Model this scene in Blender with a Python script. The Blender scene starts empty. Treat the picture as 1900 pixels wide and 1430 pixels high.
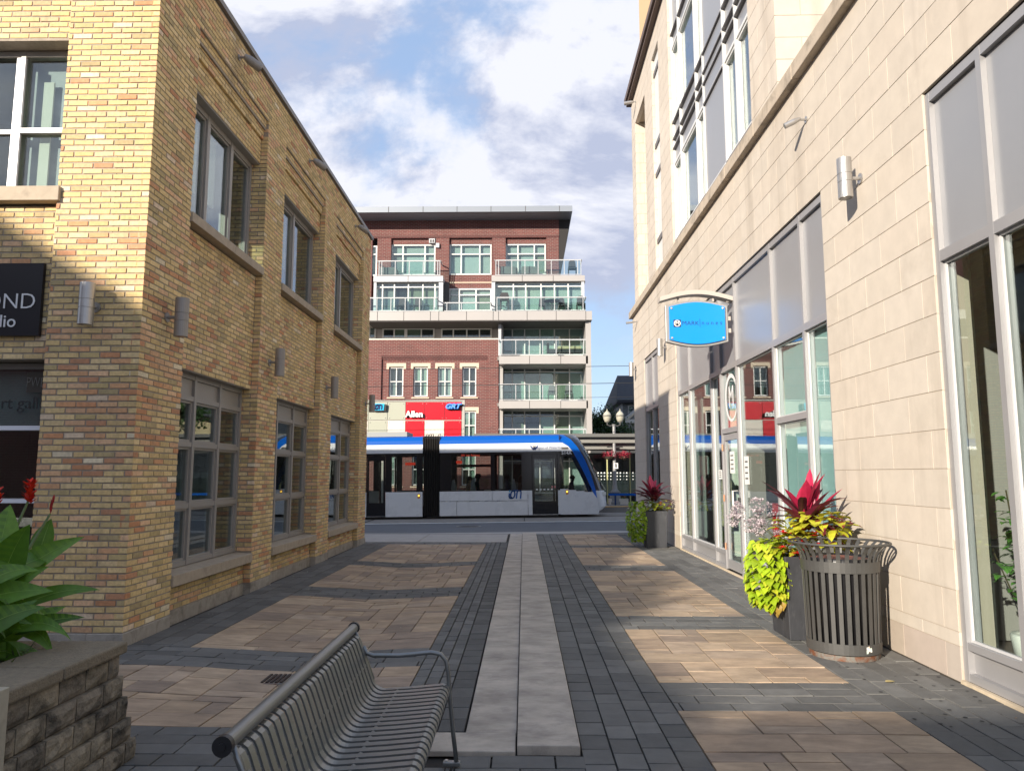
import bpy, math, random
from mathutils import Vector, Matrix
R = math.radians
random.seed(7)
rnd = random.random
def ru(a, b): return a + (b - a) * random.random()
scene = bpy.context.scene
C = scene.collection

# ---------------------------------------------------------------- camera
EYE = 1.6
F_, CX_, CY_ = 1374.0, 950.0, 715.0
PITCH, YAW = math.atan2(165.0, F_), math.atan2(22.0, F_ / math.cos(math.atan2(165.0, F_)))
cam_data = bpy.data.cameras.new('camera')
cam = bpy.data.objects.new('camera', cam_data)
C.objects.link(cam)
cam.location = (0, 0, EYE)
cam.rotation_euler = (R(90) + PITCH, 0, YAW)
cam_data.sensor_width = 36.0
cam_data.lens = F_ / 1900.0 * 36.0
cam_data.clip_start = 0.05
cam_data.clip_end = 2000
scene.camera = cam

# ---------------------------------------------------------------- light
SUN_DIR = Vector((0.576, 0.818, 0)).normalized() * math.cos(R(17.5)) + Vector((0, 0, -math.sin(R(17.5))))
sun_data = bpy.data.lights.new('sun', 'SUN')
sun_data.energy = 4.7
sun_data.angle = R(0.55)
sun_data.color = (1.0, 0.90, 0.765)
sun = bpy.data.objects.new('sun', sun_data)
sun.rotation_euler = SUN_DIR.to_track_quat('-Z', 'Y').to_euler()
sun.location = (-20, -30, 20)
C.objects.link(sun)

world = bpy.data.worlds.new('World')
scene.world = world
world.use_nodes = True
wn, wl = world.node_tree.nodes, world.node_tree.links
wn.clear()
w_out = wn.new('ShaderNodeOutputWorld')
w_bg = wn.new('ShaderNodeBackground')
w_sky = wn.new('ShaderNodeTexSky')
w_sky.sky_type = 'NISHITA'
w_sky.sun_disc = False
w_sky.sun_elevation = R(17.5)
w_sky.sun_rotation = math.atan2(-0.576, -0.818)
w_sky.air_density = 1.0
w_sky.dust_density = 0.6
w_bg.inputs[1].default_value = 0.104
wl.new(w_bg.outputs[0], w_out.inputs[0])
w_tc = wn.new('ShaderNodeTexCoord')
def wmath(op, a, b=None, clamp=False):
    n = wn.new('ShaderNodeMath'); n.operation = op; n.use_clamp = clamp
    for i, v in enumerate((a, b)):
        if v is None: continue
        if isinstance(v, (int, float)): n.inputs[i].default_value = v
        else: wl.new(v, n.inputs[i])
    return n.outputs[0]
def wnoise(vec, scale, detail, rough, dist=0.0):
    n = wn.new('ShaderNodeTexNoise'); n.inputs['Scale'].default_value = scale
    n.inputs['Detail'].default_value = detail; n.inputs['Roughness'].default_value = rough
    n.inputs['Distortion'].default_value = dist
    wl.new(vec, n.inputs['Vector']); return n.outputs['Fac']
def wmap(vec, loc, sc):
    n = wn.new('ShaderNodeMapping'); n.inputs['Location'].default_value = loc; n.inputs['Scale'].default_value = sc
    wl.new(vec, n.inputs['Vector']); return n.outputs[0]
w_v = wmap(w_tc.outputs['Generated'], (3.10, 1.7, 0.42), (1, 1, 1.9))
w_v2 = wmap(w_tc.outputs['Generated'], (3.10, 1.7, 0.52), (1, 1, 1.9))
cl_a = wnoise(w_v, 2.0, 11, 0.58, 0.3)
cl_b = wnoise(w_v2, 2.0, 11, 0.58, 0.3)
cover = wn.new('ShaderNodeMapRange'); cover.interpolation_type = 'SMOOTHSTEP'
w_sep = wn.new('ShaderNodeSeparateXYZ'); wl.new(w_tc.outputs['Generated'], w_sep.inputs[0])
w_low = wmath('MULTIPLY', wmath('SUBTRACT', 0.40, wmath('MAXIMUM', w_sep.outputs[2], 0.0)), 0.17)
wl.new(wmath('ADD', cl_a, w_low), cover.inputs[0]); cover.inputs[1].default_value = 0.43; cover.inputs[2].default_value = 0.545
# cloud brightness: bright where the cloud thins upwards, grey in the thick bellies
lit = wmath('MULTIPLY', wmath('SUBTRACT', cl_a, cl_b), 8.5)
thick = wn.new('ShaderNodeMapRange'); wl.new(cl_a, thick.inputs[0])
thick.inputs[1].default_value = 0.50; thick.inputs[2].default_value = 0.72
thick.inputs[3].default_value = 1.0; thick.inputs[4].default_value = 0.70
bright = wmath('ADD', thick.outputs[0], lit)
w_cr = wn.new('ShaderNodeMapRange'); wl.new(bright, w_cr.inputs[0])
w_cr.inputs[1].default_value = 0.6; w_cr.inputs[2].default_value = 1.25; w_cr.clamp = True
w_cm = wn.new('ShaderNodeMix'); w_cm.data_type = 'RGBA'
wl.new(w_cr.outputs[0], w_cm.inputs[0])
w_cm.inputs[6].default_value = (2.9, 3.2, 4.2, 1)
w_cm.inputs[7].default_value = (5.1, 5.2, 5.7, 1)
w_skyc = wn.new('ShaderNodeMix'); w_skyc.data_type = 'RGBA'; w_skyc.blend_type = 'MIX'
w_skyc.inputs[0].default_value = 0.65
wl.new(w_sky.outputs[0], w_skyc.inputs[6]); w_skyc.inputs[7].default_value = (2.6, 3.6, 5.5, 1)
w_mx = wn.new('ShaderNodeMix'); w_mx.data_type = 'RGBA'
wl.new(cover.outputs[0], w_mx.inputs[0])
wl.new(w_skyc.outputs[2], w_mx.inputs[6]); wl.new(w_cm.outputs[2], w_mx.inputs[7])
wl.new(w_mx.outputs[2], w_bg.inputs[0])

scene.view_settings.view_transform = 'Standard'
scene.view_settings.look = 'None'
scene.view_settings.gamma = 1.0
scene.view_settings.use_curve_mapping = False
scene.view_settings.exposure = 0.82
scene.render.engine = 'CYCLES'
scene.cycles.max_bounces = 8
scene.cycles.transparent_max_bounces = 24

# ---------------------------------------------------------------- measuring helpers: a point on the plane of a real surface
def ray(u, v):
    x = (u - CX_) / F_; z = (CY_ - v) / F_
    y2 = math.cos(PITCH) - z * math.sin(PITCH); z2 = math.sin(PITCH) + z * math.cos(PITCH)
    return (x * math.cos(YAW) - y2 * math.sin(YAW), x * math.sin(YAW) + y2 * math.cos(YAW), z2)
def PY(u, v, Y):
    r = ray(u, v); t = Y / r[1]; return (r[0] * t, EYE + r[2] * t)      # X, Z
def proj(X, Y, Z):
    Z -= EYE
    x = X * math.cos(YAW) + Y * math.sin(YAW); y = -X * math.sin(YAW) + Y * math.cos(YAW)
    d = y * math.cos(PITCH) + Z * math.sin(PITCH); z = -y * math.sin(PITCH) + Z * math.cos(PITCH)
    if d < 0.1: return (-9999, -9999, d)
    return (CX_ + F_ * x / d, CY_ - F_ * z / d, d)

# ---------------------------------------------------------------- materials
MATS = {}
def mat(name, col=(0.5, 0.5, 0.5), rough=0.6, metal=0.0, vary=0.0, nscale=6.0, bump=0.0, bscale=60.0, attr=False,
        spec=None, emit=None, estr=1.0, stretch=(1, 1, 1), dirt=None, streak=None, sub=0.0, bdist=0.004):
    if name in MATS: return MATS[name]
    m = bpy.data.materials.new(name); m.use_nodes = True
    n, l = m.node_tree.nodes, m.node_tree.links
    b = n['Principled BSDF']
    b.inputs['Roughness'].default_value = rough
    b.inputs['Metallic'].default_value = metal
    if spec is not None: b.inputs['Specular IOR Level'].default_value = spec
    tc = n.new('ShaderNodeTexCoord')
    mp = n.new('ShaderNodeMapping'); mp.inputs['Scale'].default_value = stretch
    if attr:            # laid pieces: stains run on from one piece to the next
        geo = n.new('ShaderNodeNewGeometry'); OC = geo.outputs['Position']
    else: OC = tc.outputs['Object']
    l.new(OC, mp.inputs[0])
    src = None
    if attr:
        a = n.new('ShaderNodeAttribute'); a.attribute_name = 'Col'; src = a.outputs['Color']
    else:
        c = n.new('ShaderNodeRGB'); c.outputs[0].default_value = (*col, 1); src = c.outputs[0]
    if vary > 0:
        t = n.new('ShaderNodeTexNoise'); t.inputs['Scale'].default_value = nscale; t.inputs['Detail'].default_value = 7
        t.inputs['Roughness'].default_value = 0.65
        l.new(mp.outputs[0], t.inputs['Vector'])
        r = n.new('ShaderNodeMapRange'); l.new(t.outputs['Fac'], r.inputs[0])
        r.inputs[1].default_value = 0.25; r.inputs[2].default_value = 0.75
        r.inputs[3].default_value = 1 - vary; r.inputs[4].default_value = 1 + vary
        x = n.new('ShaderNodeVectorMath'); x.operation = 'SCALE'
        l.new(src, x.inputs[0]); l.new(r.outputs[0], x.inputs['Scale']); src = x.outputs[0]
        rr = n.new('ShaderNodeMapRange'); l.new(t.outputs['Fac'], rr.inputs[0])
        rr.inputs[3].default_value = max(0.02, rough - 0.12); rr.inputs[4].default_value = min(1, rough + 0.12)
        l.new(rr.outputs[0], b.inputs['Roughness'])
    if dirt:
        dcol, dsc, dlo, dhi = dirt
        t = n.new('ShaderNodeTexNoise'); t.inputs['Scale'].default_value = dsc; t.inputs['Detail'].default_value = 8
        t.inputs['Roughness'].default_value = 0.7; t.inputs['Distortion'].default_value = 0.4
        l.new(mp.outputs[0], t.inputs['Vector'])
        r = n.new('ShaderNodeMapRange'); l.new(t.outputs['Fac'], r.inputs[0])
        r.inputs[1].default_value = dlo; r.inputs[2].default_value = dhi
        x = n.new('ShaderNodeMix'); x.data_type = 'RGBA'
        l.new(r.outputs[0], x.inputs[0]); l.new(src, x.inputs[6]); x.inputs[7].default_value = (*dcol, 1); src = x.outputs[2]
    if streak:
        scol, slo, shi, ssc = streak
        m2 = n.new('ShaderNodeMapping'); m2.inputs['Scale'].default_value = (ssc, ssc, ssc * 0.09); l.new(OC, m2.inputs[0])
        t = n.new('ShaderNodeTexNoise'); t.inputs['Scale'].default_value = 1.0; t.inputs['Detail'].default_value = 6; t.inputs['Roughness'].default_value = 0.6
        l.new(m2.outputs[0], t.inputs['Vector'])
        r = n.new('ShaderNodeMapRange'); l.new(t.outputs['Fac'], r.inputs[0]); r.inputs[1].default_value = slo; r.inputs[2].default_value = shi; r.inputs[4].default_value = 0.75
        x = n.new('ShaderNodeMix'); x.data_type = 'RGBA'; l.new(r.outputs[0], x.inputs[0]); l.new(src, x.inputs[6]); x.inputs[7].default_value = (*scol, 1); src = x.outputs[2]
    l.new(src, b.inputs['Base Color'])
    if bump > 0:
        t = n.new('ShaderNodeTexNoise'); t.inputs['Scale'].default_value = bscale; t.inputs['Detail'].default_value = 5
        l.new(OC, t.inputs['Vector'])
        q = n.new('ShaderNodeBump'); q.inputs['Strength'].default_value = bump; q.inputs['Distance'].default_value = bdist
        l.new(t.outputs['Fac'], q.inputs['Height']); l.new(q.outputs[0], b.inputs['Normal'])
    if emit:
        b.inputs['Emission Color'].default_value = (*emit, 1); b.inputs['Emission Strength'].default_value = estr
    if sub > 0:
        b.inputs['Subsurface Weight'].default_value = sub
    MATS[name] = m
    return m
def leaf_mat(name, rough=0.45, trans=0.35):
    if name in MATS: return MATS[name]
    m = bpy.data.materials.new(name); m.use_nodes = True
    n, l = m.node_tree.nodes, m.node_tree.links
    b = n['Principled BSDF']; out = n['Material Output']
    a = n.new('ShaderNodeAttribute'); a.attribute_name = 'Col'
    b.inputs['Roughness'].default_value = rough
    tc = n.new('ShaderNodeTexCoord'); t = n.new('ShaderNodeTexNoise'); t.inputs['Scale'].default_value = 35; t.inputs['Detail'].default_value = 4
    l.new(tc.outputs['Object'], t.inputs['Vector'])
    r = n.new('ShaderNodeMapRange'); l.new(t.outputs['Fac'], r.inputs[0]); r.inputs[3].default_value = 0.7; r.inputs[4].default_value = 1.3
    x = n.new('ShaderNodeVectorMath'); x.operation = 'SCALE'; l.new(a.outputs['Color'], x.inputs[0]); l.new(r.outputs[0], x.inputs['Scale'])
    l.new(x.outputs[0], b.inputs['Base Color'])
    tr = n.new('ShaderNodeBsdfTranslucent'); l.new(x.outputs[0], tr.inputs[0])
    mx = n.new('ShaderNodeMixShader'); mx.inputs[0].default_value = trans
    l.new(b.outputs[0], mx.inputs[1]); l.new(tr.outputs[0], mx.inputs[2]); l.new(mx.outputs[0], out.inputs[0])
    MATS[name] = m; return m
def glass_mat(name, tint=(0.8, 0.86, 0.84), ior=1.55, add=0.03, wav=0.0):
    if name in MATS: return MATS[name]
    m = bpy.data.materials.new(name); m.use_nodes = True
    n, l = m.node_tree.nodes, m.node_tree.links
    n.remove(n['Principled BSDF']); out = n['Material Output']
    tr = n.new('ShaderNodeBsdfTransparent'); tr.inputs[0].default_value = (*tint, 1)
    gl = n.new('ShaderNodeBsdfGlossy'); gl.inputs['Roughness'].default_value = 0.0; gl.inputs[0].default_value = (0.95, 0.98, 1, 1)
    # thin sheet: Schlick reflectance, the same from both sides
    fr = n.new('ShaderNodeLayerWeight'); fr.inputs['Blend'].default_value = 0.5
    pw = n.new('ShaderNodeMath'); pw.operation = 'POWER'; l.new(fr.outputs['Facing'], pw.inputs[0]); pw.inputs[1].default_value = 4.2
    f0 = ((ior - 1) / (ior + 1)) ** 2 + add
    ad = n.new('ShaderNodeMath'); ad.operation = 'MULTIPLY_ADD'; ad.use_clamp = True; ad.inputs[1].default_value = 1 - f0; ad.inputs[2].default_value = f0
    l.new(pw.outputs[0], ad.inputs[0])
    if wav > 0:
        tc = n.new('ShaderNodeTexCoord'); t = n.new('ShaderNodeTexNoise'); t.inputs['Scale'].default_value = 1.1; t.inputs['Detail'].default_value = 1
        l.new(tc.outputs['Object'], t.inputs['Vector'])
        q = n.new('ShaderNodeBump'); q.inputs['Strength'].default_value = wav; q.inputs['Distance'].default_value = 0.01
        l.new(t.outputs['Fac'], q.inputs['Height']); l.new(q.outputs[0], gl.inputs['Normal'])
    mx = n.new('ShaderNodeMixShader'); l.new(ad.outputs[0], mx.inputs[0])
    l.new(tr.outputs[0], mx.inputs[1]); l.new(gl.outputs[0], mx.inputs[2]); l.new(mx.outputs[0], out.inputs[0])
    MATS[name] = m; return m
def brick_mat(name, c1, c2, mortar, bw=0.21, bh=0.07, ms=0.008):
    if name in MATS: return MATS[name]
    m = bpy.data.materials.new(name); m.use_nodes = True
    n, l = m.node_tree.nodes, m.node_tree.links
    b = n['Principled BSDF']; b.inputs['Roughness'].default_value = 0.85
    tc = n.new('ShaderNodeTexCoord'); sp = n.new('ShaderNodeSeparateXYZ'); cb = n.new('ShaderNodeCombineXYZ')
    l.new(tc.outputs['Object'], sp.inputs[0])
    ad = n.new('ShaderNodeMath'); ad.operation = 'ADD'; l.new(sp.outputs[0], ad.inputs[0]); l.new(sp.outputs[1], ad.inputs[1])
    l.new(ad.outputs[0], cb.inputs[0]); l.new(sp.outputs[2], cb.inputs[1])
    t = n.new('ShaderNodeTexBrick'); l.new(cb.outputs[0], t.inputs['Vector'])
    t.inputs['Scale'].default_value = 1; t.inputs['Brick Width'].default_value = bw; t.inputs['Row Height'].default_value = bh
    t.inputs['Mortar Size'].default_value = ms; t.inputs['Mortar Smooth'].default_value = 0.2
    t.inputs['Color1'].default_value = (*c1, 1); t.inputs['Color2'].default_value = (*c2, 1); t.inputs['Mortar'].default_value = (*mortar, 1)
    no = n.new('ShaderNodeTexNoise'); no.inputs['Scale'].default_value = 1.2; no.inputs['Detail'].default_value = 6
    l.new(tc.outputs['Object'], no.inputs['Vector'])
    r = n.new('ShaderNodeMapRange'); l.new(no.outputs['Fac'], r.inputs[0]); r.inputs[3].default_value = 0.75; r.inputs[4].default_value = 1.25
    x = n.new('ShaderNodeVectorMath'); x.operation = 'SCALE'; l.new(t.outputs[0], x.inputs[0]); l.new(r.outputs[0], x.inputs['Scale'])
    l.new(x.outputs[0], b.inputs['Base Color'])
    q = n.new('ShaderNodeBump'); q.invert = True; q.inputs['Distance'].default_value = 0.01; l.new(t.outputs['Fac'], q.inputs['Height']); l.new(q.outputs[0], b.inputs['Normal'])
    MATS[name] = m; return m

M_BRICK = mat('buff_brick', attr=True, rough=0.88, vary=0.22, nscale=28, bump=0.6, bscale=150, dirt=((0.20, 0.16, 0.11), 7, 0.58, 1.0), streak=((0.26, 0.20, 0.13), 0.56, 0.80, 3.0))
M_MORTAR = mat('mortar', (0.34, 0.285, 0.225), 0.95, vary=0.2, nscale=20, bump=0.5, bscale=200)
M_STONE = mat('pale_stone', attr=True, rough=0.82, vary=0.07, nscale=5, bump=0.35, bscale=260, dirt=((0.36, 0.31, 0.25), 1.1, 0.55, 1.0), streak=((0.34, 0.29, 0.235), 0.54, 0.80, 2.2))
M_JOINT = mat('stone_joint', (0.42, 0.36, 0.29), 0.95)
M_LEDGE = mat('weathered_ledge', (0.44, 0.37, 0.29), 0.85, vary=0.15, nscale=4, bump=0.3, bscale=120, dirt=((0.12, 0.10, 0.08), 3.0, 0.5, 0.85), stretch=(1, 1, 1))
M_SILL = mat('sandstone_sill', (0.40, 0.33, 0.25), 0.85, vary=0.16, nscale=9, bump=0.3, bscale=150, dirt=((0.17, 0.14, 0.11), 5, 0.55, 0.95))
M_PLINTH = mat('stained_concrete', (0.36, 0.32, 0.27), 0.9, vary=0.22, nscale=6, bump=0.5, bscale=60, dirt=((0.10, 0.085, 0.06), 3.5, 0.5, 0.8))
M_FRAME_L = mat('taupe_frame', (0.30, 0.275, 0.25), 0.42, vary=0.06, nscale=3)
M_FRAME_R = mat('grey_alu_frame', (0.33, 0.325, 0.33), 0.38, metal=0.25, vary=0.05, nscale=2)
M_PANEL_R = mat('grey_spandrel', (0.27, 0.275, 0.29), 0.32, metal=0.1, vary=0.05, nscale=1.2)
M_FRAME_W = mat('white_frame', (0.62, 0.62, 0.60), 0.4)
M_GLASS = glass_mat('window_glass', (0.80, 0.86, 0.84), 1.6, 0.06, 0.05)
M_GLASS_SHOP = glass_mat('shop_glass', (0.90, 0.95, 0.94), 1.45, 0.0, 0.03)
M_GLASS_FAR = glass_mat('green_glass', (0.80, 0.87, 0.85), 1.45, 0.06)
M_GLASS_RAIL = glass_mat('rail_glass', (0.86, 0.94, 0.92), 1.45, 0.03)
M_GLASS_DARK = glass_mat('tinted_glass', (0.80, 0.83, 0.82), 1.35, 0.01)
M_DARK = mat('dark_interior', (0.035, 0.033, 0.032), 0.9, vary=0.2, nscale=2)
M_ROOM = mat('interior_wall', (0.22, 0.20, 0.18), 0.9, vary=0.1, nscale=2)
M_BLIND_REFL = mat('pale_blind_reflection', (0.72, 0.70, 0.62), 0.8, vary=0.04, nscale=3)
M_PAVER_T = mat('tan_paver', attr=True, rough=0.86, vary=0.34, nscale=2.6, bump=0.4, bscale=120, stretch=(1.3, 3.2, 1), dirt=((0.15, 0.115, 0.09), 1.6, 0.50, 1.0))
M_PAVER_D = mat('charcoal_paver', attr=True, rough=0.84, vary=0.22, nscale=7, bump=0.5, bscale=220, dirt=((0.19, 0.18, 0.17), 2.2, 0.58, 1.05))
M_SAND = mat('joint_sand', (0.028, 0.025, 0.022), 0.97, vary=0.3, nscale=10)
M_SLAB = mat('step_slab', (0.42, 0.37, 0.31), 0.85, vary=0.40, nscale=2.2, bump=0.4, bscale=130, dirt=((0.17, 0.145, 0.14), 3.2, 0.50, 0.90), stretch=(1, 1.6, 1))
M_CONC = mat('sidewalk_concrete', (0.36, 0.33, 0.30), 0.9, vary=0.14, nscale=3, bump=0.3, bscale=200)
M_CONC_D = mat('track_concrete', (0.24, 0.215, 0.19), 0.9, vary=0.2, nscale=3, bump=0.3, bscale=120)
M_ASPHALT = mat('asphalt', (0.11, 0.11, 0.115), 0.85, vary=0.22, nscale=2.5, bump=0.6, bscale=260)
M_LINE = mat('road_paint', (0.62, 0.62, 0.60), 0.8, vary=0.15, nscale=5)
M_STEEL = mat('bench_metal', (0.225, 0.23, 0.225), 0.34, metal=0.7, vary=0.08, nscale=5, bump=0.08, bscale=350)
M_BIN = mat('bin_metal', (0.072, 0.071, 0.068), 0.5, metal=0.25, vary=0.08, nscale=8, bump=0.06, bscale=350)
M_RUST = mat('rusty_steel', (0.20, 0.19, 0.17), 0.7, metal=0.2, vary=0.2, nscale=9, bump=0.4, bscale=120, dirt=((0.17, 0.065, 0.03), 9, 0.44, 0.60))
M_BLACK = mat('black_plastic', (0.012, 0.012, 0.014), 0.4)
M_LAMP = mat('brushed_lamp', (0.42, 0.41, 0.40), 0.33, metal=0.7, vary=0.05, nscale=20)
M_LAMP_T = mat('taupe_lamp', (0.30, 0.275, 0.25), 0.5, metal=0.2, vary=0.05, nscale=12)
M_LEAF = leaf_mat('leaf', 0.42, 0.30)
M_PETAL = leaf_mat('petal', 0.6, 0.35)
M_SOIL = mat('soil', (0.035, 0.025, 0.018), 0.98, vary=0.3, nscale=20, bump=1.0, bscale=60, bdist=0.02)

# ---------------------------------------------------------------- mesh helpers
class MB:
    def __init__(s): s.v = []; s.f = []; s.c = []; s.m = []; s.smooth = False
    def face(s, pts, col=(1, 1, 1), mi=0):
        n = len(s.v); s.v.extend([tuple(p) for p in pts]); s.f.append(tuple(range(n, n + len(pts)))); s.c.append(col); s.m.append(mi)
    def poly(s, verts, faces, col=(1, 1, 1), mi=0):
        n = len(s.v); s.v.extend([tuple(p) for p in verts])
        for f in faces: s.f.append(tuple(i + n for i in f)); s.c.append(col); s.m.append(mi)
    def box(s, x0, x1, y0, y1, z0, z1, col=(1, 1, 1), mi=0):
        if x0 > x1: x0, x1 = x1, x0
        if y0 > y1: y0, y1 = y1, y0
        if z0 > z1: z0, z1 = z1, z0
        s.poly([(x0, y0, z0), (x1, y0, z0), (x1, y1, z0), (x0, y1, z0), (x0, y0, z1), (x1, y0, z1), (x1, y1, z1), (x0, y1, z1)],
               [(0, 3, 2, 1), (4, 5, 6, 7), (0, 1, 5, 4), (1, 2, 6, 5), (2, 3, 7, 6), (3, 0, 4, 7)], col, mi)
        return s
    def tube(s, pts, r, n=8, col=(1, 1, 1), mi=0, cap=True):
        pts = [Vector(p) for p in pts]; rs = r if isinstance(r, (list, tuple)) else [r] * len(pts)
        rings = []; up = None
        for i, p in enumerate(pts):
            d = (pts[min(i + 1, len(pts) - 1)] - pts[max(i - 1, 0)]).normalized()
            if up is None:
                up = Vector((0, 0, 1)) if abs(d.z) < 0.9 else Vector((1, 0, 0))
            a = d.cross(up)
            if a.length < 1e-4: a = d.cross(Vector((0, 1, 0.1)))
            a.normalize(); b = a.cross(d).normalized(); up = b
            rings.append([p + (a * math.cos(2 * math.pi * k / n) + b * math.sin(2 * math.pi * k / n)) * rs[i] for k in range(n)])
        base = len(s.v)
        for rg in rings: s.v.extend([tuple(q) for q in rg])
        for i in range(len(rings) - 1):
            for k in range(n):
                a0 = base + i * n + k; a1 = base + i * n + (k + 1) % n
                s.f.append((a0, a1, a1 + n, a0 + n)); s.c.append(col); s.m.append(mi)
        if cap:
            s.f.append(tuple(base + k for k in range(n))[::-1]); s.c.append(col); s.m.append(mi)
            e = base + (len(rings) - 1) * n
            s.f.append(tuple(e + k for k in range(n))); s.c.append(col); s.m.append(mi)
        return s
    def lathe(s, prof, cx, cy, n=24, col=(1, 1, 1), mi=0):
        base = len(s.v)
        for (r, z) in prof:
            for k in range(n):
                a = 2 * math.pi * k / n
                s.v.append((cx + r * math.cos(a), cy + r * math.sin(a), z))
        for i in range(len(prof) - 1):
            for k in range(n):
                a0 = base + i * n + k; a1 = base + i * n + (k + 1) % n
                s.f.append((a0, a1, a1 + n, a0 + n)); s.c.append(col); s.m.append(mi)
        return s
    def prism(s, outline, y0, y1, col=(1, 1, 1), mi=0, ax='y'):
        n = len(outline)
        def P(a, b, d): return (a, d, b) if ax == 'y' else ((d, a, b) if ax == 'x' else (a, b, d))
        vs = [P(a, b, y0) for a, b in outline] + [P(a, b, y1) for a, b in outline]
        s.poly(vs, [tuple(range(n))[::-1], tuple(range(n, 2 * n))] + [(i, (i + 1) % n, n + (i + 1) % n, n + i) for i in range(n)], col, mi)
        return s
    def build(s, name, m, parent=None, smooth=False, colattr=True, bevel=0.0, fix=True):
        me = bpy.data.meshes.new(name)
        me.from_pydata(s.v, [], s.f)
        for mm in (m if isinstance(m, (list, tuple)) else [m]): me.materials.append(mm)
        if any(s.m): me.polygons.foreach_set('material_index', s.m)
        if colattr:
            at = me.color_attributes.new('Col', 'FLOAT_COLOR', 'CORNER')
            buf = []
            for f, c in zip(s.f, s.c):
                buf.extend((c[0], c[1], c[2], 1.0) * len(f))
            at.data.foreach_set('color', buf)
        if smooth: me.polygons.foreach_set('use_smooth', [True] * len(me.polygons))
        me.update()
        o = bpy.data.objects.new(name, me); C.objects.link(o)
        if parent: o.parent = parent
        if bevel > 0:
            b = o.modifiers.new('bevel', 'BEVEL'); b.width = bevel; b.segments = 2; b.limit_method = 'ANGLE'
        return o
def tag(o, label=None, cat=None, group=None, kind=None):
    if label: o['label'] = label
    if cat: o['category'] = cat
    if group: o['group'] = group
    if kind: o['kind'] = kind
    return o
def thing(name, label, cat, loc=(0, 0, 0), group=None, rot=(0, 0, 0)):
    o = bpy.data.objects.new(name, None); C.objects.link(o); o.location = loc; o.rotation_euler = rot
    o.empty_display_size = 0.1
    return tag(o, label, cat, group)
def copy_tree(o, parent=None):
    c = o.copy(); C.objects.link(c)
    if parent: c.parent = parent
    for ch in [x for x in KIDS(o)]: copy_tree(ch, c)
    return c
def KIDS(o): return [x for x in list(bpy.data.objects) if x.parent == o]
def box(name, m, parent, x0, x1, y0, y1, z0, z1, bevel=0.0):
    return MB().box(x0, x1, y0, y1, z0, z1).build(name, m, parent, colattr=False, bevel=bevel)
def text(name, s, size, loc, rot, m, parent, ext=0.002, align='CENTER', shear=0.0, sx=1.0, off=0.0, bev=0.0):
    cu = bpy.data.curves.new(name, 'FONT'); cu.body = s; cu.size = size; cu.extrude = ext; cu.align_x = align; cu.align_y = 'CENTER'
    cu.shear = shear; cu.offset = off; cu.resolution_u = 3; cu.space_character = 1.0
    tmp = bpy.data.objects.new(name, cu); me = bpy.data.meshes.new_from_object(tmp)
    bpy.data.objects.remove(tmp); me.name = name
    me.materials.clear(); me.materials.append(m)
    o = bpy.data.objects.new(name, me); C.objects.link(o); o.location = loc; o.rotation_euler = rot; o.scale = (sx, 1, 1)
    if parent: o.parent = parent
    return o
FRONT = (R(90), 0, 0)            # text facing the camera (-Y)
def stroke(mb, pts, w, y0, y1, col=(1, 1, 1), mi=0):
    """flat raised stroke in the XZ plane"""
    for (a, b) in zip(pts[:-1], pts[1:]):
        d = Vector((b[0] - a[0], b[1] - a[1])); 
        if d.length < 1e-6: continue
        d.normalize(); n = Vector((-d.y, d.x)) * w / 2; e = d * w * 0.3
        mb.prism([(a[0] - e.x + n.x, a[1] - e.y + n.y), (b[0] + e.x + n.x, b[1] + e.y + n.y), (b[0] + e.x - n.x, b[1] + e.y - n.y), (a[0] - e.x - n.x, a[1] - e.y - n.y)], y0, y1, col, mi)

def emit_pieces(pieces, name, stuffname, m, parent, limit=290):
    """pieces: list of (verts, faces, col, center, area). The ones that show largest become parts, the rest one joined part."""
    sc = []
    for i, p in enumerate(pieces):
        u, v, d = proj(*p[3])
        vis = (-30 < u < 1930 and -30 < v < 1460 and d > 0.2)
        sc.append((-(p[4] / (d * d)) if vis else 0, i))
    sc.sort()
    top = set(i for _, i in sc[:limit] if _ < 0)
    mb = MB()
    for i, p in enumerate(pieces):
        if i in top:
            b = MB(); c = p[3]
            b.poly([(q[0] - c[0], q[1] - c[1], q[2] - c[2]) for q in p[0]], p[1], p[2])
            o = b.build(name, m, parent); o.location = c
        else: mb.poly(p[0], p[1], p[2])
    if mb.f:
        o = mb.build(stuffname, m, parent); tag(o, kind='stuff')
PIECE_F = [(0, 1, 2, 3), (4, 0, 3, 7), (1, 5, 6, 2), (3, 2, 6, 7), (4, 5, 1, 0)]
def wall_piece(a0, a1, z0, z1, front, back, axis, sgn, col, j=0.002, inset=0.002):
    """a block in a wall: axis 'y' = wall runs along Y with its face at X=front, axis 'x' = runs along X with its face at Y=front"""
    def J(): return ru(-j, j)
    F = [(a0 + inset + J(), z0 + inset + J()), (a1 - inset + J(), z0 + inset + J()), (a1 - inset + J(), z1 - inset + J()), (a0 + inset + J(), z1 - inset + J())]
    B = [(a0, z0), (a1, z0), (a1, z1), (a0, z1)]
    fr = front + ru(-j, j) * 0.8
    if axis == 'y': V = [(fr, a, z) for a, z in F] + [(back, a, z) for a, z in B]
    else: V = [(a, fr, z) for a, z in F] + [(a, back, z) for a, z in B]
    faces = PIECE_F if sgn > 0 else [f[::-1] for f in PIECE_F]
    c = ((front + back) / 2, (a0 + a1) / 2, (z0 + z1) / 2) if axis == 'y' else ((a0 + a1) / 2, (front + back) / 2, (z0 + z1) / 2)
    return (V, faces, col, c, (a1 - a0) * (z1 - z0))
def sub_iv(ivs, a, b):
    out = []
    for (x, y) in ivs:
        if b <= x or a >= y: out.append((x, y)); continue
        if a > x: out.append((x, a))
        if b < y: out.append((b, y))
    return out

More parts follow.
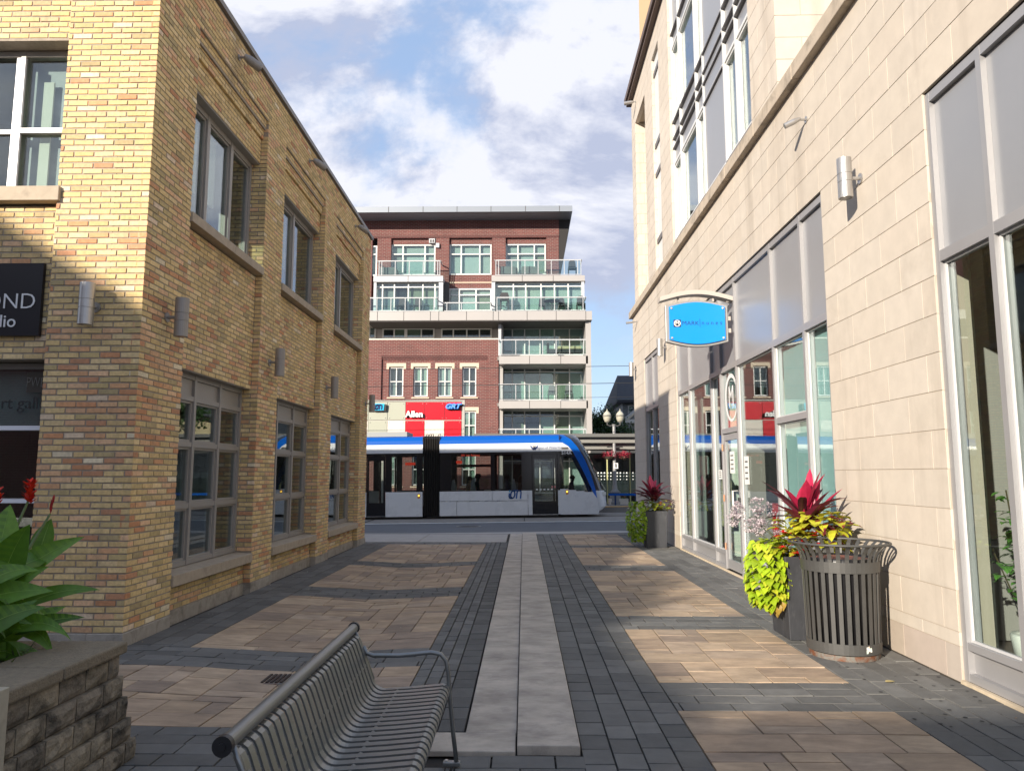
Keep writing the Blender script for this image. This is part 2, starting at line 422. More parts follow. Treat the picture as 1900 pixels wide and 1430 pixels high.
# ================================================================ GROUND
def hz(x, y):                       # the left plaza dishes gently towards its drain
    if x > -0.4: return 0.0
    f = max(0.0, min(1.0, (y - 4.6) / 1.2)) * max(0.0, min(1.0, (17.8 - y) / 4))
    return -0.055 * math.exp(-((x + 2.0) / 0.75) ** 2) * f
def slope(x): return 0.0131 * x
# natural ground sheet to the horizon, street drawn on top
g = MB(); g.face([(-900, -400, -0.62), (900, -400, -0.62), (900, 1500, -0.62), (-900, 1500, -0.62)])
tag(g.build('ground', mat('bare_ground', (0.10, 0.10, 0.08), 0.95, vary=0.25, nscale=0.4), colattr=False), kind='structure')
def strip(name, m, y0, y1, zt, x0=-45, x1=45, th=0.35, n=12, parent=None):
    b = MB()
    for i in range(n):
        a = x0 + (x1 - x0) * i / n; c = x0 + (x1 - x0) * (i + 1) / n
        za, zc = zt + slope(a), zt + slope(c)
        b.poly([(a, y0, za - th), (c, y0, zc - th), (c, y1, zc - th), (a, y1, za - th), (a, y0, za), (c, y0, zc), (c, y1, zc), (a, y1, za)],
               [(0, 3, 2, 1), (4, 5, 6, 7), (0, 1, 5, 4), (2, 3, 7, 6)] + ([(3, 0, 4, 7)] if i == 0 else []) + ([(1, 2, 6, 5)] if i == n - 1 else []))
    return b.build(name, m, parent, colattr=False)
tag(strip('road', M_ASPHALT, 20.66, 27.75, -0.15), kind='structure')
tag(strip('gutter', M_CONC, 22.3, 23.05, -0.143, th=0.1), kind='structure')
tag(strip('road_line', M_LINE, 27.74, 27.95, -0.138, th=0.1), kind='structure')
tag(strip('track_slab', M_CONC_D, 27.955, 33.3, -0.12), kind='structure')
tag(strip('rail', mat('rail_steel', (0.12, 0.11, 0.10), 0.4, metal=0.6), 30.55, 30.62, -0.105, th=0.04), kind='structure')
tag(strip('station_platform', mat('platform_concrete', (0.20, 0.19, 0.18), 0.9, vary=0.2, nscale=2), 33.31, 41.0, 0.12, th=0.6), kind='structure')
tag(strip('tactile_edge', mat('tactile_yellow', (0.62, 0.33, 0.06), 0.7), 33.32, 33.72, 0.135, th=0.1), kind='structure')
tag(strip('far_road', M_ASPHALT, 41.01, 44.5, -0.16), kind='structure')
tag(strip('far_pavement', M_CONC, 44.51, 120.0, 0.0), kind='structure')
# slab joints on the track bed
jb = MB()
for x in range(-24, 25, 6):
    jb.box(x, x + 0.03, 27.96, 29.9, -0.10 + slope(x), -0.116 + slope(x))
tag(jb.build('track_joint', M_SAND, colattr=False), kind='structure')
# near sidewalk at the street, left of the steps, and kerbs
sw = MB()
xs = [-30, -24.5, -20, -15.6, -11.2, -6.9, -2.55, -0.42]
for a, b in zip(xs[:-1], xs[1:]):
    sw.box(a + 0.008, b - 0.008, 17.98, 20.30, -0.3, 0.0)
tag(sw.build('sidewalk', M_CONC, colattr=False), kind='structure')
tag(box('kerb', mat('kerb_concrete', (0.33, 0.31, 0.28), 0.9, vary=0.15, nscale=4), None, -30, 30, 20.50, 20.655, -0.5, -0.004), kind='structure')
tag(MB().box(-30, -0.42, 20.31, 20.49, -0.3, -0.003).build('verge_strip', mat('gutter_stone', (0.20, 0.185, 0.17), 0.9, vary=0.2, nscale=4), colattr=False), kind='structure')
tag(MB().box(3.46, 30, 20.0, 20.49, -0.3, -0.001).build('sidewalk_far', M_CONC, colattr=False), kind='structure')

# plaza base sheets: the sand the pavers lie in
pr = MB(); pr.box(-0.42, 3.60, -1.0, 20.495, -0.3, -0.030)
plaza_r = tag(pr.build('plaza_right', M_SAND, colattr=False), kind='structure')
pl = MB()
N = 14
for i in range(N):
    xa = -9.0 + (8.58) * i / N; xb = -9.0 + 8.58 * (i + 1) / N
    for k in range(12):
        ya = -1.0 + 18.97 * k / 12; yb = -1.0 + 18.97 * (k + 1) / 12
        pl.face([(xa, ya, hz(xa, ya) - 0.032), (xb, ya, hz(xb, ya) - 0.032), (xb, yb, hz(xb, yb) - 0.032), (xa, yb, hz(xa, yb) - 0.032)])
plaza_l = tag(pl.build('plaza_left', M_SAND, colattr=False), kind='structure')

def paver(x0, x1, y0, y1, col, zoff=0.0, j=0.0052, th=0.03):
    x0 += j; x1 -= j; y0 += j; y1 -= j
    z = ru(-0.0018, 0.0018) + zoff; c = 0.0018
    tx = ru(-0.0016, 0.0016); ty = ru(-0.0016, 0.0016)
    cx, cy = (x0 + x1) / 2, (y0 + y1) / 2
    T = [(x0 + c, y0 + c), (x1 - c, y0 + c), (x1 - c, y1 - c), (x0 + c, y1 - c)]
    B = [(x0, y0), (x1, y0), (x1, y1), (x0, y1)]
    V = [(a, b, z + hz(a, b) + tx * (1 if a > cx else -1) + ty * (1 if b > cy else -1)) for a, b in T]
    V += [(a, b, z + hz(a, b) - c) for a, b in B] + [(a, b, z + hz(a, b) - th) for a, b in B]
    F = [(0, 1, 2, 3)] + [(4 + i, 4 + (i + 1) % 4, (i + 1) % 4, i) for i in range(4)] + [(8 + i, 8 + (i + 1) % 4, 4 + (i + 1) % 4, 4 + i) for i in range(4)]
    return (V, F, col, (cx, cy, z), (x1 - x0) * (y1 - y0) * 0.35)
def tan_col():
    b = random.choice([(0.39, 0.285, 0.19), (0.42, 0.315, 0.215), (0.355, 0.26, 0.18), (0.40, 0.295, 0.20), (0.285, 0.215, 0.16), (0.375, 0.285, 0.205)])
    k = ru(0.88, 1.12); return tuple(c * k for c in b)
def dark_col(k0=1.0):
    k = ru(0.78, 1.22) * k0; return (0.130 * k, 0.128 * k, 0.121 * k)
def field(x0, x1, y0, y1, unit=0.152):
    """random ashlar of tan slabs"""
    nx = max(1, round((x1 - x0) / unit)); ny = max(1, round((y1 - y0) / unit))
    ux, uy = (x1 - x0) / nx, (y1 - y0) / ny
    used = [[False] * nx for _ in range(ny)]; out = []
    sizes = [(4, 2), (3, 2), (2, 2), (4, 3), (3, 1), (2, 1), (4, 1), (3, 3), (2, 3)]
    wts = [4, 6, 4, 1, 3, 3, 2, 1.5, 2]
    for r in range(ny):
        for c in range(nx):
            if used[r][c]: continue
            cand = random.choices(sizes, wts, k=6) + [(3, 1), (2, 1), (1, 2), (1, 1)]
            for (w, h) in cand:
                if c + w > nx or r + h > ny: continue
                if any(used[r + b][c + a] for a in range(w) for b in range(h)): continue
                if nx - (c + w) == 1 and w > 1 and rnd() < 0.9: continue
                for a in range(w):
                    for b in range(h): used[r + b][c + a] = True
                out.append(paver(x0 + c * ux, x0 + (c + w) * ux, y0 + r * uy, y0 + (r + h) * uy, tan_col()))
                break
    return out
def rows_x(x0, x1, y0, y1, nrow, L=0.36):
    """courses running across the plaza"""
    out = []; h = (y1 - y0) / nrow
    for r in range(nrow):
        x = x0 - ru(0, L)
        while x < x1 - 0.02:
            e = min(x + L, x1)
            if e - max(x, x0) > 0.012: out.append(paver(max(x, x0), e, y0 + r * h, y0 + (r + 1) * h, dark_col()))
            x += L
    return out
def cols_y(x0, x1, y0, y1, ncol, L=0.30, k=1.0):
    out = []; w = (x1 - x0) / ncol
    for r in range(ncol):
        y = y0 - ru(0, L)
        while y < y1 - 0.02:
            e = min(y + L, y1)
            if e - max(y, y0) > 0.012: out.append(paver(x0 + r * w, x0 + (r + 1) * w, max(y, y0), e, dark_col(k)))
            y += L
    return out
tanR, darkR, tanL, darkL = [], [], [], []
XF0, XF1 = 1.045, 2.52
fR = [(1.2, 5.31), (6.01, 7.99), (8.72, 12.74), (13.49, 16.73), (17.23, 20.30)]
for a, b in fR: tanR += field(XF0, XF1, a, b)
for (a, b), n in zip([(5.31, 6.01), (7.99, 8.72), (12.74, 13.49), (16.73, 17.23), (20.30, 20.49)], (4, 4, 4, 3, 1)): darkR += rows_x(XF0, XF1, a, b, n)
darkR += cols_y(0.332, XF0, 1.2, 20.49, 4, 0.235)
darkR += cols_y(XF1, 3.375, 1.2, 20.49, 5, 0.40)
darkR += rows_x(-0.40, 0.345, 1.2, 4.47, 18, 0.36)
fL = [(4.98, 6.49), (7.15, 10.14), (10.95, 13.53), (14.12, 17.46)]
XL0, XL1 = -3.14, -0.875
for i, (a, b) in enumerate(fL): tanL += field(XL0 if i else -5.2, XL1, a, b)
for (a, b), n in zip([(6.49, 7.15), (10.14, 10.95), (13.53, 14.12), (17.46, 17.96)], (4, 5, 4, 3)): darkL += rows_x(XL0 if a > 7 else -5.2, XL1, a, b, n)
darkL += cols_y(-3.745, XL0, 7.15, 17.96, 3, 0.33, 0.92)
darkL += cols_y(XL1, -0.55, 4.86, 17.96, 3, 0.19)
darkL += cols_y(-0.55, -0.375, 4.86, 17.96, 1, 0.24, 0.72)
darkL += rows_x(-0.66, -0.405, 1.2, 4.30, 17, 0.36)
darkL += rows_x(-5.2, -0.66, 1.2, 4.98, 22, 0.36)
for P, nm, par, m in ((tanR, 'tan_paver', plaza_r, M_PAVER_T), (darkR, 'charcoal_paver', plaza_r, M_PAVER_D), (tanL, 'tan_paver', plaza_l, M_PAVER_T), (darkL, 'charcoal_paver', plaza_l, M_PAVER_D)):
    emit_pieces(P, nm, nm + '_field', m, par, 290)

# the two long step slabs down the middle, each a run of slabs
st = tag(box('steps', M_SAND, None, -0.37, 0.330, 4.50, 20.40, -0.2, -0.02), kind='structure')
def slab(x0, x1, y0, y1, z):
    b = MB(); b.box(x0, x1, y0, y1, -0.02, z)
    return b.build('step_slab', M_SLAB, st, colattr=False, bevel=0.006)
ys = [4.52, 6.5, 8.5, 10.5, 12.5, 14.5, 16.5, 18.5, 20.38]
for a, b in zip(ys[:-1], ys[1:]): slab(-0.042, 0.325, a + 0.002, b - 0.002, 0.040)
ys = [4.83, 6.0, 8.0, 10.0, 12.0, 14.0, 16.0, 18.78, 20.38]
for a, b in zip(ys[:-1], ys[1:]): slab(-0.365, -0.048, a + 0.002, b - 0.002, 0.008)
slab(-0.64, -0.052, 4.50, 4.815, 0.014)

# drain and manhole, street litter
t = thing('storm_drain', 'small square rusty storm drain grate in the tan paving beside the bench', 'drain', (-1.98, 6.24, 0))
zz = hz(-1.98, 6.24)
b = MB(); b.box(-0.15, 0.15, -0.15, 0.15, zz - 0.02, zz + 0.004); b.build('frame', M_RUST, t, colattr=False)
b = MB()
for i in range(7): b.box(-0.125 + i * 0.038, -0.105 + i * 0.038, -0.12, 0.12, zz + 0.0, zz + 0.014)
b.build('grate', mat('drain_iron', (0.045, 0.03, 0.025), 0.8, vary=0.3, nscale=30), t, colattr=False)
t = thing('manhole_cover', 'round dark manhole cover in the asphalt roadway', 'manhole', (-1.9, 25.85, -0.15 + slope(-1.9)))
b = MB(); b.lathe([(0.0, 0.012), (0.33, 0.012), (0.36, 0.006), (0.36, 0.0)], 0, 0, 24); b.build('cover', mat('cast_iron', (0.045, 0.042, 0.04), 0.6, metal=0.4, vary=0.2, nscale=40), t, colattr=False)
b = MB(); b.lathe([(0.365, 0.0), (0.365, 0.008), (0.44, 0.008), (0.44, 0.0)], 0, 0, 24); b.build('ring', M_CONC_D, t, colattr=False)

# ================================================================ BUFF BRICK BUILDING (left)
LX0, LX1, LXF = -3.76, -3.862, -4.03
LY0, LY1 = 7.10, 17.72
BAYS = [(8.03, 10.35), (11.17, 13.54), (14.38, 16.91)]
Z_LSILL, Z_LHEAD, Z_USILL, Z_UHEAD = 0.545, 2.80, 4.575, 6.12
CORB = [(6.50, 6.64, -3.828), (6.64, 6.78, -3.794)]
Z_TOP = 7.36
CH = 0.0606
bb = thing('brick_building', 'two storey buff brick building with red mottled bricks and taupe window frames', 'building', (-3.76, 7.1, 0))
bb_off = Vector((-3.76, 7.1, 0))
class Sub:                              # parent that keeps world coordinates readable
    pass
def at_world(o, parent_loc): o.location = o.location - Vector(parent_loc)
bb.location = (0, 0, 0)
def brick_col(a, z, zone=0.0):
    r = rnd()
    red = 0.05 + zone * 0.7
    if r < red: c = random.choice([(0.50, 0.27, 0.145), (0.47, 0.235, 0.125), (0.53, 0.31, 0.175), (0.44, 0.23, 0.135)])
    elif r < red + 0.12: c = random.choice([(0.58, 0.37, 0.22), (0.60, 0.40, 0.25), (0.54, 0.34, 0.21)])
    elif r < red + 0.215: c = random.choice([(0.45, 0.355, 0.18), (0.42, 0.335, 0.175), (0.37, 0.295, 0.165)])
    elif r < red + 0.245: c = random.choice([(0.62, 0.54, 0.40), (0.60, 0.48, 0.36)])
    else: c = random.choice([(0.57, 0.435, 0.225), (0.59, 0.45, 0.24), (0.55, 0.415, 0.21), (0.54, 0.40, 0.205), (0.60, 0.47, 0.27), (0.52, 0.39, 0.195)])
    k = ru(1.01, 1.22); return (c[0] * k * 1.07, c[1] * k * 1.03, c[2] * k * 0.95)
def redzone(d, z):
    """old red bricks were mixed in mostly in the lower middle of the walls"""
    return 0.30 * math.exp(-((z - 2.3) / 1.0) ** 2) * math.exp(-(d / 5.0) ** 2) + 0.10 * math.exp(-((z - 1.0) / 1.6) ** 2)
JT = 0.0115
bricks = []
def lay(ivs_fn, a_lo, a_hi, axis, sgn, zs, back_d=0.09, L=0.204, dfn=lambda a: 0, header=0.102):
    """ivs_fn(z) -> list of (a0, a1, face) at that course"""
    for ci, z in enumerate(zs):
        for (a0, a1, face) in ivs_fn(z + CH / 2):
            x = math.floor((a0 - a_lo) / L) * L + a_lo - (L / 2 if ci % 2 else 0) + ru(-0.006, 0.006)
            while x < a1 - 0.012:
                e = x + L; p, q = max(x, a0), min(e, a1)
                if q - p > 0.03:
                    c = brick_col(p, z, redzone(dfn(p), z))
                    bricks.append(wall_piece(p + (JT / 2 if p > a0 else 0), q - (JT / 2 if q < a1 else 0), z + JT / 2, z + CH - JT / 2, face, face - sgn * back_d if abs(back_d) < 1 else back_d, axis, sgn, c, 0.0022, 0.0022))
                x = e
def side_iv(z):
    out = []
    def add(a, b, f):
        out.append((a, b, f))
    if z > 6.78: return [(LY0 + 0.001, LY1, LX0)]
    if z < 0.125: return []
    prev = LY0 + 0.001
    for (a, b) in BAYS:
        out.append((prev, a, LX0)); prev = b
        if z < 0.405: out.append((a, b, LX1))
        elif Z_LHEAD < z < 4.44: out.append((a, b, LX1))
        elif Z_UHEAD < z < 6.50: out.append((a, b, LX1))
        elif 6.50 <= z < 6.64: out.append((a, b, CORB[0][2]))
        elif 6.64 <= z <= 6.78: out.append((a, b, CORB[1][2]))
    out.append((prev, LY1, LX0))
    return out
zs_side = [0.125 + i * CH for i in range(119)]
lay(side_iv, LY0, LY1, 'y', 1, zs_side, dfn=lambda a: a - LY0)
# front face
FY0, FY1 = 7.10, 7.175
PILX = -4.695
FWIN = [(-7.9, PILX)]                    # one wide bay with the upper and lower window
def front_iv(z):
    if z < 0.125: return []
    out = [(PILX, LX0 - 0.001, FY0)]
    if z > 6.78: return [(-12.0, LX0 - 0.001, FY0)]
    if z < 0.62: out.append((-8.6, PILX, FY1))
    elif 2.73 < z < 4.32: out.append((-8.6, PILX, FY1))
    elif 6.10 < z: out.append((-8.6, PILX, FY1))
    else: out.append((-8.6, -7.6, FY1))
    out.append((-12.0, -8.6, FY0))
    return out
lay(front_iv, -12.0, LX0, 'x', 1, zs_side, back_d=-0.09, dfn=lambda a: 0.6 + (LX0 - a) * 0.4)
# reveals that face the camera: far jamb of every bay, and bay recess of the front
def jamb(y, z0, z1, xb, xf=LX0):
    zs = [z for z in zs_side if z0 - 0.02 < z < z1 - 0.03]
    lay(lambda z: [(xb, xf - 0.001, y)], xf - 0.204, xf, 'x', 1, zs, back_d=-0.09, L=0.204, dfn=lambda a: y - LY0)
for (a, b) in BAYS:
    jamb(b - 0.0, 0.125, 0.405, LX1); jamb(b, Z_LSILL, Z_LHEAD, LXF + 0.01); jamb(b, Z_LHEAD, 4.44, LX1)
    jamb(b, Z_USILL, Z_UHEAD, LXF + 0.01); jamb(b, Z_UHEAD, 6.50, LX1)
jamb(FY0, 0.125, 0.1, -3.9)
emit_pieces(bricks, 'brick', 'brickwork', M_BRICK, bb, 300)

# mortar backing: boxes behind the brick faces
mo = MB(); d = 0.007
ML = LX0 - d
def mbx(y0, y1, z0, z1, face, depth=0.34): mo.box(face - d - depth, face - d, y0 + 0.0015, y1 - 0.0015, z0 + 0.0015, z1 - 0.0015)
mbx(LY0 + d, BAYS[0][0], 0.0, 6.78, LX0); mbx(BAYS[0][1] + d, BAYS[1][0], 0, 6.78, LX0); mbx(BAYS[1][1] + d, BAYS[2][0], 0, 6.78, LX0); mbx(BAYS[2][1] + d, LY1, 0, 6.78, LX0)
mo.box(LX0 - 0.34, LX0 - d, LY0 + d, LY1, 6.782, Z_TOP)
for (a, b) in BAYS:
    for z0, z1 in ((0, 0.405), (Z_LHEAD, 4.43), (Z_UHEAD, 6.5)): mbx(a - 0.01, b + 0.012, z0, z1, LX1, 0.30)
    mbx(a, b + 0.012, 6.5, 6.64, CORB[0][2], 0.30); mbx(a, b + 0.012, 6.64, 6.781, CORB[1][2], 0.30)
# front
mo.box(PILX + 0.0015, LX0 - 0.35, FY0 + d, FY0 + 0.34, 0, 6.78)
mo.box(-24.0, LX0 - 0.35, FY0 + d, FY0 + 0.34, 6.782, Z_TOP)
mo.box(-24.0, -8.6, FY0 + d, FY0 + 0.34, 0, 6.78)
for z0, z1 in ((0, 0.62), (2.73, 4.31), (6.10, 6.78)): mo.box(-8.598, PILX, FY1 + d, FY0 + 0.34, z0, z1)
mo.box(-8.6, -7.6, FY1 + d, FY0 + 0.338, 0.622, 6.098)
# rear, roof, party wall, floors
mo.box(-24.0, LX0 - 0.35, LY1 - 0.3, LY1, 0, Z_TOP)
mo.box(-24.3, -24.003, FY0 + d, LY1, 0, Z_TOP)
mo.build('wall', M_MORTAR, bb, colattr=False)
box('roof', mat('roof_membrane', (0.12, 0.12, 0.12), 0.9), bb, -24.0, LX0 - 0.345, LY0 + 0.35, LY1 - 0.31, 6.95, 7.05)
rm = MB(); rm.box(-11.9, LXF - 0.16, LY0 + 0.36, LY1 - 0.32, 3.5, 3.9); rm.box(-11.9, LXF - 0.16, LY0 + 0.36, LY1 - 0.32, 0.02, 0.12)
rm.box(-7.3, -7.2, LY0 + 0.36, LY1 - 0.32, 0.12, 3.49); rm.box(-8.3, -8.2, LY0 + 0.36, LY1 - 0.32, 3.91, 6.94)
for y in (10.76, 13.96): rm.box(-7.19, LXF - 0.17, y - 0.08, y + 0.08, 0.13, 3.49); rm.box(-8.19, LXF - 0.17, y - 0.08, y + 0.08, 3.91, 6.94)
rm.build('interior_wall', M_ROOM, bb, colattr=False)
# copings
cp = MB(); cp.box(LX0 - 0.40, LX0 + 0.045, LY0 - 0.045, LY1 + 0.04, Z_TOP + 0.002, Z_TOP + 0.075); cp.box(-24.05, LX0 - 0.402, LY0 - 0.045, LY0 + 0.4, Z_TOP + 0.002, Z_TOP + 0.075)
cp.build('parapet_coping', mat('coping_metal', (0.20, 0.19, 0.18), 0.45, metal=0.4), bb, colattr=False)
# lintel undersides
for (a, b) in BAYS:
    for z in (Z_LHEAD, Z_UHEAD): box('lintel', M_FRAME_L, bb, LXF - 0.08, LX1 - 0.011, a + 0.002, b - 0.002, z - 0.012, z - 0.001)
# plinth
p = MB()
prev = LY0 - 0.012
def pl_box(x0, y0, y1): p.box(LX0 - 0.34, x0, y0, y1, -0.05, 0.122)
for (a, b) in BAYS:
    pl_box(LX0 + 0.012, prev, a); p.box(LX0 - 0.34, LX1 + 0.014, a + 0.001, b - 0.001, -0.05, 0.120); prev = b
pl_box(LX0 + 0.012, prev, LY1 + 0.01)
p.box(-24.0, LX0 - 0.3405, LY0 - 0.012, LY0 + 0.3, -0.05, 0.122)
p.build('plinth', M_PLINTH, bb, colattr=False, bevel=0.006)

def sill_stone(par, x0, x1, y0, y1, z0, z1, joints=()):
    ys = [y0] + list(joints) + [y1]
    for a, b in zip(ys[:-1], ys[1:]):
        bmx = MB(); e = 0.02
        bmx.poly([(x0, a + .002, z0), (x1, a + .002, z0), (x1, b - .002, z0), (x0, b - .002, z0), (x0, a + .002, z1 + e), (x1, a + .002, z1), (x1, b - .002, z1), (x0, b - .002, z1 + e)],
                 [(0, 3, 2, 1), (4, 5, 6, 7), (0, 1, 5, 4), (1, 2, 6, 5), (2, 3, 7, 6), (3, 0, 4, 7)])
        bmx.build('sill', M_SILL, par, colattr=False, bevel=0.005)
for (a, b) in BAYS:
    m_ = (a + b) / 2 + 0.1
    sill_stone(bb, LXF - 0.1, LX0 + 0.022, a + 0.002, b - 0.002, 0.407, Z_LSILL - 0.02, (m_,))
    sill_stone(bb, LXF - 0.1, LX0 + 0.022, a + 0.002, b - 0.002, 4.442, Z_USILL - 0.02, (m_,))

def window_y(par, x, y0, y1, z0, z1, cols, rows, fm, gm, fw=0.045, fd=0.09, sgn=1, panels=(), sash=0.028, blind_or_reflection=None, name='window', zsash=True, mull=None):
    """window in a wall that runs along Y. x = outer face of frame, sgn = +1 when outside is +X. cols / rows = inner divider positions"""
    mb = MB(); mw = mull or fw
    def bx(a0, a1, b0, b1, dx0=0.0, dx1=fd): mb.box(x - sgn * dx0, x - sgn * dx1, a0, a1, b0, b1)
    cs = [y0] + list(cols) + [y1]; rs = [z0] + list(rows) + [z1]
    for i, c in enumerate(cs):
        if i == 0: bx(c, c + fw, z0, z1)
        elif i == len(cs) - 1: bx(c - fw, c, z0, z1)
        else: bx(c - mw / 2, c + mw / 2, z0 + 0.001, z1 - 0.001, -0.006, fd + 0.001)
    for i, c in enumerate(rs):
        if i == 0: bx(y0 + 0.001, y1 - 0.001, c, c + fw, 0.002, fd - 0.002)
        elif i == len(rs) - 1: bx(y0 + 0.001, y1 - 0.001, c - fw, c, 0.002, fd - 0.002)
        else: bx(y0 + 0.001, y1 - 0.001, c - mw / 2, c + mw / 2, 0.001, fd - 0.003)
    w = mb.build(name, fm, par, colattr=False)
    for i in range(len(cs) - 1):
        for k in range(len(rs) - 1):
            a0 = cs[i] + (fw if i == 0 else mw / 2); a1 = cs[i + 1] - (fw if i == len(cs) - 2 else mw / 2)
            b0 = rs[k] + (fw if k == 0 else mw / 2); b1 = rs[k + 1] - (fw if k == len(rs) - 2 else mw / 2)
            if (i, k) in panels or (None, k) in panels:
                q = MB()
                q.box(x - sgn * 0.03, x - sgn * 0.05, a0 + .0015, a1 - .0015, b0 + .0015, b1 - .0015)
                q.build('spandrel', panels[(i, k)] if (i, k) in panels else panels[(None, k)], w, colattr=False)
                continue
            if sash:
                s = MB(); sd0, sd1 = 0.022, 0.06
                for (c0, c1, e0, e1) in ((a0 + .001, a0 + sash, b0 + .001, b1 - .001), (a1 - sash, a1 - .001, b0 + .001, b1 - .001), (a0 + sash, a1 - sash, b0 + .001, b0 + sash), (a0 + sash, a1 - sash, b1 - sash, b1 - .001)):
                    s.box(x - sgn * sd0, x - sgn * sd1, c0, c1, e0, e1)
                s.build('sash', fm, w, colattr=False)
            q = MB(); xo = x - sgn * 0.045
            q.box(xo, xo - sgn * 0.006, a0 + sash, a1 - sash, b0 + sash, b1 - sash)
            q.build('pane', gm, w, colattr=False)
    return w
for i, (a, b) in enumerate(BAYS):
    w_ = b - a
    c3 = (a + w_ * 0.36, a + w_ * 0.68) if i == 0 else (a + w_ * 0.30, a + w_ * 0.65)
    window_y(bb, LXF + 0.05, a + .003, b - .003, Z_LSILL + 0.002, Z_LHEAD - 0.014, c3, (1.235, 1.955, 2.50), M_FRAME_L, M_GLASS, fw=0.055, mull=0.06, fd=0.12,
             panels={(None, 3): M_FRAME_L})
    window_y(bb, LXF + 0.05, a + .003, b - .003, Z_USILL + 0.002, Z_UHEAD - 0.014, (a + w_ * 0.36, a + w_ * 0.68) if i == 0 else (a + w_ * 0.5,), (), M_FRAME_L, M_GLASS, fw=0.065, mull=0.08, fd=0.12)
    box('blind_or_reflection', M_BLIND_REFL, bb, LXF - 0.17, LXF - 0.15, a + 0.1, a + w_ * 0.66, 5.15, Z_UHEAD - 0.05)
# front windows (walls along X)
def window_x(par, y, x0, x1, z0, z1, cols, rows, fm, gm, fw=0.045, fd=0.09, sash=0.025, mull=None, name='window', panels={}, back=None, backd=0.2):
    mb = MB(); mw = mull or fw
    cs = [x0] + list(cols) + [x1]; rs = [z0] + list(rows) + [z1]
    for i, c in enumerate(cs):
        if i == 0: mb.box(c, c + fw, y, y + fd, z0, z1)
        elif i == len(cs) - 1: mb.box(c - fw, c, y, y + fd, z0, z1)
        else: mb.box(c - mw / 2, c + mw / 2, y - 0.004, y + fd + 0.001, z0 + .001, z1 - .001)
    for i, c in enumerate(rs):
        if i == 0: mb.box(x0 + .001, x1 - .001, y + .002, y + fd - .002, c, c + fw)
        elif i == len(rs) - 1: mb.box(x0 + .001, x1 - .001, y + .002, y + fd - .002, c - fw, c)
        else: mb.box(x0 + .001, x1 - .001, y + .001, y + fd - .003, c - mw / 2, c + mw / 2)
    w = mb.build(name, fm, par, colattr=False)
    for i in range(len(cs) - 1):
        for k in range(len(rs) - 1):
            a0 = cs[i] + (fw if i == 0 else mw / 2); a1 = cs[i + 1] - (fw if i == len(cs) - 2 else mw / 2)
            b0 = rs[k] + (fw if k == 0 else mw / 2); b1 = rs[k + 1] - (fw if k == len(rs) - 2 else mw / 2)
            pm = panels.get((i, k)) or panels.get((None, k)) or panels.get((i, None))
            if pm is not None:
                MB().box(a0 + .001, a1 - .001, y + 0.02, y + 0.045, b0 + .001, b1 - .001).build('spandrel', pm, w, colattr=False); continue
            MB().box(a0 + .001, a1 - .001, y + 0.03, y + 0.036, b0 + .001, b1 - .001).build('pane', gm, w, colattr=False)
            if back is not None:
                bm_ = back.get((i, k), back.get(None))
                if bm_ is not None: MB().box(a0 - fw * .4, a1 + fw * .4, y + backd, y + backd + 0.02, b0 - .01, b1 + .01).build('curtain', bm_, w, colattr=False)
    return w
M_SHINY = mat('white_mullion', (0.80, 0.80, 0.84), 0.35)
window_x(bb, 7.36, -7.6, PILX + 0.05, 4.49, 6.09, (-6.20, -5.335), (5.19,), M_FRAME_L, M_GLASS, fw=0.06, mull=0.05)
MB().box(-5.385, -5.295, 7.33, 7.355, 4.5, 6.0).box(-5.29, -4.66, 7.33, 7.355, 5.165, 5.215).build('mullion_cap', M_SHINY, bb, colattr=False)
window_x(bb, 7.36, -7.6, PILX + 0.05, 0.64, 2.72, (-6.3,), (1.34, 2.06), M_FRAME_L, M_GLASS, fw=0.06, mull=0.05)
MB().box(-7.5, PILX, 7.33, 7.355, 1.32, 1.36).box(-7.5, PILX, 7.33, 7.355, 2.04, 2.085).build('mullion_cap', M_SHINY, bb, colattr=False)
MB().box(-7.58, PILX + 0.04, 7.06, 7.44, 4.325, 4.475).build('sill', M_SILL, bb, colattr=False, bevel=0.006)
MB().box(-7.58, PILX + 0.04, 7.06, 7.44, 0.50, 0.63).build('sill', M_SILL, bb, colattr=False, bevel=0.006)
box('blind_or_reflection', M_BLIND_REFL, bb, -4.93, -4.67, 7.47, 7.49, 4.55, 5.80); box('blind_or_reflection', M_BLIND_REFL, bb, -5.17, -5.06, 7.47, 7.49, 4.55, 5.80); box('blind_or_reflection', mat('grey_film', (0.30, 0.31, 0.33), 0.5), bb, -5.32, -4.66, 7.54, 7.55, 4.5, 6.05)  # the two pale panels imitate a sunlit building mirrored in this glass
box('blind_or_reflection', mat('grey_film', (0.30, 0.31, 0.33), 0.5), bb, -7.5, PILX, 7.50, 7.505, 2.10, 2.66)

# black fascia sign and window lettering on the front
t = thing('studio_sign', 'black wall sign with white letters OND and dio on the brick front', 'sign', (0, 0, 0))
box('sign_board', mat('sign_black', (0.008, 0.008, 0.012), 0.35), t, -7.3, -4.79, 7.125, 7.165, 2.96, 3.695)
M_WHITE_L = mat('sign_white', (0.72, 0.72, 0.72), 0.5)
text('lettering', 'OND', 0.225, (-4.835, 7.12, 3.30), FRONT, M_WHITE_L, t, align='RIGHT', off=-0.002)
text('lettering', 'dio', 0.175, (-5.02, 7.12, 3.10), FRONT, M_WHITE_L, t, align='RIGHT', off=0.001)
t = thing('gallery_lettering', 'dark art gallery lettering and square monogram stuck on the lower front window', 'window lettering', (0, 0, 0))
M_DECAL = mat('decal_dark', (0.02, 0.02, 0.022), 0.5)
text('lettering', 'art gallery', 0.17, (-4.66, 7.352, 2.31), FRONT, M_DECAL, t, align='RIGHT')
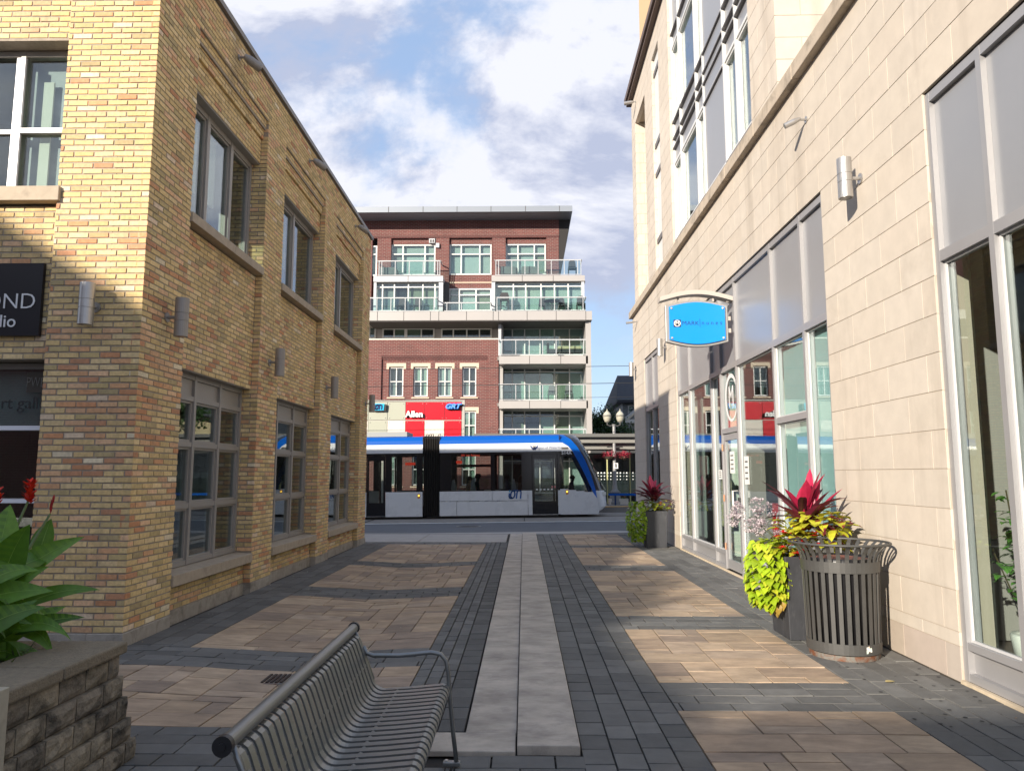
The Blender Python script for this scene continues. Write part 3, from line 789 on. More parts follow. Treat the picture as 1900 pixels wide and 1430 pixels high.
MB().box(-5.02, -4.82, 7.35, 7.353, 2.42, 2.63).build('monogram_square', mat('decal_brown', (0.05, 0.04, 0.03), 0.6), t, colattr=False)
text('monogram', 'PWD', 0.15, (-4.92, 7.347, 2.52), FRONT, mat('decal_grey', (0.25, 0.24, 0.22), 0.5), t, sx=0.62, off=-0.004)

# ================================================================ PALE STONE BUILDING (right)
RX = 3.38; RU = 3.47
sb = thing('stone_building', 'tall pale stone block building with grey framed shop windows at street level', 'building')
W1, W2, W3 = (2.2, 6.0), (8.16, 16.33), (18.55, 20.62)
ZH = 4.82
RY0, RY1 = 1.0, 22.62
blocks = []
def stone_col(zone=0):
    b = random.choice([(0.575, 0.495, 0.395), (0.60, 0.52, 0.415), (0.565, 0.475, 0.37), (0.59, 0.50, 0.395), (0.555, 0.48, 0.385), (0.61, 0.535, 0.44)])
    k = ru(0.92, 0.965); return tuple((x + y * 1.5) / 2.5 * k for x, y in zip(b, (0.56, 0.505, 0.44)))
def stone_iv(z):
    iv = [(RY0, RY1)]
    if z < ZH:
        for w in (W1, W2, W3): iv = sub_iv(iv, *w)
    return iv
def blay(ivs, z0, z1, ci, face, axis='y', L=0.665, col=None, sgn=-1, ref=0.0):
    for (a0, a1) in ivs:
        x = math.floor((a0 - ref) / L) * L + ref - (L / 2 if ci % 2 else 0)
        while x < a1 - 0.01:
            p, q = max(x, a0), min(x + L, a1)
            if q - p > 0.04:
                blocks.append(wall_piece(p + (0.003 if p > a0 else 0), q - (0.003 if q < a1 else 0), z0 + 0.003, z1 - 0.003, face, face + 0.12, axis, sgn, col() if col else stone_col(), 0.0008, 0.001))
            x += L
base_col = lambda: tuple(x * ru(0.80, 0.9) for x in (0.50, 0.44, 0.37))
zc = [0.0, 0.276, 0.384] + [0.384 + 0.3154 * i for i in range(1, 15)] + [ZH + 0.3165 * i for i in range(1, 6)]
zc = sorted(set(round(z, 4) for z in zc))
zc = [z for z in zc if not (4.79 < z < 4.815)]
zc = sorted(set(zc + [4.80])); 
for ci, (z0, z1) in enumerate(zip(zc[:-1], zc[1:])):
    if z1 - z0 < 0.05: continue
    blay(stone_iv((z0 + z1) / 2), z0, z1, ci, RX, col=base_col if z1 < 0.3 else None, ref=6.2)
# upper storeys
UY0, UY1 = 9.60, 22.60
U_Z0, U_Z1 = 6.60, 13.36
BAY, SLIT, NOTCH = (10.75, 16.72), (17.98, 18.92), (20.12, 21.88)
zu = [U_Z0 + 0.3219 * i for i in range(22)]
for ci, (z0, z1) in enumerate(zip(zu[:-1], zu[1:])):
    zm = (z0 + z1) / 2; iv = [(UY0 + 0.001, UY1)]
    iv = sub_iv(iv, *BAY)
    if zm < 12.75: iv = sub_iv(iv, *SLIT)
    if zm < 12.42: iv = sub_iv(iv, *NOTCH)
    blay(iv, z0, z1, ci, RU, ref=9.6, L=0.72)
    blay([(RU, 13.0)], z0, z1, ci + 1, UY0, axis='x', L=0.72, sgn=-1, ref=RU)
    # returns that face the camera
    blay([(RU + 0.001, RU + 0.095)], z0, z1, 0, BAY[1], axis='x', L=0.5, ref=RU)
    if zm < 12.75: blay([(RU + 0.001, RU + 0.075)], z0, z1, 0, SLIT[1], axis='x', L=0.5, ref=RU)
    if zm < 12.42: blay([(RU + 0.001, RU + 0.35)], z0, z1, ci, NOTCH[1], axis='x', L=0.24, ref=RU)
emit_pieces(blocks, 'stone_block', 'stone_blockwork', M_STONE, sb, 300)
jm = MB(); e = 0.005
def jbx(y0, y1, z0, z1, x, depth=0.28): jm.box(x + e, x + depth, y0 + .0012, y1 - .0012, z0, z1)
prev = RY0
for w in (W1, W2, W3):
    if w[0] > prev: jbx(prev, w[0], -0.02, ZH, RX)
    prev = w[1]
jbx(prev, RY1, -0.02, ZH, RX); jbx(RY0, RY1, ZH + 0.001, 6.39, RX)
jbx(UY0 + e, BAY[0], U_Z0, U_Z1, RU); jbx(BAY[1] + e, SLIT[0], U_Z0, U_Z1, RU); jbx(SLIT[1] + e, NOTCH[0], U_Z0, U_Z1, RU); jbx(NOTCH[1] + e, UY1, U_Z0, U_Z1, RU)
jbx(SLIT[0], SLIT[1], 12.76, U_Z1, RU); jbx(NOTCH[0], NOTCH[1], 12.43, U_Z1, RU)
jm.box(RU + 0.29, 13.0, UY0 + e, UY0 + 0.25, U_Z0, U_Z1)
jm.box(RU + 0.36, RU + 0.5, NOTCH[0] - .1, NOTCH[1] - .002, U_Z0, 12.5)
jm.build('wall', M_JOINT, sb, colattr=False)
# enclosure: far end, back, floors, roof
en = MB()
en.box(RX + 0.281, 13.0, RY1 - 0.25, RY1, 0, 13.3); en.box(12.7, 13.0, RY0, RY1 - 0.26, 0, 13.3)
en.box(RX + 0.281, 12.69, RY0, RY0 + 0.2, 0, 6.3)
en.build('end_wall', mat('plain_stone', (0.56, 0.48, 0.38), 0.85, vary=0.06, nscale=2), sb, colattr=False)
rf = MB(); rf.box(RX + 0.29, 12.69, RY0 + 0.21, UY0 - 0.01, 6.2, 6.38); rf.box(RU + 0.30, 12.69, UY0 + 0.26, RY1 - 0.26, 13.0, 13.3)
rf.build('roof', mat('gravel_roof', (0.25, 0.24, 0.22), 0.95), sb, colattr=False)
M_CEIL = mat('shop_ceiling', (0.45, 0.44, 0.42), 0.9); M_FLOORW = mat('shop_floor', (0.10, 0.07, 0.05), 0.5, vary=0.2, nscale=3, stretch=(1, 6, 1))
fl = MB(); fl.box(RX + 0.285, 12.68, RY0 + 0.21, RY1 - 0.26, 4.0, 4.3); fl.box(RX + 0.61, 12.68, UY0 + .3, RY1 - 0.26, 9.75, 9.95); fl.build('ceiling', M_CEIL, sb, colattr=False)
MB().box(RX + 0.281, 12.68, RY0 + 0.21, RY1 - 0.26, -0.02, 0.10).build('floor', M_FLOORW, sb, colattr=False)
iw = MB(); iw.box(7.0, 7.1, RY0 + .3, RY1 - .3, 0.11, 3.99)
iw.box(RX + 0.29, 6.99, 7.0, 7.12, 0.11, 3.99); iw.box(RX + 0.45, 6.99, 17.3, 17.42, 0.11, 3.99); iw.build('partition', mat('shop_wall', (0.30, 0.27, 0.25), 0.9), sb, colattr=False)
dk = MB(); dk.box(RU + 0.9, RU + 1.0, UY0 + .3, 22.3, 6.6, 12.9); dk.build('curtain_wall', mat('white_curtain', (0.62, 0.66, 0.66), 0.8, vary=0.05, nscale=2), sb, colattr=False)
# ledge and cornice
lg = MB()
ysl = [RY0 + 1.52 * i for i in range(15)]
for a, b_ in zip(ysl[:-1], ysl[1:]): lg.box(RX - 0.10, RU + 0.05, a + .002, b_ - .002, 6.395, 6.595)
lg.box(RX - 0.10, RU + 0.05, ysl[-1] + .002, RY1 + 0.12, 6.395, 6.595); lg.box(RX - 0.10, 13.0, RY0 - 0.1, RY0, 6.395, 6.595)
lg.build('ledge', M_LEDGE, sb, colattr=False, bevel=0.01)
co = MB(); co.box(RU - 0.14, 13.1, UY0 - 0.14, RY1 + 0.12, U_Z1 + 0.002, U_Z1 + 0.10); co.box(RU - 0.20, 13.2, UY0 - 0.2, RY1 + 0.18, U_Z1 + 0.101, U_Z1 + 0.28)
co.build('cornice', mat('brown_cornice', (0.11, 0.075, 0.06), 0.6), sb, colattr=False)
ph = MB(); ph.box(3.72, 9, 19.9, 22.2, 13.4, 17.5); ph.build('penthouse', mat('penthouse_stucco', (0.60, 0.42, 0.24), 0.85), sb, colattr=False)
ph = MB(); ph.box(3.35, 9.3, 19.5, 22.9, 17.51, 17.8); ph.build('penthouse_roof', mat('brown_cornice'), sb, colattr=False)
# groove shadow gap above shop heads
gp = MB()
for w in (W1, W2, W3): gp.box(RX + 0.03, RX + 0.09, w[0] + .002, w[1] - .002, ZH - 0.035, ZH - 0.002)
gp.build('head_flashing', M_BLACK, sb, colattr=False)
# shop fronts
TR = 3.37
M_SOILD = mat('foot_dirt', (0.05, 0.042, 0.03), 0.95, vary=0.4, nscale=30)
M_BEAD = mat('glazing_bead', (0.50, 0.50, 0.50), 0.4)
def shopfront(y0, y1, muls, lows, extra_rows=()):
    x = RX + 0.02
    f = MB()
    z0, z1 = 0.03, ZH - 0.04; fw = 0.06; fd = 0.12
    zr = 0.30
    ys_ = [y0 + .002] + list(muls) + [y1 - .002]
    for i, c in enumerate(ys_):
        a, b = (c, c + fw) if i == 0 else ((c - fw, c) if i == len(ys_) - 1 else (c - fw / 2, c + fw / 2))
        f.box(x, x + fd, a, b, z0, z1)
    f.box(x + .002, x + fd - .002, y0 + .004, y1 - .004, z1 - fw - 0.02, z1 - .001)
    f.box(x + .001, x + fd - .001, y0 + .004, y1 - .004, TR - 0.045, TR + 0.045)
    win = f.build('shop_window', M_FRAME_R, sb, colattr=False)
    for i in range(len(ys_) - 1):
        a = ys_[i] + (fw if i == 0 else fw / 2); b = ys_[i + 1] - (fw if i == len(ys_) - 2 else fw / 2)
        MB().box(x + 0.045, x + 0.06, a + .001, b - .001, TR + 0.046, z1 - fw - 0.021).build('spandrel', M_PANEL_R, win, colattr=False)
        if (i in lows.get('door', ())): continue
        s = MB(); s.box(x + .003, x + fd - .003, a + .0005, b - .0005, z0, 0.09); s.box(x + .003, x + fd - .003, a + .0005, b - .0005, zr - 0.035, zr + 0.02)
        s.box(x + 0.05, x + 0.065, a, b, 0.091, zr - 0.036)
        zt = TR - 0.046
        rows = [zr + 0.021, zt]
        for (j, zz) in extra_rows:
            if j == i: s.box(x + .003, x + fd - .003, a + .0005, b - .0005, zz - 0.04, zz + 0.04); rows = [zr + 0.021, zz - 0.041, zz + 0.041, zt]
        s.build('rail', M_FRAME_R, win, colattr=False)
        for r in range(0, len(rows), 2):
            MB().box(x + 0.055, x + 0.063, a + .001, b - .001, rows[r], rows[r + 1]).build('pane', M_GLASS_SHOP, win, colattr=False)
            bd = MB(); q0, q1, w_ = rows[r] + .001, rows[r + 1] - .001, 0.018
            bd.box(x + .035, x + .054, a + .001, a + w_, q0, q1); bd.box(x + .035, x + .054, b - w_, b - .001, q0, q1)
            bd.box(x + .035, x + .054, a + w_, b - w_, q0, q0 + w_); bd.box(x + .035, x + .054, a + w_, b - w_, q1 - w_, q1)
            bd.build('glazing_bead', M_BEAD, win, colattr=False)
    return win
sw1 = shopfront(*W1, (3.1, 4.1, 5.27), {})
sw2 = shopfront(*W2, (8.92, 10.05, 11.83, 12.80, 13.45, 15.24), {'door': (3,)}, extra_rows=((1, 2.315),))
sw3 = shopfront(*W3, (19.5,), {})
# door between 11.83 and 12.80
x = RX + 0.02
dr = MB(); a, b = 11.86, 12.77
for q in ((a + .002, a + 0.09, 0.05, 2.27), (b - 0.09, b - .002, 0.05, 2.27), (a + 0.09, b - 0.09, 0.05, 0.20), (a + 0.09, b - 0.09, 2.17, 2.27)): dr.box(x + 0.02, x + 0.08, *q)
door = dr.build('door', M_FRAME_R, sb, colattr=False)
MB().box(x + 0.045, x + 0.053, a + 0.091, b - 0.091, 0.201, 2.169).build('pane', M_GLASS_SHOP, door, colattr=False)
MB().box(x + .002, x + 0.118, a - .028, b + .028, 2.285, 2.37).build('door_head', M_FRAME_R, sb, colattr=False)
MB().box(x + 0.055, x + 0.063, a, b, 2.371, TR - 0.047).build('transom_pane', M_GLASS_SHOP, sb, colattr=False)
MB().tube([(x + 0.02, 11.98, 1.34), (x - 0.07, 11.98, 1.34), (x - 0.07, 11.98, 0.94), (x + 0.02, 11.98, 0.94)], 0.013, 8).build('handle', M_FRAME_W, door, smooth=True, colattr=False)
for z in (0.35, 1.15, 2.0): MB().tube([(x + 0.0, b - 0.003, z), (x + 0.0, b - 0.003, z + 0.11)], 0.014, 8).build('hinge', mat('brass_hinge', (0.45, 0.22, 0.12), 0.5, metal=0.3), door, colattr=False)
# door buzzer
MB().box(x - 0.03, x, 11.79, 11.87, 1.12, 1.24).build('buzzer', M_BLACK, sb, colattr=False, bevel=0.01)
# pale shelving and privacy panels inside the shop windows
M_TEAL = mat('frosted_panel', (0.36, 0.53, 0.53), 0.5, vary=0.04, nscale=1)
MB().box(RX + 0.15, RX + 0.17, 8.2, 10.02, 0.33, 3.32).build('privacy_panel', M_TEAL, sb, colattr=False)
MB().box(RX + 0.30, RX + 0.33, 15.3, 16.25, 0.33, 3.3).build('privacy_panel', mat('frosted_panel_grey', (0.26, 0.31, 0.29), 0.6), sb, colattr=False)
MB().box(3.80, 3.90, 6.36, 6.46, 0.11, 3.98).box(3.86, 3.98, 13.9, 14.02, 0.11, 3.98).box(3.95, 4.1, 11.2, 11.35, .11, 3.98).build('column', mat('white_column', (0.66, 0.72, 0.62), 0.6), sb, colattr=False)
MB().box(3.70, 3.76, 6.5, 6.58, 0.11, 3.98).build('inner_post', mat('teal_post', (0.16, 0.24, 0.24), 0.6), sb, colattr=False)
# threshold strip along the shop fronts
th = MB()
for w in (W1, W2): th.box(RX - 0.012, RX + 0.02, w[0], w[1], -0.02, 0.028)
th.build('threshold', mat('pale_threshold', (0.52, 0.43, 0.31), 0.85, vary=0.15, nscale=12), sb, colattr=False)
dl = MB()
for a, c in ((W1[1], W2[0]), (W2[1], W3[0]), (W3[1], RY1)): dl.box(RX - 0.016, RX + 0.01, a, c, -0.02, 0.006)
tag(dl.build('wall_foot_dirt', M_SOILD, sb, colattr=False), kind='stuff')
# upper glazed bay : frames at RU+.1
xb = RU + 0.085
def bay_part(name, m, y0, y1, z0, z1, dx0, dx1): return MB().box(xb + dx0, xb + dx1, y0, y1, z0, z1).build(name, m, sb, colattr=False)
ycols = [10.76, 11.62, 12.35, 13.80, 14.40, 15.90, 16.71]
zrow = [6.60, 6.98, 8.80, 9.22, 9.45, 9.85, 11.65, 12.05, 13.35]
fr = MB()
for i, y in enumerate(ycols):
    fr.box(xb - 0.03, xb + 0.12, y - (0.035 if 0 < i < 6 else 0) - (0 if i < 6 else 0.07), y + (0.035 if 0 < i < 6 else 0) + (0.07 if i == 0 else 0), 6.6, 13.35)
for z in zrow: fr.box(xb - 0.02, xb + 0.11, ycols[0] + .002, ycols[-1] - .002, z - 0.03, z + 0.03)
bayw = fr.build('bay_window', M_FRAME_W, sb, colattr=False)
M_SILL_SHADE = mat('dark_sill', (0.15, 0.14, 0.14), 0.5)  # dark tone paints the shade beneath the bay's window rails
for i in range(6):
    y0, y1 = ycols[i] + .036, ycols[i + 1] - .036
    for k in range(len(zrow) - 1):
        z0, z1 = zrow[k] + .031, zrow[k + 1] - .031
        if (z1 - z0) < 0.6 or i == 2 or k == 7:
            MB().box(xb - 0.008 if i == 2 else xb + 0.02, xb + 0.03, y0, y1, z0, z1).build('spandrel', M_PANEL_R, bayw, colattr=False)
            MB().box(xb - 0.045, xb + 0.019 if i != 2 else xb - .009, y0, y1, z1 - 0.03, z1).build('drip_sill_shade', M_SILL_SHADE, bayw, colattr=False)
        else:
            MB().box(xb + 0.05, xb + 0.058, y0, y1, z0, z1).build('pane', M_GLASS_FAR, bayw, colattr=False)
            s = MB(); w_ = 0.05
            s.box(xb + .0, xb + .049, y0, y0 + w_, z0, z1); s.box(xb + .0, xb + .049, y1 - w_, y1, z0, z1); s.box(xb, xb + .049, y0 + w_, y1 - w_, z0, z0 + w_); s.box(xb, xb + .049, y0 + w_, y1 - w_, z1 - w_, z1)
            s.build('sash', M_FRAME_W, bayw, colattr=False)
            MB().box(xb - 0.038, xb - 0.021, y0 - .03, y1 + .03, z0 - 0.075, z0 - 0.035).build('drip_sill_shade', M_SILL_SHADE, bayw, colattr=False)
# slit window
fr = MB(); fr.box(RU + 0.075, RU + 0.13, SLIT[0] + .002, SLIT[1] - .002, 6.6, 12.75); fr.build('slit_window', M_FRAME_W, sb, colattr=False)
for z in (7.6, 9.4, 10.2, 12.2): MB().box(RU + 0.04, RU + 0.074, SLIT[0] + .004, SLIT[1] - .004, z, z + 0.12).build('slit_transom', mat('dark_sill'), sb, colattr=False)
box('notch_window', M_PANEL_R, sb, RU + 0.30, RU + 0.355, NOTCH[0] + 0.3, NOTCH[1] - 0.4, 8.2, 9.6)

# ---------------------------------------------------------------- shop front lettering, notices, things inside
t = thing('window_logo', 'white ring and letter M stuck on the glass above the shop door', 'window lettering', (RX + 0.07, 12.30, 2.87), rot=(0, 0, 0))
ring = MB(); NR = 26
for k in range(NR):
    a0, a1 = 2 * math.pi * k / NR, 2 * math.pi * (k + 1) / NR
    def rp(a, s): 
        rr = 0.40 if s else 0.40 - (0.035 + 0.045 * (0.5 + 0.5 * math.cos(a - 0.7)))
        return (0.36 * rr / 0.40 * math.cos(a), rr * math.sin(a))
    p0, p1, q0, q1 = rp(a0, 1), rp(a1, 1), rp(a0, 0), rp(a1, 0)
    ring.prism([p0, p1, q1, q0], -0.004, -0.002, ax='x')
ring.build('ring', M_WHITE_L, t, colattr=False)
text('letter', 'M', 0.50, (-0.004, 0, 0.0), (R(90), 0, R(-90)), M_WHITE_L, t, sx=0.8)
M_PAPER = mat('paper', (0.72, 0.72, 0.70), 0.8)
def notice(lbl, y0, y1, z0, z1, m=M_PAPER, xx=RX + 0.062):
    t = thing('notice', lbl, 'notice', (xx, y0, z0))
    MB().box(-0.003, 0, 0, y1 - y0, 0, z1 - z0).build('sheet', m, t, colattr=False)
    b = MB(); n = 4
    for i in range(n): b.box(-0.0045, -0.0032, (y1 - y0) * 0.2, (y1 - y0) * 0.8, (z1 - z0) * (0.18 + 0.2 * i), (z1 - z0) * (0.22 + 0.2 * i) + .006)
    b.build('print', mat('ink', (0.05, 0.05, 0.05), 0.8), t, colattr=False)
notice('white opening hours sheet taped inside the glass of the shop door', 12.22, 12.48, 1.62, 1.98)
notice('pale notice sheet on the wide pane just right of the shop door', 11.45, 11.68, 1.45, 1.88)
notice('small white card on the narrow pane left of the shop door', 13.0, 13.22, 1.52, 1.68)
t = thing('open_sign', 'small red sign with a white letter C leaning inside the shop window by the flowers', 'sign', (RX + 0.16, 10.5, 0.95))
MB().box(-0.01, 0, -0.30, 0.22, -0.3, 0.25).build('board', mat('sign_red', (0.55, 0.03, 0.03), 0.5), t, colattr=False)
text('letter', 'C', 0.36, (-0.015, -0.05, 0.0), (R(90), 0, R(-90)), M_WHITE_L, t)
t = thing('black_screen', 'large black display screen standing inside the shop window', 'screen', (3.72, 10.9, 0.11))
MB().box(0, 0.06, -0.55, 0.65, 0.9, 1.85).build('panel', M_BLACK, t, colattr=False); MB().box(0.01, 0.05, 0, 0.1, 0, 0.9).build('stand', M_BLACK, t, colattr=False)
t = thing('cloth_rail_shirt', 'pale shirt hanging on a stand inside the shop window by the far planter', 'shirt', (3.75, 13.9, 0.1))
b = MB(); b.prism([(-0.22, 0.55), (0.22, 0.55), (0.17, 1.35), (0.08, 1.45), (-0.08, 1.45), (-0.17, 1.35)], -0.05, 0.05, ax='x'); b.build('fabric', mat('cream_cloth', (0.50, 0.46, 0.32), 0.9), t, colattr=False)
MB().tube([(0, 0, 0), (0, 0, 1.5)], 0.015, 6).build('pole', M_BLACK, t, colattr=False)
# indoor plant near the first window
def leaf(mb, base, direc, up, L, W, droop, col, n=5, shape='lance', fold=0.15, col2=None, rib=None):
    d = Vector(direc).normalized(); u = Vector(up).normalized(); s = d.cross(u)
    if s.length < 1e-3: s = d.cross(Vector((1, 0.3, 0)))
    s.normalize(); u = s.cross(d).normalized()
    p = Vector(base); rows = []
    for i in range(n + 1):
        f = i / n
        if shape == 'lance': w = W * (math.sin(math.pi * min(1, f * 0.93 + 0.07)) ** 0.75)
        elif shape == 'paddle': w = W * (math.sin(math.pi * (f ** 0.72)) ** 0.9 if 0 < f < 1 else 0.02)
        elif shape == 'blade': w = W * (1 - f) ** 0.55 * min(1, 0.45 + f * 2.5)
        else: w = W * math.sin(math.pi * f ** 0.6) ** 0.8 if 0 < f < 1 else 0.0
        if i == n: w = 0.0
        w *= 0.5
        rows.append((p - s * w + u * w * fold, p.copy(), p + s * w + u * w * fold))
        p = p + d * (L / n)
        d = (d + Vector((0, 0, -1)) * droop / n).normalized(); u = s.cross(d).normalized()
    if rib:
        for i in range(n - 1):
            a, b_ = rows[i][1] + u * 0.0025, rows[i + 1][1] + u * 0.0025; k0 = s * (0.0035 * (1 - i / n)); k1 = s * (0.0035 * (1 - (i + 1) / n))
            mb.face([a - k0, a + k0, b_ + k1, b_ - k1], rib)
    base_i = len(mb.v)
    for r in rows: mb.v.extend([tuple(q) for q in r])
    for i in range(n):
        a = base_i + i * 3
        c1 = col
        c2 = col2 if (col2 and 0 < i) else col
        mb.f.append((a, a + 1, a + 4, a + 3)); mb.c.append(c1 if not col2 else (c2 if i % 2 else c1)); mb.m.append(0)
        mb.f.append((a + 1, a + 2, a + 5, a + 4)); mb.c.append(c1); mb.m.append(0)
def shade(c, a=0.8, b=1.2):
    k = ru(a, b); return tuple(x * k for x in c)
def rdir(az, el): return Vector((math.cos(az) * math.cos(el), math.sin(az) * math.cos(el), math.sin(el)))
t = thing('indoor_plant', 'leafy green potted plant in a white pot inside the near shop window', 'plant', (4.02, 6.10, 0.11))
MB().lathe([(0.0, 0.0), (0.13, 0.0), (0.16, 0.22), (0.15, 0.24), (0.13, 0.22), (0.0, 0.20)], 0, 0, 20).build('pot', mat('white_pot', (0.75, 0.74, 0.70), 0.4), t, smooth=True, colattr=False)
b = MB(); f_ = MB()
for k in range(9):
    az = ru(0, 6.28); tip = Vector((math.cos(az) * ru(.1, .3), math.sin(az) * ru(.1, .3), ru(0.8, 1.45)))
    pts = [Vector((0, 0, 0.2)), tip * 0.5 + Vector((0, 0, 0.1)), tip]
    b.tube(pts, 0.006, 5, (0.10, 0.08, 0.04))
    for j in range(26):
        q = pts[1].lerp(tip, ru(0, 1)) + Vector((ru(-.05, .05), ru(-.05, .05), ru(-.05, .05)))
        leaf(f_, q, rdir(ru(0, 6.28), ru(-0.4, 0.5)), (0, 0, 1), ru(0.09, 0.15), 0.055, 0.8, shade((0.10, 0.26, 0.04)), 3, 'heart')
b.build('stem', M_LEAF, t); tag(f_.build('leaves', M_LEAF, t), kind=None)

# ---------------------------------------------------------------- blue hanging shop sign
t = thing('hanging_shop_sign', 'bright blue shop sign reading MARK nunes under a curved grey bracket', 'sign', (2.82, 11.9, 4.04))
def barrel(w, h, bul, n=12):
    pts = []
    for i in range(n + 1): f = i / n; pts.append((-w + 2 * w * f, h - bul + bul * math.sin(math.pi * f)))
    for i in range(n + 1): f = i / n; pts.append((w - 2 * w * f, -h + bul - bul * math.sin(math.pi * f)))
    return pts
def bow(pts, k): return [(x + (k * (1 - (z / 0.37) ** 2)) * (1 if x > 0.3 else -1 if x < -0.3 else 0), z) for x, z in pts]
MB().prism(barrel(0.505, 0.385, 0.085), 0.0, 0.09).build('sign_box', mat('sign_frame', (0.36, 0.35, 0.34), 0.4, metal=0.4), t, colattr=False, bevel=0.005)
MB().prism(barrel(0.452, 0.345, 0.075), -0.035, -0.020).build('face_plate', mat('sign_blue', (0.0, 0.24, 0.78), 0.28), t, colattr=False)
MB().prism(barrel(0.452, 0.345, 0.075), 0.110, 0.125).build('face_plate', mat('sign_blue'), t, colattr=False)
b = MB()
for sx in (-0.415, 0.415):
    for sz in (-0.245, 0.245):
        b.tube([(sx, -0.05, sz), (sx, 0.0, sz)], 0.018, 10)
b.build('standoff_bolt', mat('chrome', (0.75, 0.75, 0.75), 0.2, metal=0.9), t, colattr=False)
arc_o = [(-0.60 + 1.20 * i / 14, 0.43 + 0.115 * math.sin(math.pi * i / 14)) for i in range(15)]
MB().prism(arc_o + [(x, z - 0.07) for x, z in arc_o[::-1]], -0.06, 0.15).build('curved_canopy', mat('bracket_paint', (0.44, 0.40, 0.36), 0.5), t, colattr=False)
b = MB(); b.box(-0.30, -0.27, 0.03, 0.06, 0.37, 0.47); b.box(0.27, 0.30, 0.03, 0.06, 0.37, 0.47); b.box(0.50, 0.56, 0.02, 0.07, 0.05, 0.12); b.box(0.50, 0.56, 0.02, 0.07, -0.15, -0.08); b.box(0.50, 0.565, 0.02, 0.07, 0.36, 0.40)
b.build('bracket', mat('bracket_paint'), t, colattr=False)
M_INKB = mat('sign_ink', (0.012, 0.02, 0.05), 0.5)
MB().box(-0.385, -0.265, -0.039, -0.036, -0.065, 0.055).build('logo_square', M_INKB, t, colattr=False)
rg = MB()
for k in range(20):
    a0, a1 = 6.283 * k / 20, 6.283 * (k + 1) / 20
    rg.prism([(-0.325 + 0.054 * math.cos(a0), -0.005 + 0.054 * math.sin(a0)), (-0.325 + 0.054 * math.cos(a1), -0.005 + 0.054 * math.sin(a1)), (-0.325 + 0.043 * math.cos(a1), -0.005 + 0.043 * math.sin(a1)), (-0.325 + 0.043 * math.cos(a0), -0.005 + 0.043 * math.sin(a0))], -0.042, -0.040)
rg.build('logo_ring', M_WHITE_L, t, colattr=False)
text('logo_letter', 'M', 0.085, (-0.325, -0.043, -0.005), FRONT, M_WHITE_L, t, off=0.001)
text('lettering', 'MARK', 0.098, (-0.110, -0.038, -0.005), FRONT, M_INKB, t, sx=1.05, off=-0.001)
MB().box(0.040, 0.046, -0.039, -0.036, -0.07, 0.07).build('divider', M_INKB, t, colattr=False)
text('lettering', 'n u n e s', 0.098, (0.235, -0.038, 0.0), FRONT, M_INKB, t, sx=0.98, off=-0.001)

# ---------------------------------------------------------------- wall lamps and spotlights
def wall_lamp(label, loc, out, m, group):
    """vertical up and down light; out = unit vector away from the wall"""
    ang = math.atan2(out[1], out[0])
    t = thing('wall_lamp', label, 'lamp', loc, group, rot=(0, 0, ang))
    MB().lathe([(0.0, -0.20), (0.062, -0.20), (0.062, -0.205), (0.070, -0.205), (0.070, -0.045), (0.066, -0.043), (0.066, -0.040), (0.070, -0.038), (0.070, 0.038), (0.066, 0.040), (0.066, 0.043), (0.070, 0.045), (0.070, 0.205), (0.0, 0.205)], 0.16, 0, 22).build('body', m, t, smooth=False, colattr=False)
    MB().tube([(0.0, 0, 0), (0.095, 0, 0)], 0.018, 10).build('arm', m, t, colattr=False)
    MB().tube([(0.001, 0, 0), (0.014, 0, 0)], 0.052, 18).build('wall_plate', m, t, colattr=False)
    MB().tube([(0.16, 0, -0.2065), (0.16, 0, -0.2055)], 0.055, 16).build('lens', mat('lamp_lens', (0.20, 0.20, 0.20), 0.15), t, colattr=False)
GL = 'cylinder lamps on the brick building'; GR = 'cylinder lamps on the stone building'
wall_lamp('taupe cylinder wall lamp on the front brick face beside the black sign', (-4.22, FY0, 3.235), (0, -1), M_LAMP, GL)
wall_lamp('taupe cylinder wall lamp on the first brick pier round the building corner', (LX0, 7.60, 3.24), (1, 0), M_LAMP_T, GL)
wall_lamp('taupe cylinder wall lamp on the brick pier between first and second window bays', (LX0, 10.76, 3.24), (1, 0), M_LAMP_T, GL)
wall_lamp('taupe cylinder wall lamp on the brick pier between second and third window bays', (LX0, 13.95, 3.24), (1, 0), M_LAMP_T, GL)
wall_lamp('taupe cylinder wall lamp at the street end of the brick building', (LX0, 17.45, 3.27), (1, 0), M_LAMP_T, GL)
wall_lamp('silver cylinder wall lamp on the stone pier above the litter bin', (RX, 7.17, 4.54), (-1, 0), M_LAMP, GR)
wall_lamp('silver cylinder wall lamp just behind the blue hanging sign', (RX, 17.35, 4.58), (-1, 0), M_LAMP, GR)
wall_lamp('silver cylinder wall lamp at the street corner of the stone building', (RX, 22.0, 4.72), (-1, 0), M_LAMP, GR)
def spot(label, loc, out, m, dirv, L=0.24, r=0.055, group=None):
    t = thing('spotlight', label, 'spotlight', loc, group)
    o = Vector((out[0], out[1], 0))
    MB().tube([o * 0.001, o * 0.012], 0.04, 14).build('wall_plate', m, t, colattr=False)
    MB().tube([o * 0.01, o * 0.10], 0.015, 8).build('arm', m, t, colattr=False)
    d = Vector(dirv).normalized(); s0 = o * 0.10 - d * 0.03
    b = MB(); b.tube([s0, s0 + d * 0.03, s0 + d * 0.08, s0 + d * L], [r * 0.5, r * 0.72, r, r], 18); b.build('head', m, t, colattr=False, smooth=False)
    MB().tube([s0 + d * (L + 0.0005), s0 + d * (L + 0.002)], r * 0.8, 14).build('lens', mat('lamp_lens'), t, colattr=False)
GS = 'spotlights under the brick parapet'
spot('grey spotlight under the brick parapet above the first window bay', (LX0, 9.15, 7.07), (1, 0), M_LAMP_T, (0.62, 0.55, -0.34), 0.25, 0.06, GS)
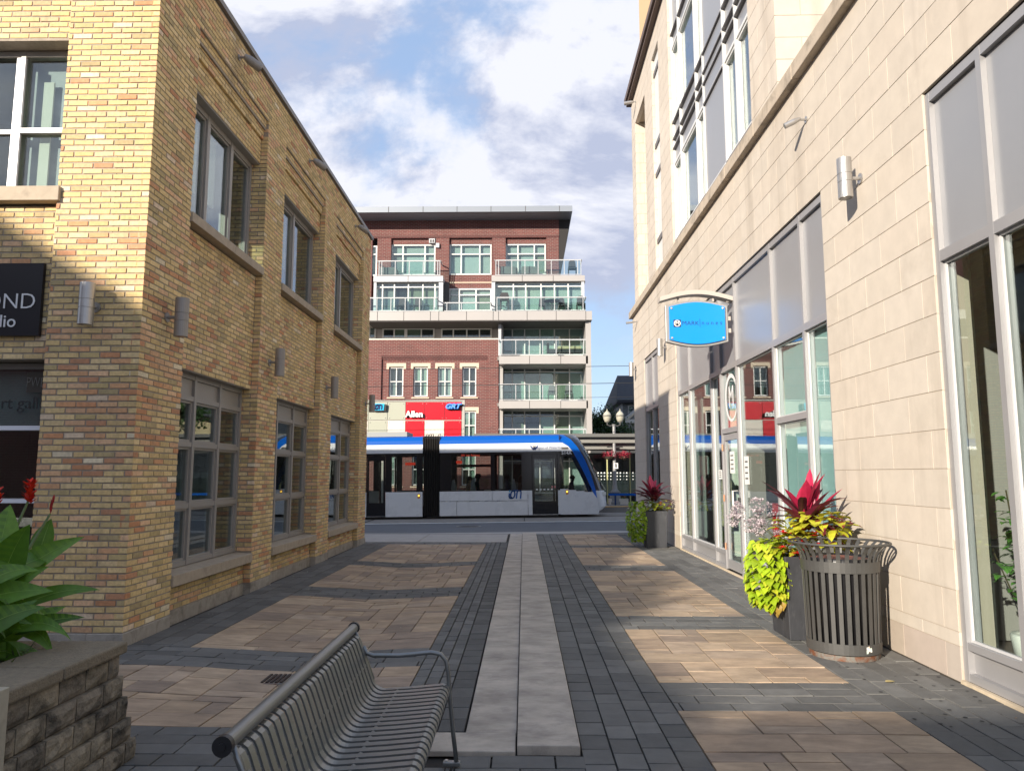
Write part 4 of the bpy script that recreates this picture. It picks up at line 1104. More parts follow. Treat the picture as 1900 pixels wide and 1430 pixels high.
spot('grey spotlight under the brick parapet above the second window bay', (LX0, 12.40, 7.07), (1, 0), M_LAMP_T, (0.62, 0.55, -0.34), 0.25, 0.06, GS)
spot('grey spotlight under the brick parapet above the third window bay', (LX0, 15.95, 7.10), (1, 0), M_LAMP_T, (0.62, 0.55, -0.34), 0.25, 0.06, GS)
GT = 'slim spotlights on the stone wall'
spot('slim silver spotlight on the stone wall above the blue sign and shop windows', (RX, 8.45, 5.80), (-1, 0), M_LAMP, (-0.8, 0.15, -0.35), 0.20, 0.034, GT)
spot('slim silver spotlight on the stone wall near the street corner beyond the blue sign', (RX, 21.7, 6.10), (-1, 0), M_LAMP, (-0.9, 0.1, -0.1), 0.26, 0.034, GT)
spot('slim silver spotlight just under the brown cornice at the street corner', (RU, 21.6, 12.95), (-1, 0), M_LAMP, (-0.9, 0.1, -0.1), 0.30, 0.05, GT)

# ---------------------------------------------------------------- litter bin
t = thing('litter_bin', 'round slatted dark metal litter bin with a flared rim and rusty base', 'litter bin', (2.87, 6.93, 0))
NS = 30
def bin_r(z): return 0.305 + 0.022 * (z / 0.8)
for k in range(NS):
    a = 2 * math.pi * (k + 0.5) / NS; ca, sa = math.cos(a), math.sin(a)
    prof = [(bin_r(0.10), 0.07), (bin_r(0.4), 0.40), (bin_r(0.8), 0.80), (0.333, 0.86), (0.350, 0.91), (0.385, 0.955), (0.425, 0.985)]
    b = MB(); w = 0.0175; th = 0.007; rows = []
    for (r, z) in prof:
        rows.append([((r - th) * ca - w * sa * s, (r - th) * sa + w * ca * s, z) for s in (-1, 1)] + [(r * ca - w * sa * s, r * sa + w * ca * s, z) for s in (1, -1)])
    vs = [p for r_ in rows for p in r_]; fs = []
    for i in range(len(rows) - 1):
        for q in range(4): fs.append((i * 4 + q, i * 4 + (q + 1) % 4, (i + 1) * 4 + (q + 1) % 4, (i + 1) * 4 + q))
    fs += [(3, 2, 1, 0), tuple(len(vs) - 4 + q for q in range(4))]
    b.poly(vs, fs); b.build('slat', M_BIN, t, colattr=False)
def band(name, z0, z1, m, r0=None, r1=None):
    a, c = (r0 or bin_r(z0)) + 0.006, (r1 or bin_r(z1)) + 0.006
    MB().lathe([(a - 0.006, z0), (a, z0), (c, z1), (c - 0.006, z1), (a - 0.006, z0)], 0, 0, 48).build(name, m, t, smooth=False, colattr=False)
band('upper_band', 0.745, 0.838, M_BIN); band('lower_band', 0.055, 0.145, M_BIN)
band('base_ring', 0.0, 0.046, M_RUST, 0.285, 0.292)
MB().tube([(0.428 * math.cos(6.2832 * k / 40), 0.428 * math.sin(6.2832 * k / 40), 0.99) for k in range(41)], 0.011, 8, cap=False).build('rim', M_BIN, t, smooth=True, colattr=False)
MB().lathe([(0.0, 0.06), (0.26, 0.06), (0.285, 0.80), (0.30, 0.86), (0.285, 0.865), (0.262, 0.80), (0.24, 0.5)], 0, 0, 32).build('liner', M_BLACK, t, smooth=True, colattr=False)
MB().lathe([(0.0, 0.84), (0.15, 0.86), (0.285, 0.84)], 0, 0, 24).build('liner_lid', mat('red_lid', (0.16, 0.06, 0.045), 0.7, vary=0.3, nscale=12), t, colattr=False)
b = MB()
for k in range(7): 
    a = ru(-1.35, -1.18); z = ru(0.085, 0.125)
    r = bin_r(0.1) + 0.0075; b.poly([(r * math.cos(a - .03), r * math.sin(a - .03), z - .015), (r * math.cos(a + .03), r * math.sin(a + .03), z - .012), (r * math.cos(a + .025), r * math.sin(a + .025), z + .015), (r * math.cos(a - .03), r * math.sin(a - .03), z + .012)], [(0, 1, 2, 3)], random.choice([(0.6, 0.7, 0.6), (0.7, 0.5, 0.4), (0.75, 0.75, 0.7)]))
b.build('sticker', mat('sticker', attr=True, rough=0.7), t)

# ---------------------------------------------------------------- planters with flowers
M_POT = mat('zinc_planter', (0.034, 0.036, 0.042), 0.62, vary=0.25, nscale=5, stretch=(4, 4, 1), bump=0.15, bscale=90, dirt=((0.12, 0.12, 0.125), 4, 0.55, 1.0))
HEART = [(0, 0), (0.28, 0.36), (0.52, 0.42), (0.46, 0.10), (1.0, 0.0), (0.46, -0.10), (0.52, -0.42), (0.28, -0.36)]
def lobed(mb, p, direc, up, L, col):
    d = Vector(direc).normalized(); s = d.cross(Vector(up)); 
    if s.length < 1e-3: s = Vector((1, 0, 0))
    s.normalize(); u = s.cross(d); pts = []
    for a, c in ((0, 0), (-0.08, 0.34), (0.22, 0.50), (0.55, 0.34), (1.0, 0.0), (0.55, -0.34), (0.22, -0.50), (-0.08, -0.34)):
        pts.append(Vector(p) + d * (a * L) + s * (c * L) + u * (abs(c) * 0.25 * L - a * a * 0.25 * L))
    mid = Vector(p) + d * 0.4 * L - u * 0.02 * L
    n = len(mb.v); mb.v.extend([tuple(q) for q in pts] + [tuple(mid)])
    for i in range(8): mb.f.append((n + i, n + (i + 1) % 8, n + 8)); mb.c.append(col); mb.m.append(0)
def planter(label, x, y, w, h, scale, full=True):
    t = thing('planter', label, 'planter', (x, y, 0), 'tall zinc planters with flowers by the stone wall')
    wb, wt = w * 0.88 / 2, w / 2
    b = MB(); th = 0.03
    def ring_(r, z): return [(-r, -r, z), (r, -r, z), (r, r, z), (-r, r, z)]
    rr = [ring_(wb, 0), ring_(wt, h), ring_(wt - th, h), ring_(wt - th, h - 0.05)]
    vs = [p for r_ in rr for p in r_]; fs = [(3, 2, 1, 0)]
    for i in range(3):
        for q in range(4): fs.append((i * 4 + q, i * 4 + (q + 1) % 4, (i + 1) * 4 + (q + 1) % 4, (i + 1) * 4 + q))
    b.poly(vs, fs); b.build('pot', M_POT, t, colattr=False, bevel=0.008)
    MB().box(-wt + th, wt - th, -wt + th, wt - th, h - 0.10, h - 0.05).build('soil', M_SOIL, t, colattr=False)
    return t
p1 = planter('tall dark zinc planter with pink spiky leaves and lime trailing vine behind the litter bin', 2.83, 7.72, 0.56, 0.80, 1)
f = MB()
# spiky cordyline
def cordyline(f, cx, cy, z0, H, n=30, bright=8):
    for k in range(n):
        up = k < bright
        az = ru(0, 6.283); el = ru(0.85, 1.40) if up else ru(0.15, 0.95)
        c = shade(random.choice([(0.42, 0.02, 0.07), (0.34, 0.015, 0.05), (0.50, 0.05, 0.12)])) if up else shade(random.choice([(0.13, 0.025, 0.04), (0.09, 0.02, 0.03), (0.22, 0.03, 0.06), (0.16, 0.02, 0.04)]))
        leaf(f, (cx + ru(-.05, .05), cy + ru(-.05, .05), z0 + ru(0, 0.14) + (0.10 if up else 0.04)), rdir(az, el), (0, 0, 1), H * (ru(0.55, 0.78) if up else ru(0.55, 0.95)), ru(0.085, 0.115) * (1.1 if up else 1), 0.2 if up else ru(0.35, 0.9), c, 6, 'lance', 0.35)
cordyline(f, 0.08, 0.05, 1.0, 0.66, 40, 11)
f.build('cordyline', M_LEAF, p1)
f = MB()
for k in range(170):       # coleus, lime with burgundy centre
    az = ru(0, 6.283); r = ru(0.05, 0.30)
    base = (0.10 + r * math.cos(az), -0.10 + r * math.sin(az) * 0.9, 0.90 + ru(-0.08, 0.30) * (1.15 - r))
    leaf(f, base, rdir(az + ru(-.5, .5), ru(-0.1, 0.6)), (0, 0, 1), ru(0.14, 0.22), ru(0.09, 0.13), ru(0.6, 1.3), shade((0.46, 0.46, 0.035)), 4, 'paddle', 0.25, (0.20, 0.03, 0.03) if rnd() < 0.5 else None)
f.build('coleus', M_LEAF, p1)
f = MB()
for (sx, sy) in ((-0.02, -0.12), (0.08, -0.16), (0.2, -0.10), (0.26, -0.2), (-0.10, -0.05)):
    b0 = Vector((sx, sy, 0.98)); d = Vector((ru(-.2, .4), ru(-.3, .1), 1)).normalized()
    for j in range(12):
        q = b0 + d * (0.02 + j * 0.016)
        for m_ in range(3): leaf(f, q, rdir(ru(0, 6.28), 0.3), (0, 0, 1), 0.022, 0.014, 0.4, shade((0.55, 0.50, 0.12)), 2, 'lance')
f.build('flower_spike', M_PETAL, p1)
f = MB()
def trailing(f, cx, cy, top, drop, wx, wy, n, cols, L0=0.07, L1=0.11):
    for k in range(n):
        s = rnd() ** 0.85
        z = top - s * drop
        spread = (0.55 + 0.45 * math.sin(min(1, s * 1.4) * math.pi * 0.75)) * (1 if s < .8 else 1 - (s - .8) * 2.5)
        az = ru(0, 6.283)
        q = Vector((cx + wx * spread * math.cos(az), cy + wy * spread * math.sin(az), z))
        dr = Vector((math.cos(az) - 0.25, math.sin(az) - 0.5, ru(-0.9, -0.1)))
        lobed(f, q, dr, (ru(-.3, .3), ru(-.3, .3), 1), ru(L0, L1), shade(random.choice(cols), 0.75, 1.2))
trailing(f, -0.40, -0.10, 0.93, 0.62, 0.17, 0.20, 330, [(0.36, 0.50, 0.02), (0.42, 0.54, 0.03), (0.30, 0.44, 0.02), (0.50, 0.52, 0.04)])
for k in range(60):
    q = Vector((ru(-.38, -.1), ru(-.25, .15), 0.86 + ru(0, .08))); lobed(f, q, rdir(ru(0, 6.28), 0.1), (0, 0, 1), ru(.07, .1), shade((0.38, 0.50, 0.03)))
for k in range(14):
    q = Vector((-0.36 + ru(-.05, .1), -0.15 + ru(-.08, .08), 0.33 + ru(-.04, .05))); lobed(f, q, rdir(ru(0, 6.28), -1.2), (0, 0.5, 1), ru(.07, .1), shade((0.34, 0.22, 0.04)))
f.build('sweet_potato_vine', M_LEAF, p1)
f = MB()
for k in range(40):      # red begonias
    q = Vector((ru(-.34, 0.02), ru(-.38, -.16), ru(0.84, 1.08)))
    if k % 3 == 0: q = Vector((-0.12 + ru(-.04, .04), -0.30, 0.78 + ru(0, .2)))
    for j in range(6): leaf(f, q, rdir(j * 1.05 + ru(-.2, .2), ru(-0.1, 0.5)), (0, 0, 1), 0.045, 0.04, 0.4, shade((0.62, 0.02, 0.015)), 2, 'paddle')
f.build('red_flower', M_PETAL, p1)
f = MB()
for k in range(90):
    q = Vector((ru(-.32, 0.02), ru(-.32, 0), ru(0.80, 0.98)))
    leaf(f, q, rdir(ru(0, 6.28), ru(-.2, .8)), (0, 0, 1), ru(.04, .07), 0.035, 0.6, shade(random.choice([(0.20, 0.07, 0.03), (0.14, 0.12, 0.03), (0.10, 0.16, 0.03)])), 3, 'paddle')
f.build('filler_leaves', M_LEAF, p1)
f = MB()
lc = Vector((-0.42, 0.18, 1.17))       # puff of pale lilac flower heads
for k in range(16):
    c_ = lc + Vector((ru(-.20, .24), ru(-.12, .12), ru(-.14, .14)))
    if c_.x > -0.28: c_.z -= 0.05
    for j in range(70):
        d_ = rdir(ru(0, 6.28), ru(-1.4, 1.5)); q = c_ + d_ * ru(0.045, 0.066)
        for m_ in range(2): leaf(f, q, (d_ + Vector((ru(-.8, .8), ru(-.8, .8), ru(-.8, .8)))), (0, 0, 1), 0.022, 0.02, 0.2, shade((0.60, 0.53, 0.56), 0.7, 1.3), 2, 'paddle')
for k in range(5): f.tube([(-0.1, 0.05, 0.8), (lc.x + ru(-.1, .1), lc.y, lc.z - 0.1)], 0.004, 4, (0.12, 0.14, 0.06))
f.build('lilac_flower_head', M_PETAL, p1)

p2 = planter('tall dark zinc planter with dark red spiky plant by the far shop window', 2.92, 16.85, 0.50, 0.80, 1)
f = MB(); cordyline(f, 0.0, 0.0, 0.95, 0.70, 38, 7); f.build('cordyline', M_LEAF, p2)
f = MB()
for k in range(110):
    az = ru(0, 6.283); r = ru(0.03, 0.26)
    leaf(f, (0.06 + r * math.cos(az), r * math.sin(az), 0.88 + ru(-0.08, 0.16)), rdir(az, ru(-0.1, 0.6)), (0, 0, 1), ru(0.12, 0.18), 0.09, ru(0.6, 1.3), shade(random.choice([(0.34, 0.36, 0.04), (0.24, 0.30, 0.03), (0.20, 0.05, 0.03)])), 4, 'paddle')
f.build('coleus', M_LEAF, p2)
f = MB()
trailing(f, -0.40, -0.10, 1.02, 0.88, 0.20, 0.22, 420, [(0.20, 0.34, 0.03), (0.28, 0.42, 0.03), (0.34, 0.46, 0.04)], 0.06, 0.10)
f.build('trailing_vine', M_LEAF, p2)
f = MB()
for k in range(16):
    q = Vector((ru(-.66, -.40), ru(-.4, -.1), ru(0.66, 1.0)))
    for j in range(5): leaf(f, q, rdir(j * 1.25, .3), (0, 0, 1), 0.025, 0.025, .2, (0.75, 0.72, 0.7), 2, 'paddle')
f.build('white_flower', M_PETAL, p2)

# ---------------------------------------------------------------- slatted metal bench
t = thing('bench', 'grey metal strap bench with a round back rail and curved arms', 'bench', (0, 0, 0))
BX, BY0, BY1 = -0.968, 2.52, 4.30
MB().tube([(BX, BY0 - 0.02, 0.735), (BX, BY1 + 0.02, 0.735)], 0.027, 20).build('back_rail', M_STEEL, t, smooth=False, colattr=False)
b = MB(); b.tube([(BX, BY0 - 0.045, 0.735), (BX, BY0 - 0.02, 0.735)], 0.033, 20); b.tube([(BX, BY0 - 0.052, 0.735), (BX, BY0 - 0.044, 0.735)], 0.012, 10); b.tube([(BX, BY1 + 0.02, 0.735), (BX, BY1 + 0.04, 0.735)], 0.033, 20)
b.build('end_cap', mat('cap_black', (0.03, 0.03, 0.032), 0.4, metal=0.3), t, colattr=False)
def arcpts(cx, cz, r, a0, a1, n): return [(cx + r * math.cos(R(a0 + (a1 - a0) * i / n)), cz + r * math.sin(R(a0 + (a1 - a0) * i / n))) for i in range(n + 1)]
prof = [(-0.962, 0.705), (-0.945, 0.700)] + [(-0.930, 0.690), (-0.920, 0.67), (-0.845, 0.465)] + arcpts(-0.775, 0.488, 0.072, 198, 272, 5)[1:] + [(-0.60, 0.428), (-0.47, 0.440)] + arcpts(-0.455, 0.405, 0.038, 85, -50, 6)
def strap(y, w=0.0205, th=0.004):
    b = MB(); rows = []
    for i, p in enumerate(prof):
        a = Vector(prof[max(i - 1, 0)]); c = Vector(prof[min(i + 1, len(prof) - 1)]); d = (c - a).normalized(); n = Vector((-d.y, d.x)) * th
        rows.append([(p[0] + n.x, -w, p[1] + n.y), (p[0] + n.x, w, p[1] + n.y), (p[0] - n.x, w, p[1] - n.y), (p[0] - n.x, -w, p[1] - n.y)])
    vs = [q for r_ in rows for q in r_]; fs = []
    for i in range(len(rows) - 1):
        for q in range(4): fs.append((i * 4 + q, i * 4 + (q + 1) % 4, (i + 1) * 4 + (q + 1) % 4, (i + 1) * 4 + q))
    fs += [(3, 2, 1, 0), tuple(len(vs) - 4 + q for q in range(4))]
    b.poly(vs, fs); return b
s0 = strap(0).build('strap', M_STEEL, t, colattr=False)
NST = 27
for k in range(NST):
    o = s0 if k == 0 else s0.copy()
    if k: C.objects.link(o); o.parent = t
    o.location = (0, BY0 + 0.03 + (BY1 - BY0 - 0.06) * k / (NST - 1), 0)
b = MB()
for (px, pz) in ((-0.885, 0.56), (-0.70, 0.425), (-0.52, 0.425)): b.tube([(px, BY0 + 0.02, pz - 0.012), (px, BY1 - 0.02, pz - 0.012)], 0.011, 8)
b.build('cross_rod', M_STEEL, t, colattr=False)
for y in (BY0 + 0.01, BY1 + 0.0):
    b = MB()
    b.tube([(-0.905, y, 0.64), (-0.885, y, 0.605), (-0.85, y, 0.592), (-0.70, y, 0.592), (-0.52, y, 0.610), (-0.468, y, 0.600), (-0.438, y, 0.565), (-0.425, y, 0.50), (-0.418, y, 0.40), (-0.395, y, 0.18), (-0.375, y, 0.03)], 0.0125, 10)
    b.build('arm', M_STEEL, t, smooth=True, colattr=False)
    b = MB(); b.tube([(-0.955, y, 0.72), (-0.925, y, 0.66), (-0.85, y, 0.47), (-0.86, y, 0.25), (-0.90, y, 0.03)], 0.0125, 10); b.build('rear_leg', M_STEEL, t, smooth=True, colattr=False)
    for fx in (-0.385, -0.91): MB().box(fx - 0.065, fx + 0.03, y - 0.022, y + 0.022, 0.008, 0.03).build('foot', M_STEEL, t, colattr=False, bevel=0.004)
    b = MB()
    for fx in (-0.43, -0.955): b.tube([(fx, y, 0.03), (fx, y, 0.038)], 0.009, 8)
    b.build('foot_bolt', mat('chrome'), t, colattr=False)

# ---------------------------------------------------------------- raised bed of split faced blocks
M_SPLIT = mat('split_block', attr=True, rough=0.95, vary=0.30, nscale=30, bump=0.7, bscale=70, bdist=0.008, dirt=((0.030, 0.026, 0.020), 5.5, 0.46, 0.66))
M_CAP = mat('cap_stone', (0.20, 0.165, 0.115), 0.92, vary=0.25, nscale=30, bump=0.8, bscale=90, bdist=0.008, dirt=((0.10, 0.085, 0.06), 4, 0.55, 0.9))
t = thing('raised_bed', 'raised flower bed walled with stained split faced tan blocks at the bottom left', 'planter', (0, 0, 0))
bz = [0.0, 0.112, 0.228, 0.345, 0.462, 0.578]
RB_Y1 = 4.36
def rough_block(x_out, y0, y1, z0, z1, depth=0.2, axis='y'):
    b = MB(); n, m_ = 5, 4; vs = []; cx = 0.5 * (y0 + y1)
    for i in range(n + 1):
        for k in range(m_ + 1):
            e = (0 if 0 < i < n else 1) + (0 if 0 < k < m_ else 1)
            off = ru(-0.006, 0.006) if e == 0 else -0.012
            vs.append((x_out + off, y0 + (y1 - y0) * i / n + (ru(-.002, .002)), z0 + (z1 - z0) * k / m_))
    fs = [(i * (m_ + 1) + k, (i + 1) * (m_ + 1) + k, (i + 1) * (m_ + 1) + k + 1, i * (m_ + 1) + k + 1) for i in range(n) for k in range(m_)]
    nv = len(vs)
    vs += [(x_out - depth, y0, z0), (x_out - depth, y1, z0), (x_out - depth, y1, z1), (x_out - depth, y0, z1)]
    fs += [tuple([i * (m_ + 1) + m_ for i in range(n + 1)] + [nv + 2, nv + 3]), tuple([i * (m_ + 1) for i in range(n, -1, -1)] + [nv, nv + 1]),
           tuple([k for k in range(m_ + 1)] + [nv + 3, nv]), tuple([n * (m_ + 1) + k for k in range(m_, -1, -1)] + [nv + 1, nv + 2])]
    b.poly(vs, fs, shade(random.choice([(0.22, 0.185, 0.135), (0.25, 0.21, 0.15), (0.19, 0.16, 0.12)]), 0.85, 1.15))
    return b
for r in range(5):
    xo = -2.215 - r * 0.022
    y = RB_Y1 - (0.0 if r % 2 else 0.0) + 0.06 - r * 0.016; L = 0.19
    first = 0.11 if r % 2 == 0 else 0.20
    while y > 1.6:
        l = first if first else ru(0.18, 0.25); first = None
        rough_block(xo, y - l + 0.004, y - 0.004, bz[r] + 0.004, bz[r + 1] - 0.003).build('block', M_SPLIT, t)
        y -= l
    # far end of the bed, facing the street
    yy = RB_Y1 + 0.06 - r * 0.016
    x = xo - 0.21
    while x > -5.4:
        MB().box(x - 0.29, x, yy - 0.2, yy - 0.005, bz[r] + .004, bz[r + 1] - .003, shade((0.21, 0.165, 0.11))).build('block', M_SPLIT, t); x -= 0.297
def cap(x0, x1, y0, y1):
    return MB().box(x0, x1, y0 + .003, y1 - .003, 0.582, 0.648).build('capstone', M_CAP, t, colattr=False, bevel=0.012)
yc = RB_Y1 + 0.03
for l in (0.60, 0.46, 0.50, 0.5): cap(-2.68, -2.285, yc - l, yc); yc -= l
for k in range(4): MB().box(-3.20 - 0.55 * k, -2.69 - 0.55 * k + 0.005, RB_Y1 - 0.33, RB_Y1 + 0.03, 0.582, 0.647).build('capstone', M_CAP, t, colattr=False, bevel=0.012)
MB().box(-5.4, -2.42, 1.6, RB_Y1 - 0.2, 0.0, 0.56).build('soil', M_SOIL, t, colattr=False)
# cream post in front of the bed
t = thing('cream_post', 'cream painted metal post with small holes in front of the raised bed', 'post', (-2.175, 3.16, 0))
MB().box(-0.22, 0.012, -0.05, 0.05, 0, 0.715).build('post_body', mat('cream_paint', (0.38, 0.34, 0.26), 0.6, vary=0.15, nscale=14, dirt=((0.12, 0.10, 0.08), 6, 0.6, 0.9)), t, colattr=False, bevel=0.004)
b = MB()
for z in (0.50, 0.56, 0.60): b.box(-0.012, -0.004, -0.052, -0.0505, z, z + 0.012)
b.build('hole', M_BLACK, t, colattr=False)

# ---------------------------------------------------------------- red canna in the bed
t = thing('canna_plant', 'tall green canna lily with red flowers growing in the raised bed', 'plant', (0, 0, 0))
lf = MB(); G1, G2, G3 = (0.10, 0.21, 0.018), (0.14, 0.28, 0.022), (0.065, 0.15, 0.015)
def canna_leaf(base, az, el, L, W, droop=0.9, col=None): leaf(lf, base, rdir(az, min(1.35, el + 0.28)), (0.25, -0.75, 0.6), L * 1.1, W * 0.95, droop * .8, shade(col or random.choice([G1, G2, G3]), 0.85, 1.2), 22, 'paddle', 0.28, (0.095, 0.20, 0.018), (0.24, 0.38, 0.07))
stalks = [((-3.02, 4.35), (-3.08, 4.62), 1.46), ((-2.88, 4.15), (-2.90, 4.55), 1.36), ((-3.25, 4.3), (-3.27, 4.6), 1.40), ((-3.1, 3.9), (-3.05, 4.0), 1.0), ((-3.5, 4.3), (-3.5, 4.5), 1.3), ((-2.85, 3.95), (-2.82, 4.0), 0.85)]
sm = MB()
for (b0, b1, h) in stalks:
    sm.tube([(b0[0], b0[1] - .25, 0.55), ((b0[0] + b1[0]) / 2, (b0[1] + b1[1]) / 2 - .15, 0.55 + (h - .55) * .55), (b1[0], b1[1], h)], [0.016, 0.013, 0.006], 8, (0.12, 0.17, 0.05))
for args in [((-3.06, 4.32, 0.98), 1.75, 1.05, 0.42, 0.24, .5, G2), ((-3.0, 4.28, 0.93), 0.15, 0.55, 0.50, 0.17, .75, G2), ((-3.02, 4.15, 0.78), 0.05, 0.75, 0.46, 0.18, 1.3, G1),
             ((-2.98, 4.1, 0.72), -0.5, 0.6, 0.48, 0.20, 1.7, G3), ((-3.10, 4.0, 0.80), -2.6, 0.5, 0.55, 0.22, .9, G2), ((-3.12, 4.2, 0.95), 2.6, 0.7, 0.5, 0.22, .8, G1),
             ((-3.02, 3.9, 0.68), -1.2, 0.5, 0.45, 0.22, 1.6, G1), ((-2.86, 4.25, 0.85), 0.25, 0.25, 0.40, 0.10, .9, G1), ((-2.83, 4.2, 0.72), 0.1, 0.2, 0.35, 0.09, 0.7, G3),
             ((-2.85, 4.1, 0.80), -0.9, 0.7, 0.36, 0.16, 1.9, G3), ((-2.92, 4.5, 1.12), 1.0, 1.2, 0.20, 0.13, .4, G1), ((-3.05, 4.1, 0.62), -0.2, 0.15, 0.42, 0.15, 1.2, G3),
             ((-2.84, 4.0, 0.66), 0.5, -0.1, 0.30, 0.11, 1.3, G1), ((-3.2, 3.85, 0.75), -1.8, 0.8, 0.5, 0.24, 1.5, G2), ((-3.3, 4.2, 0.9), 3.0, 0.9, 0.5, 0.22, .9, G2), ((-3.25, 4.3, 1.0), 0.9, 1.0, 0.42, 0.2, .8, G3)]: canna_leaf(*args)
for k in range(64): canna_leaf((-3.25 + ru(-.4, .45), 4.05 + ru(-.3, .2), 0.6 + ru(0, .4)), ru(0, 6.28), ru(.2, 1.1), ru(.35, .5), ru(.14, .22), ru(.8, 1.8))
for k in range(14): canna_leaf((-2.85 + ru(-.2, .08), 4.05 + ru(-.2, .2), 0.66 + ru(0, .35)), ru(-1.2, 1.0), ru(-.1, .7), ru(.22, .34), ru(.09, .14), ru(1.2, 2.4))
lf.build('leaves', M_LEAF, t, smooth=True); sm.build('stem', M_LEAF, t)
f = MB()
def canna_flower(p, n, H, L=0.05):
    for k in range(n):
        z = k / n * H; az = k * 2.4
        leaf(f, (p[0] + ru(-.01, .01), p[1] + ru(-.01, .01), p[2] + z), rdir(az, ru(0.5, 1.2)), (0, 0, 1), L * ru(.7, 1.2), 0.024, 0.4, shade(random.choice([(0.62, 0.035, 0.012), (0.70, 0.05, 0.015), (0.50, 0.015, 0.01)])), 4, 'paddle')
canna_flower((-3.07, 4.6, 1.42), 42, 0.13, 0.06); canna_flower((-3.27, 4.6, 1.42), 20, 0.08)
for k in range(7): leaf(f, (-2.90 + .002 * k, 4.55, 1.36 + 0.012 * k), rdir(k * 2.4, 1.35), (0, 0, 1), 0.05, 0.016, 0.1, (0.36, 0.03, 0.03), 3, 'lance')
f.build('red_flower', M_PETAL, t)
f = MB()
for k in range(900):
    q = (-2.95 + ru(-.55, .34), 3.75 + ru(-.8, .45), 0.57 + ru(0, .10)); leaf(f, q, rdir(ru(0, 6.28), ru(.1, 1.2)), (0, 0, 1), ru(.04, .09), 0.012, ru(.3, 1), shade((0.10, 0.14, 0.05), .6, 1.5), 2, 'lance')
tag(f.build('ground_cover', M_LEAF), kind='stuff')
# small dry litter gathered along the wall feet, gum spots on the right paving
b = MB()
for k in range(150):
    side_ = rnd()
    if side_ < 0.45: q = (3.36 - abs(random.gauss(0, .10)), ru(4.6, 17), 0.006)
    elif side_ < 0.75: q = (-3.74 + abs(random.gauss(0, .12)), ru(7.2, 17), 0.006)
    else: q = (ru(-3.0, 3.0), ru(4.6, 16), 0.007)
    s_ = ru(.006, .02); leaf(b, (q[0], q[1], q[2] + hz(q[0], q[1])), rdir(ru(0, 6.28), ru(-.05, .15)), (0, 0, 1), s_ * 1.6, s_, .2, shade(random.choice([(0.35, 0.26, 0.12), (0.20, 0.13, 0.07), (0.45, 0.42, 0.36), (0.14, 0.10, 0.06)])), 2, 'lance')
tag(b.build('dry_litter', M_LEAF), kind='stuff')
b = MB(); random.seed(21)
for k in range(34):
    x, y = ru(2.55, 3.3), ru(5.0, 6.6); r = ru(.006, .017)
    b.poly([(x + r * math.cos(a * .785), y + r * .9 * math.sin(a * .785), 0.0035) for a in range(8)], [tuple(range(8))])
tag(b.build('gum_spots', mat('gum', (0.03, 0.03, 0.032), 0.9), colattr=False), kind='stuff')
b = MB(); leaf(b, (2.80, 6.02, 0.006), (1, 0.2, 0.05), (0, 0, 1), 0.085, 0.055, 0.1, (0.62, 0.50, 0.22), 4, 'heart')
tag(b.build('fallen_leaf', M_LEAF), 'pale yellow fallen leaf on the dark paving by the stone pier', 'leaf')

# ================================================================ TRAM
random.seed(11)
TY = 30.0
tram = thing('tram', 'blue white and black low floor tram stopped at the station across the street', 'tram', (0, TY, 0), rot=(0, -0.0131, 0))
def tp(u, v):
    X, Z = PY(u, v, TY); return (X, Z - slope(X))
def tx(u): return tp(u, 890)[0]
def tz(v): return tp(950, v)[1]
W_ = 2.65
M_TW = mat('tram_white', (0.60, 0.62, 0.64), 0.28, vary=0.03, nscale=1.5)
M_TB = mat('tram_blue', (0.001, 0.082, 0.38), 0.42, spec=0.2)
M_TK = mat('tram_black', (0.010, 0.010, 0.012), 0.12)
M_TK2 = mat('tram_black_matt', (0.014, 0.014, 0.015), 0.6)
zb, zbelt, zwin, zwh, zcov, ztop = tz(955.5), tz(910), tz(838), tz(822), tz(812), tz(806.6)
x_door0, x_door1 = tx(988), tx(1036)
x_bel0, x_bel1 = tx(786), tx(815.5)
def side(name, m, x0, x1, z0, z1, d0=0.0, d1=0.05, par=tram, bev=0.0):
    """same panel on both flanks of the tram"""
    MB().box(x0, x1, W_ - d1, W_ - d0, z0, z1).build(name, m, par, colattr=False, bevel=bev)
    return MB().box(x0, x1, d0, d1, z0, z1).build(name, m, par, colattr=False, bevel=bev)
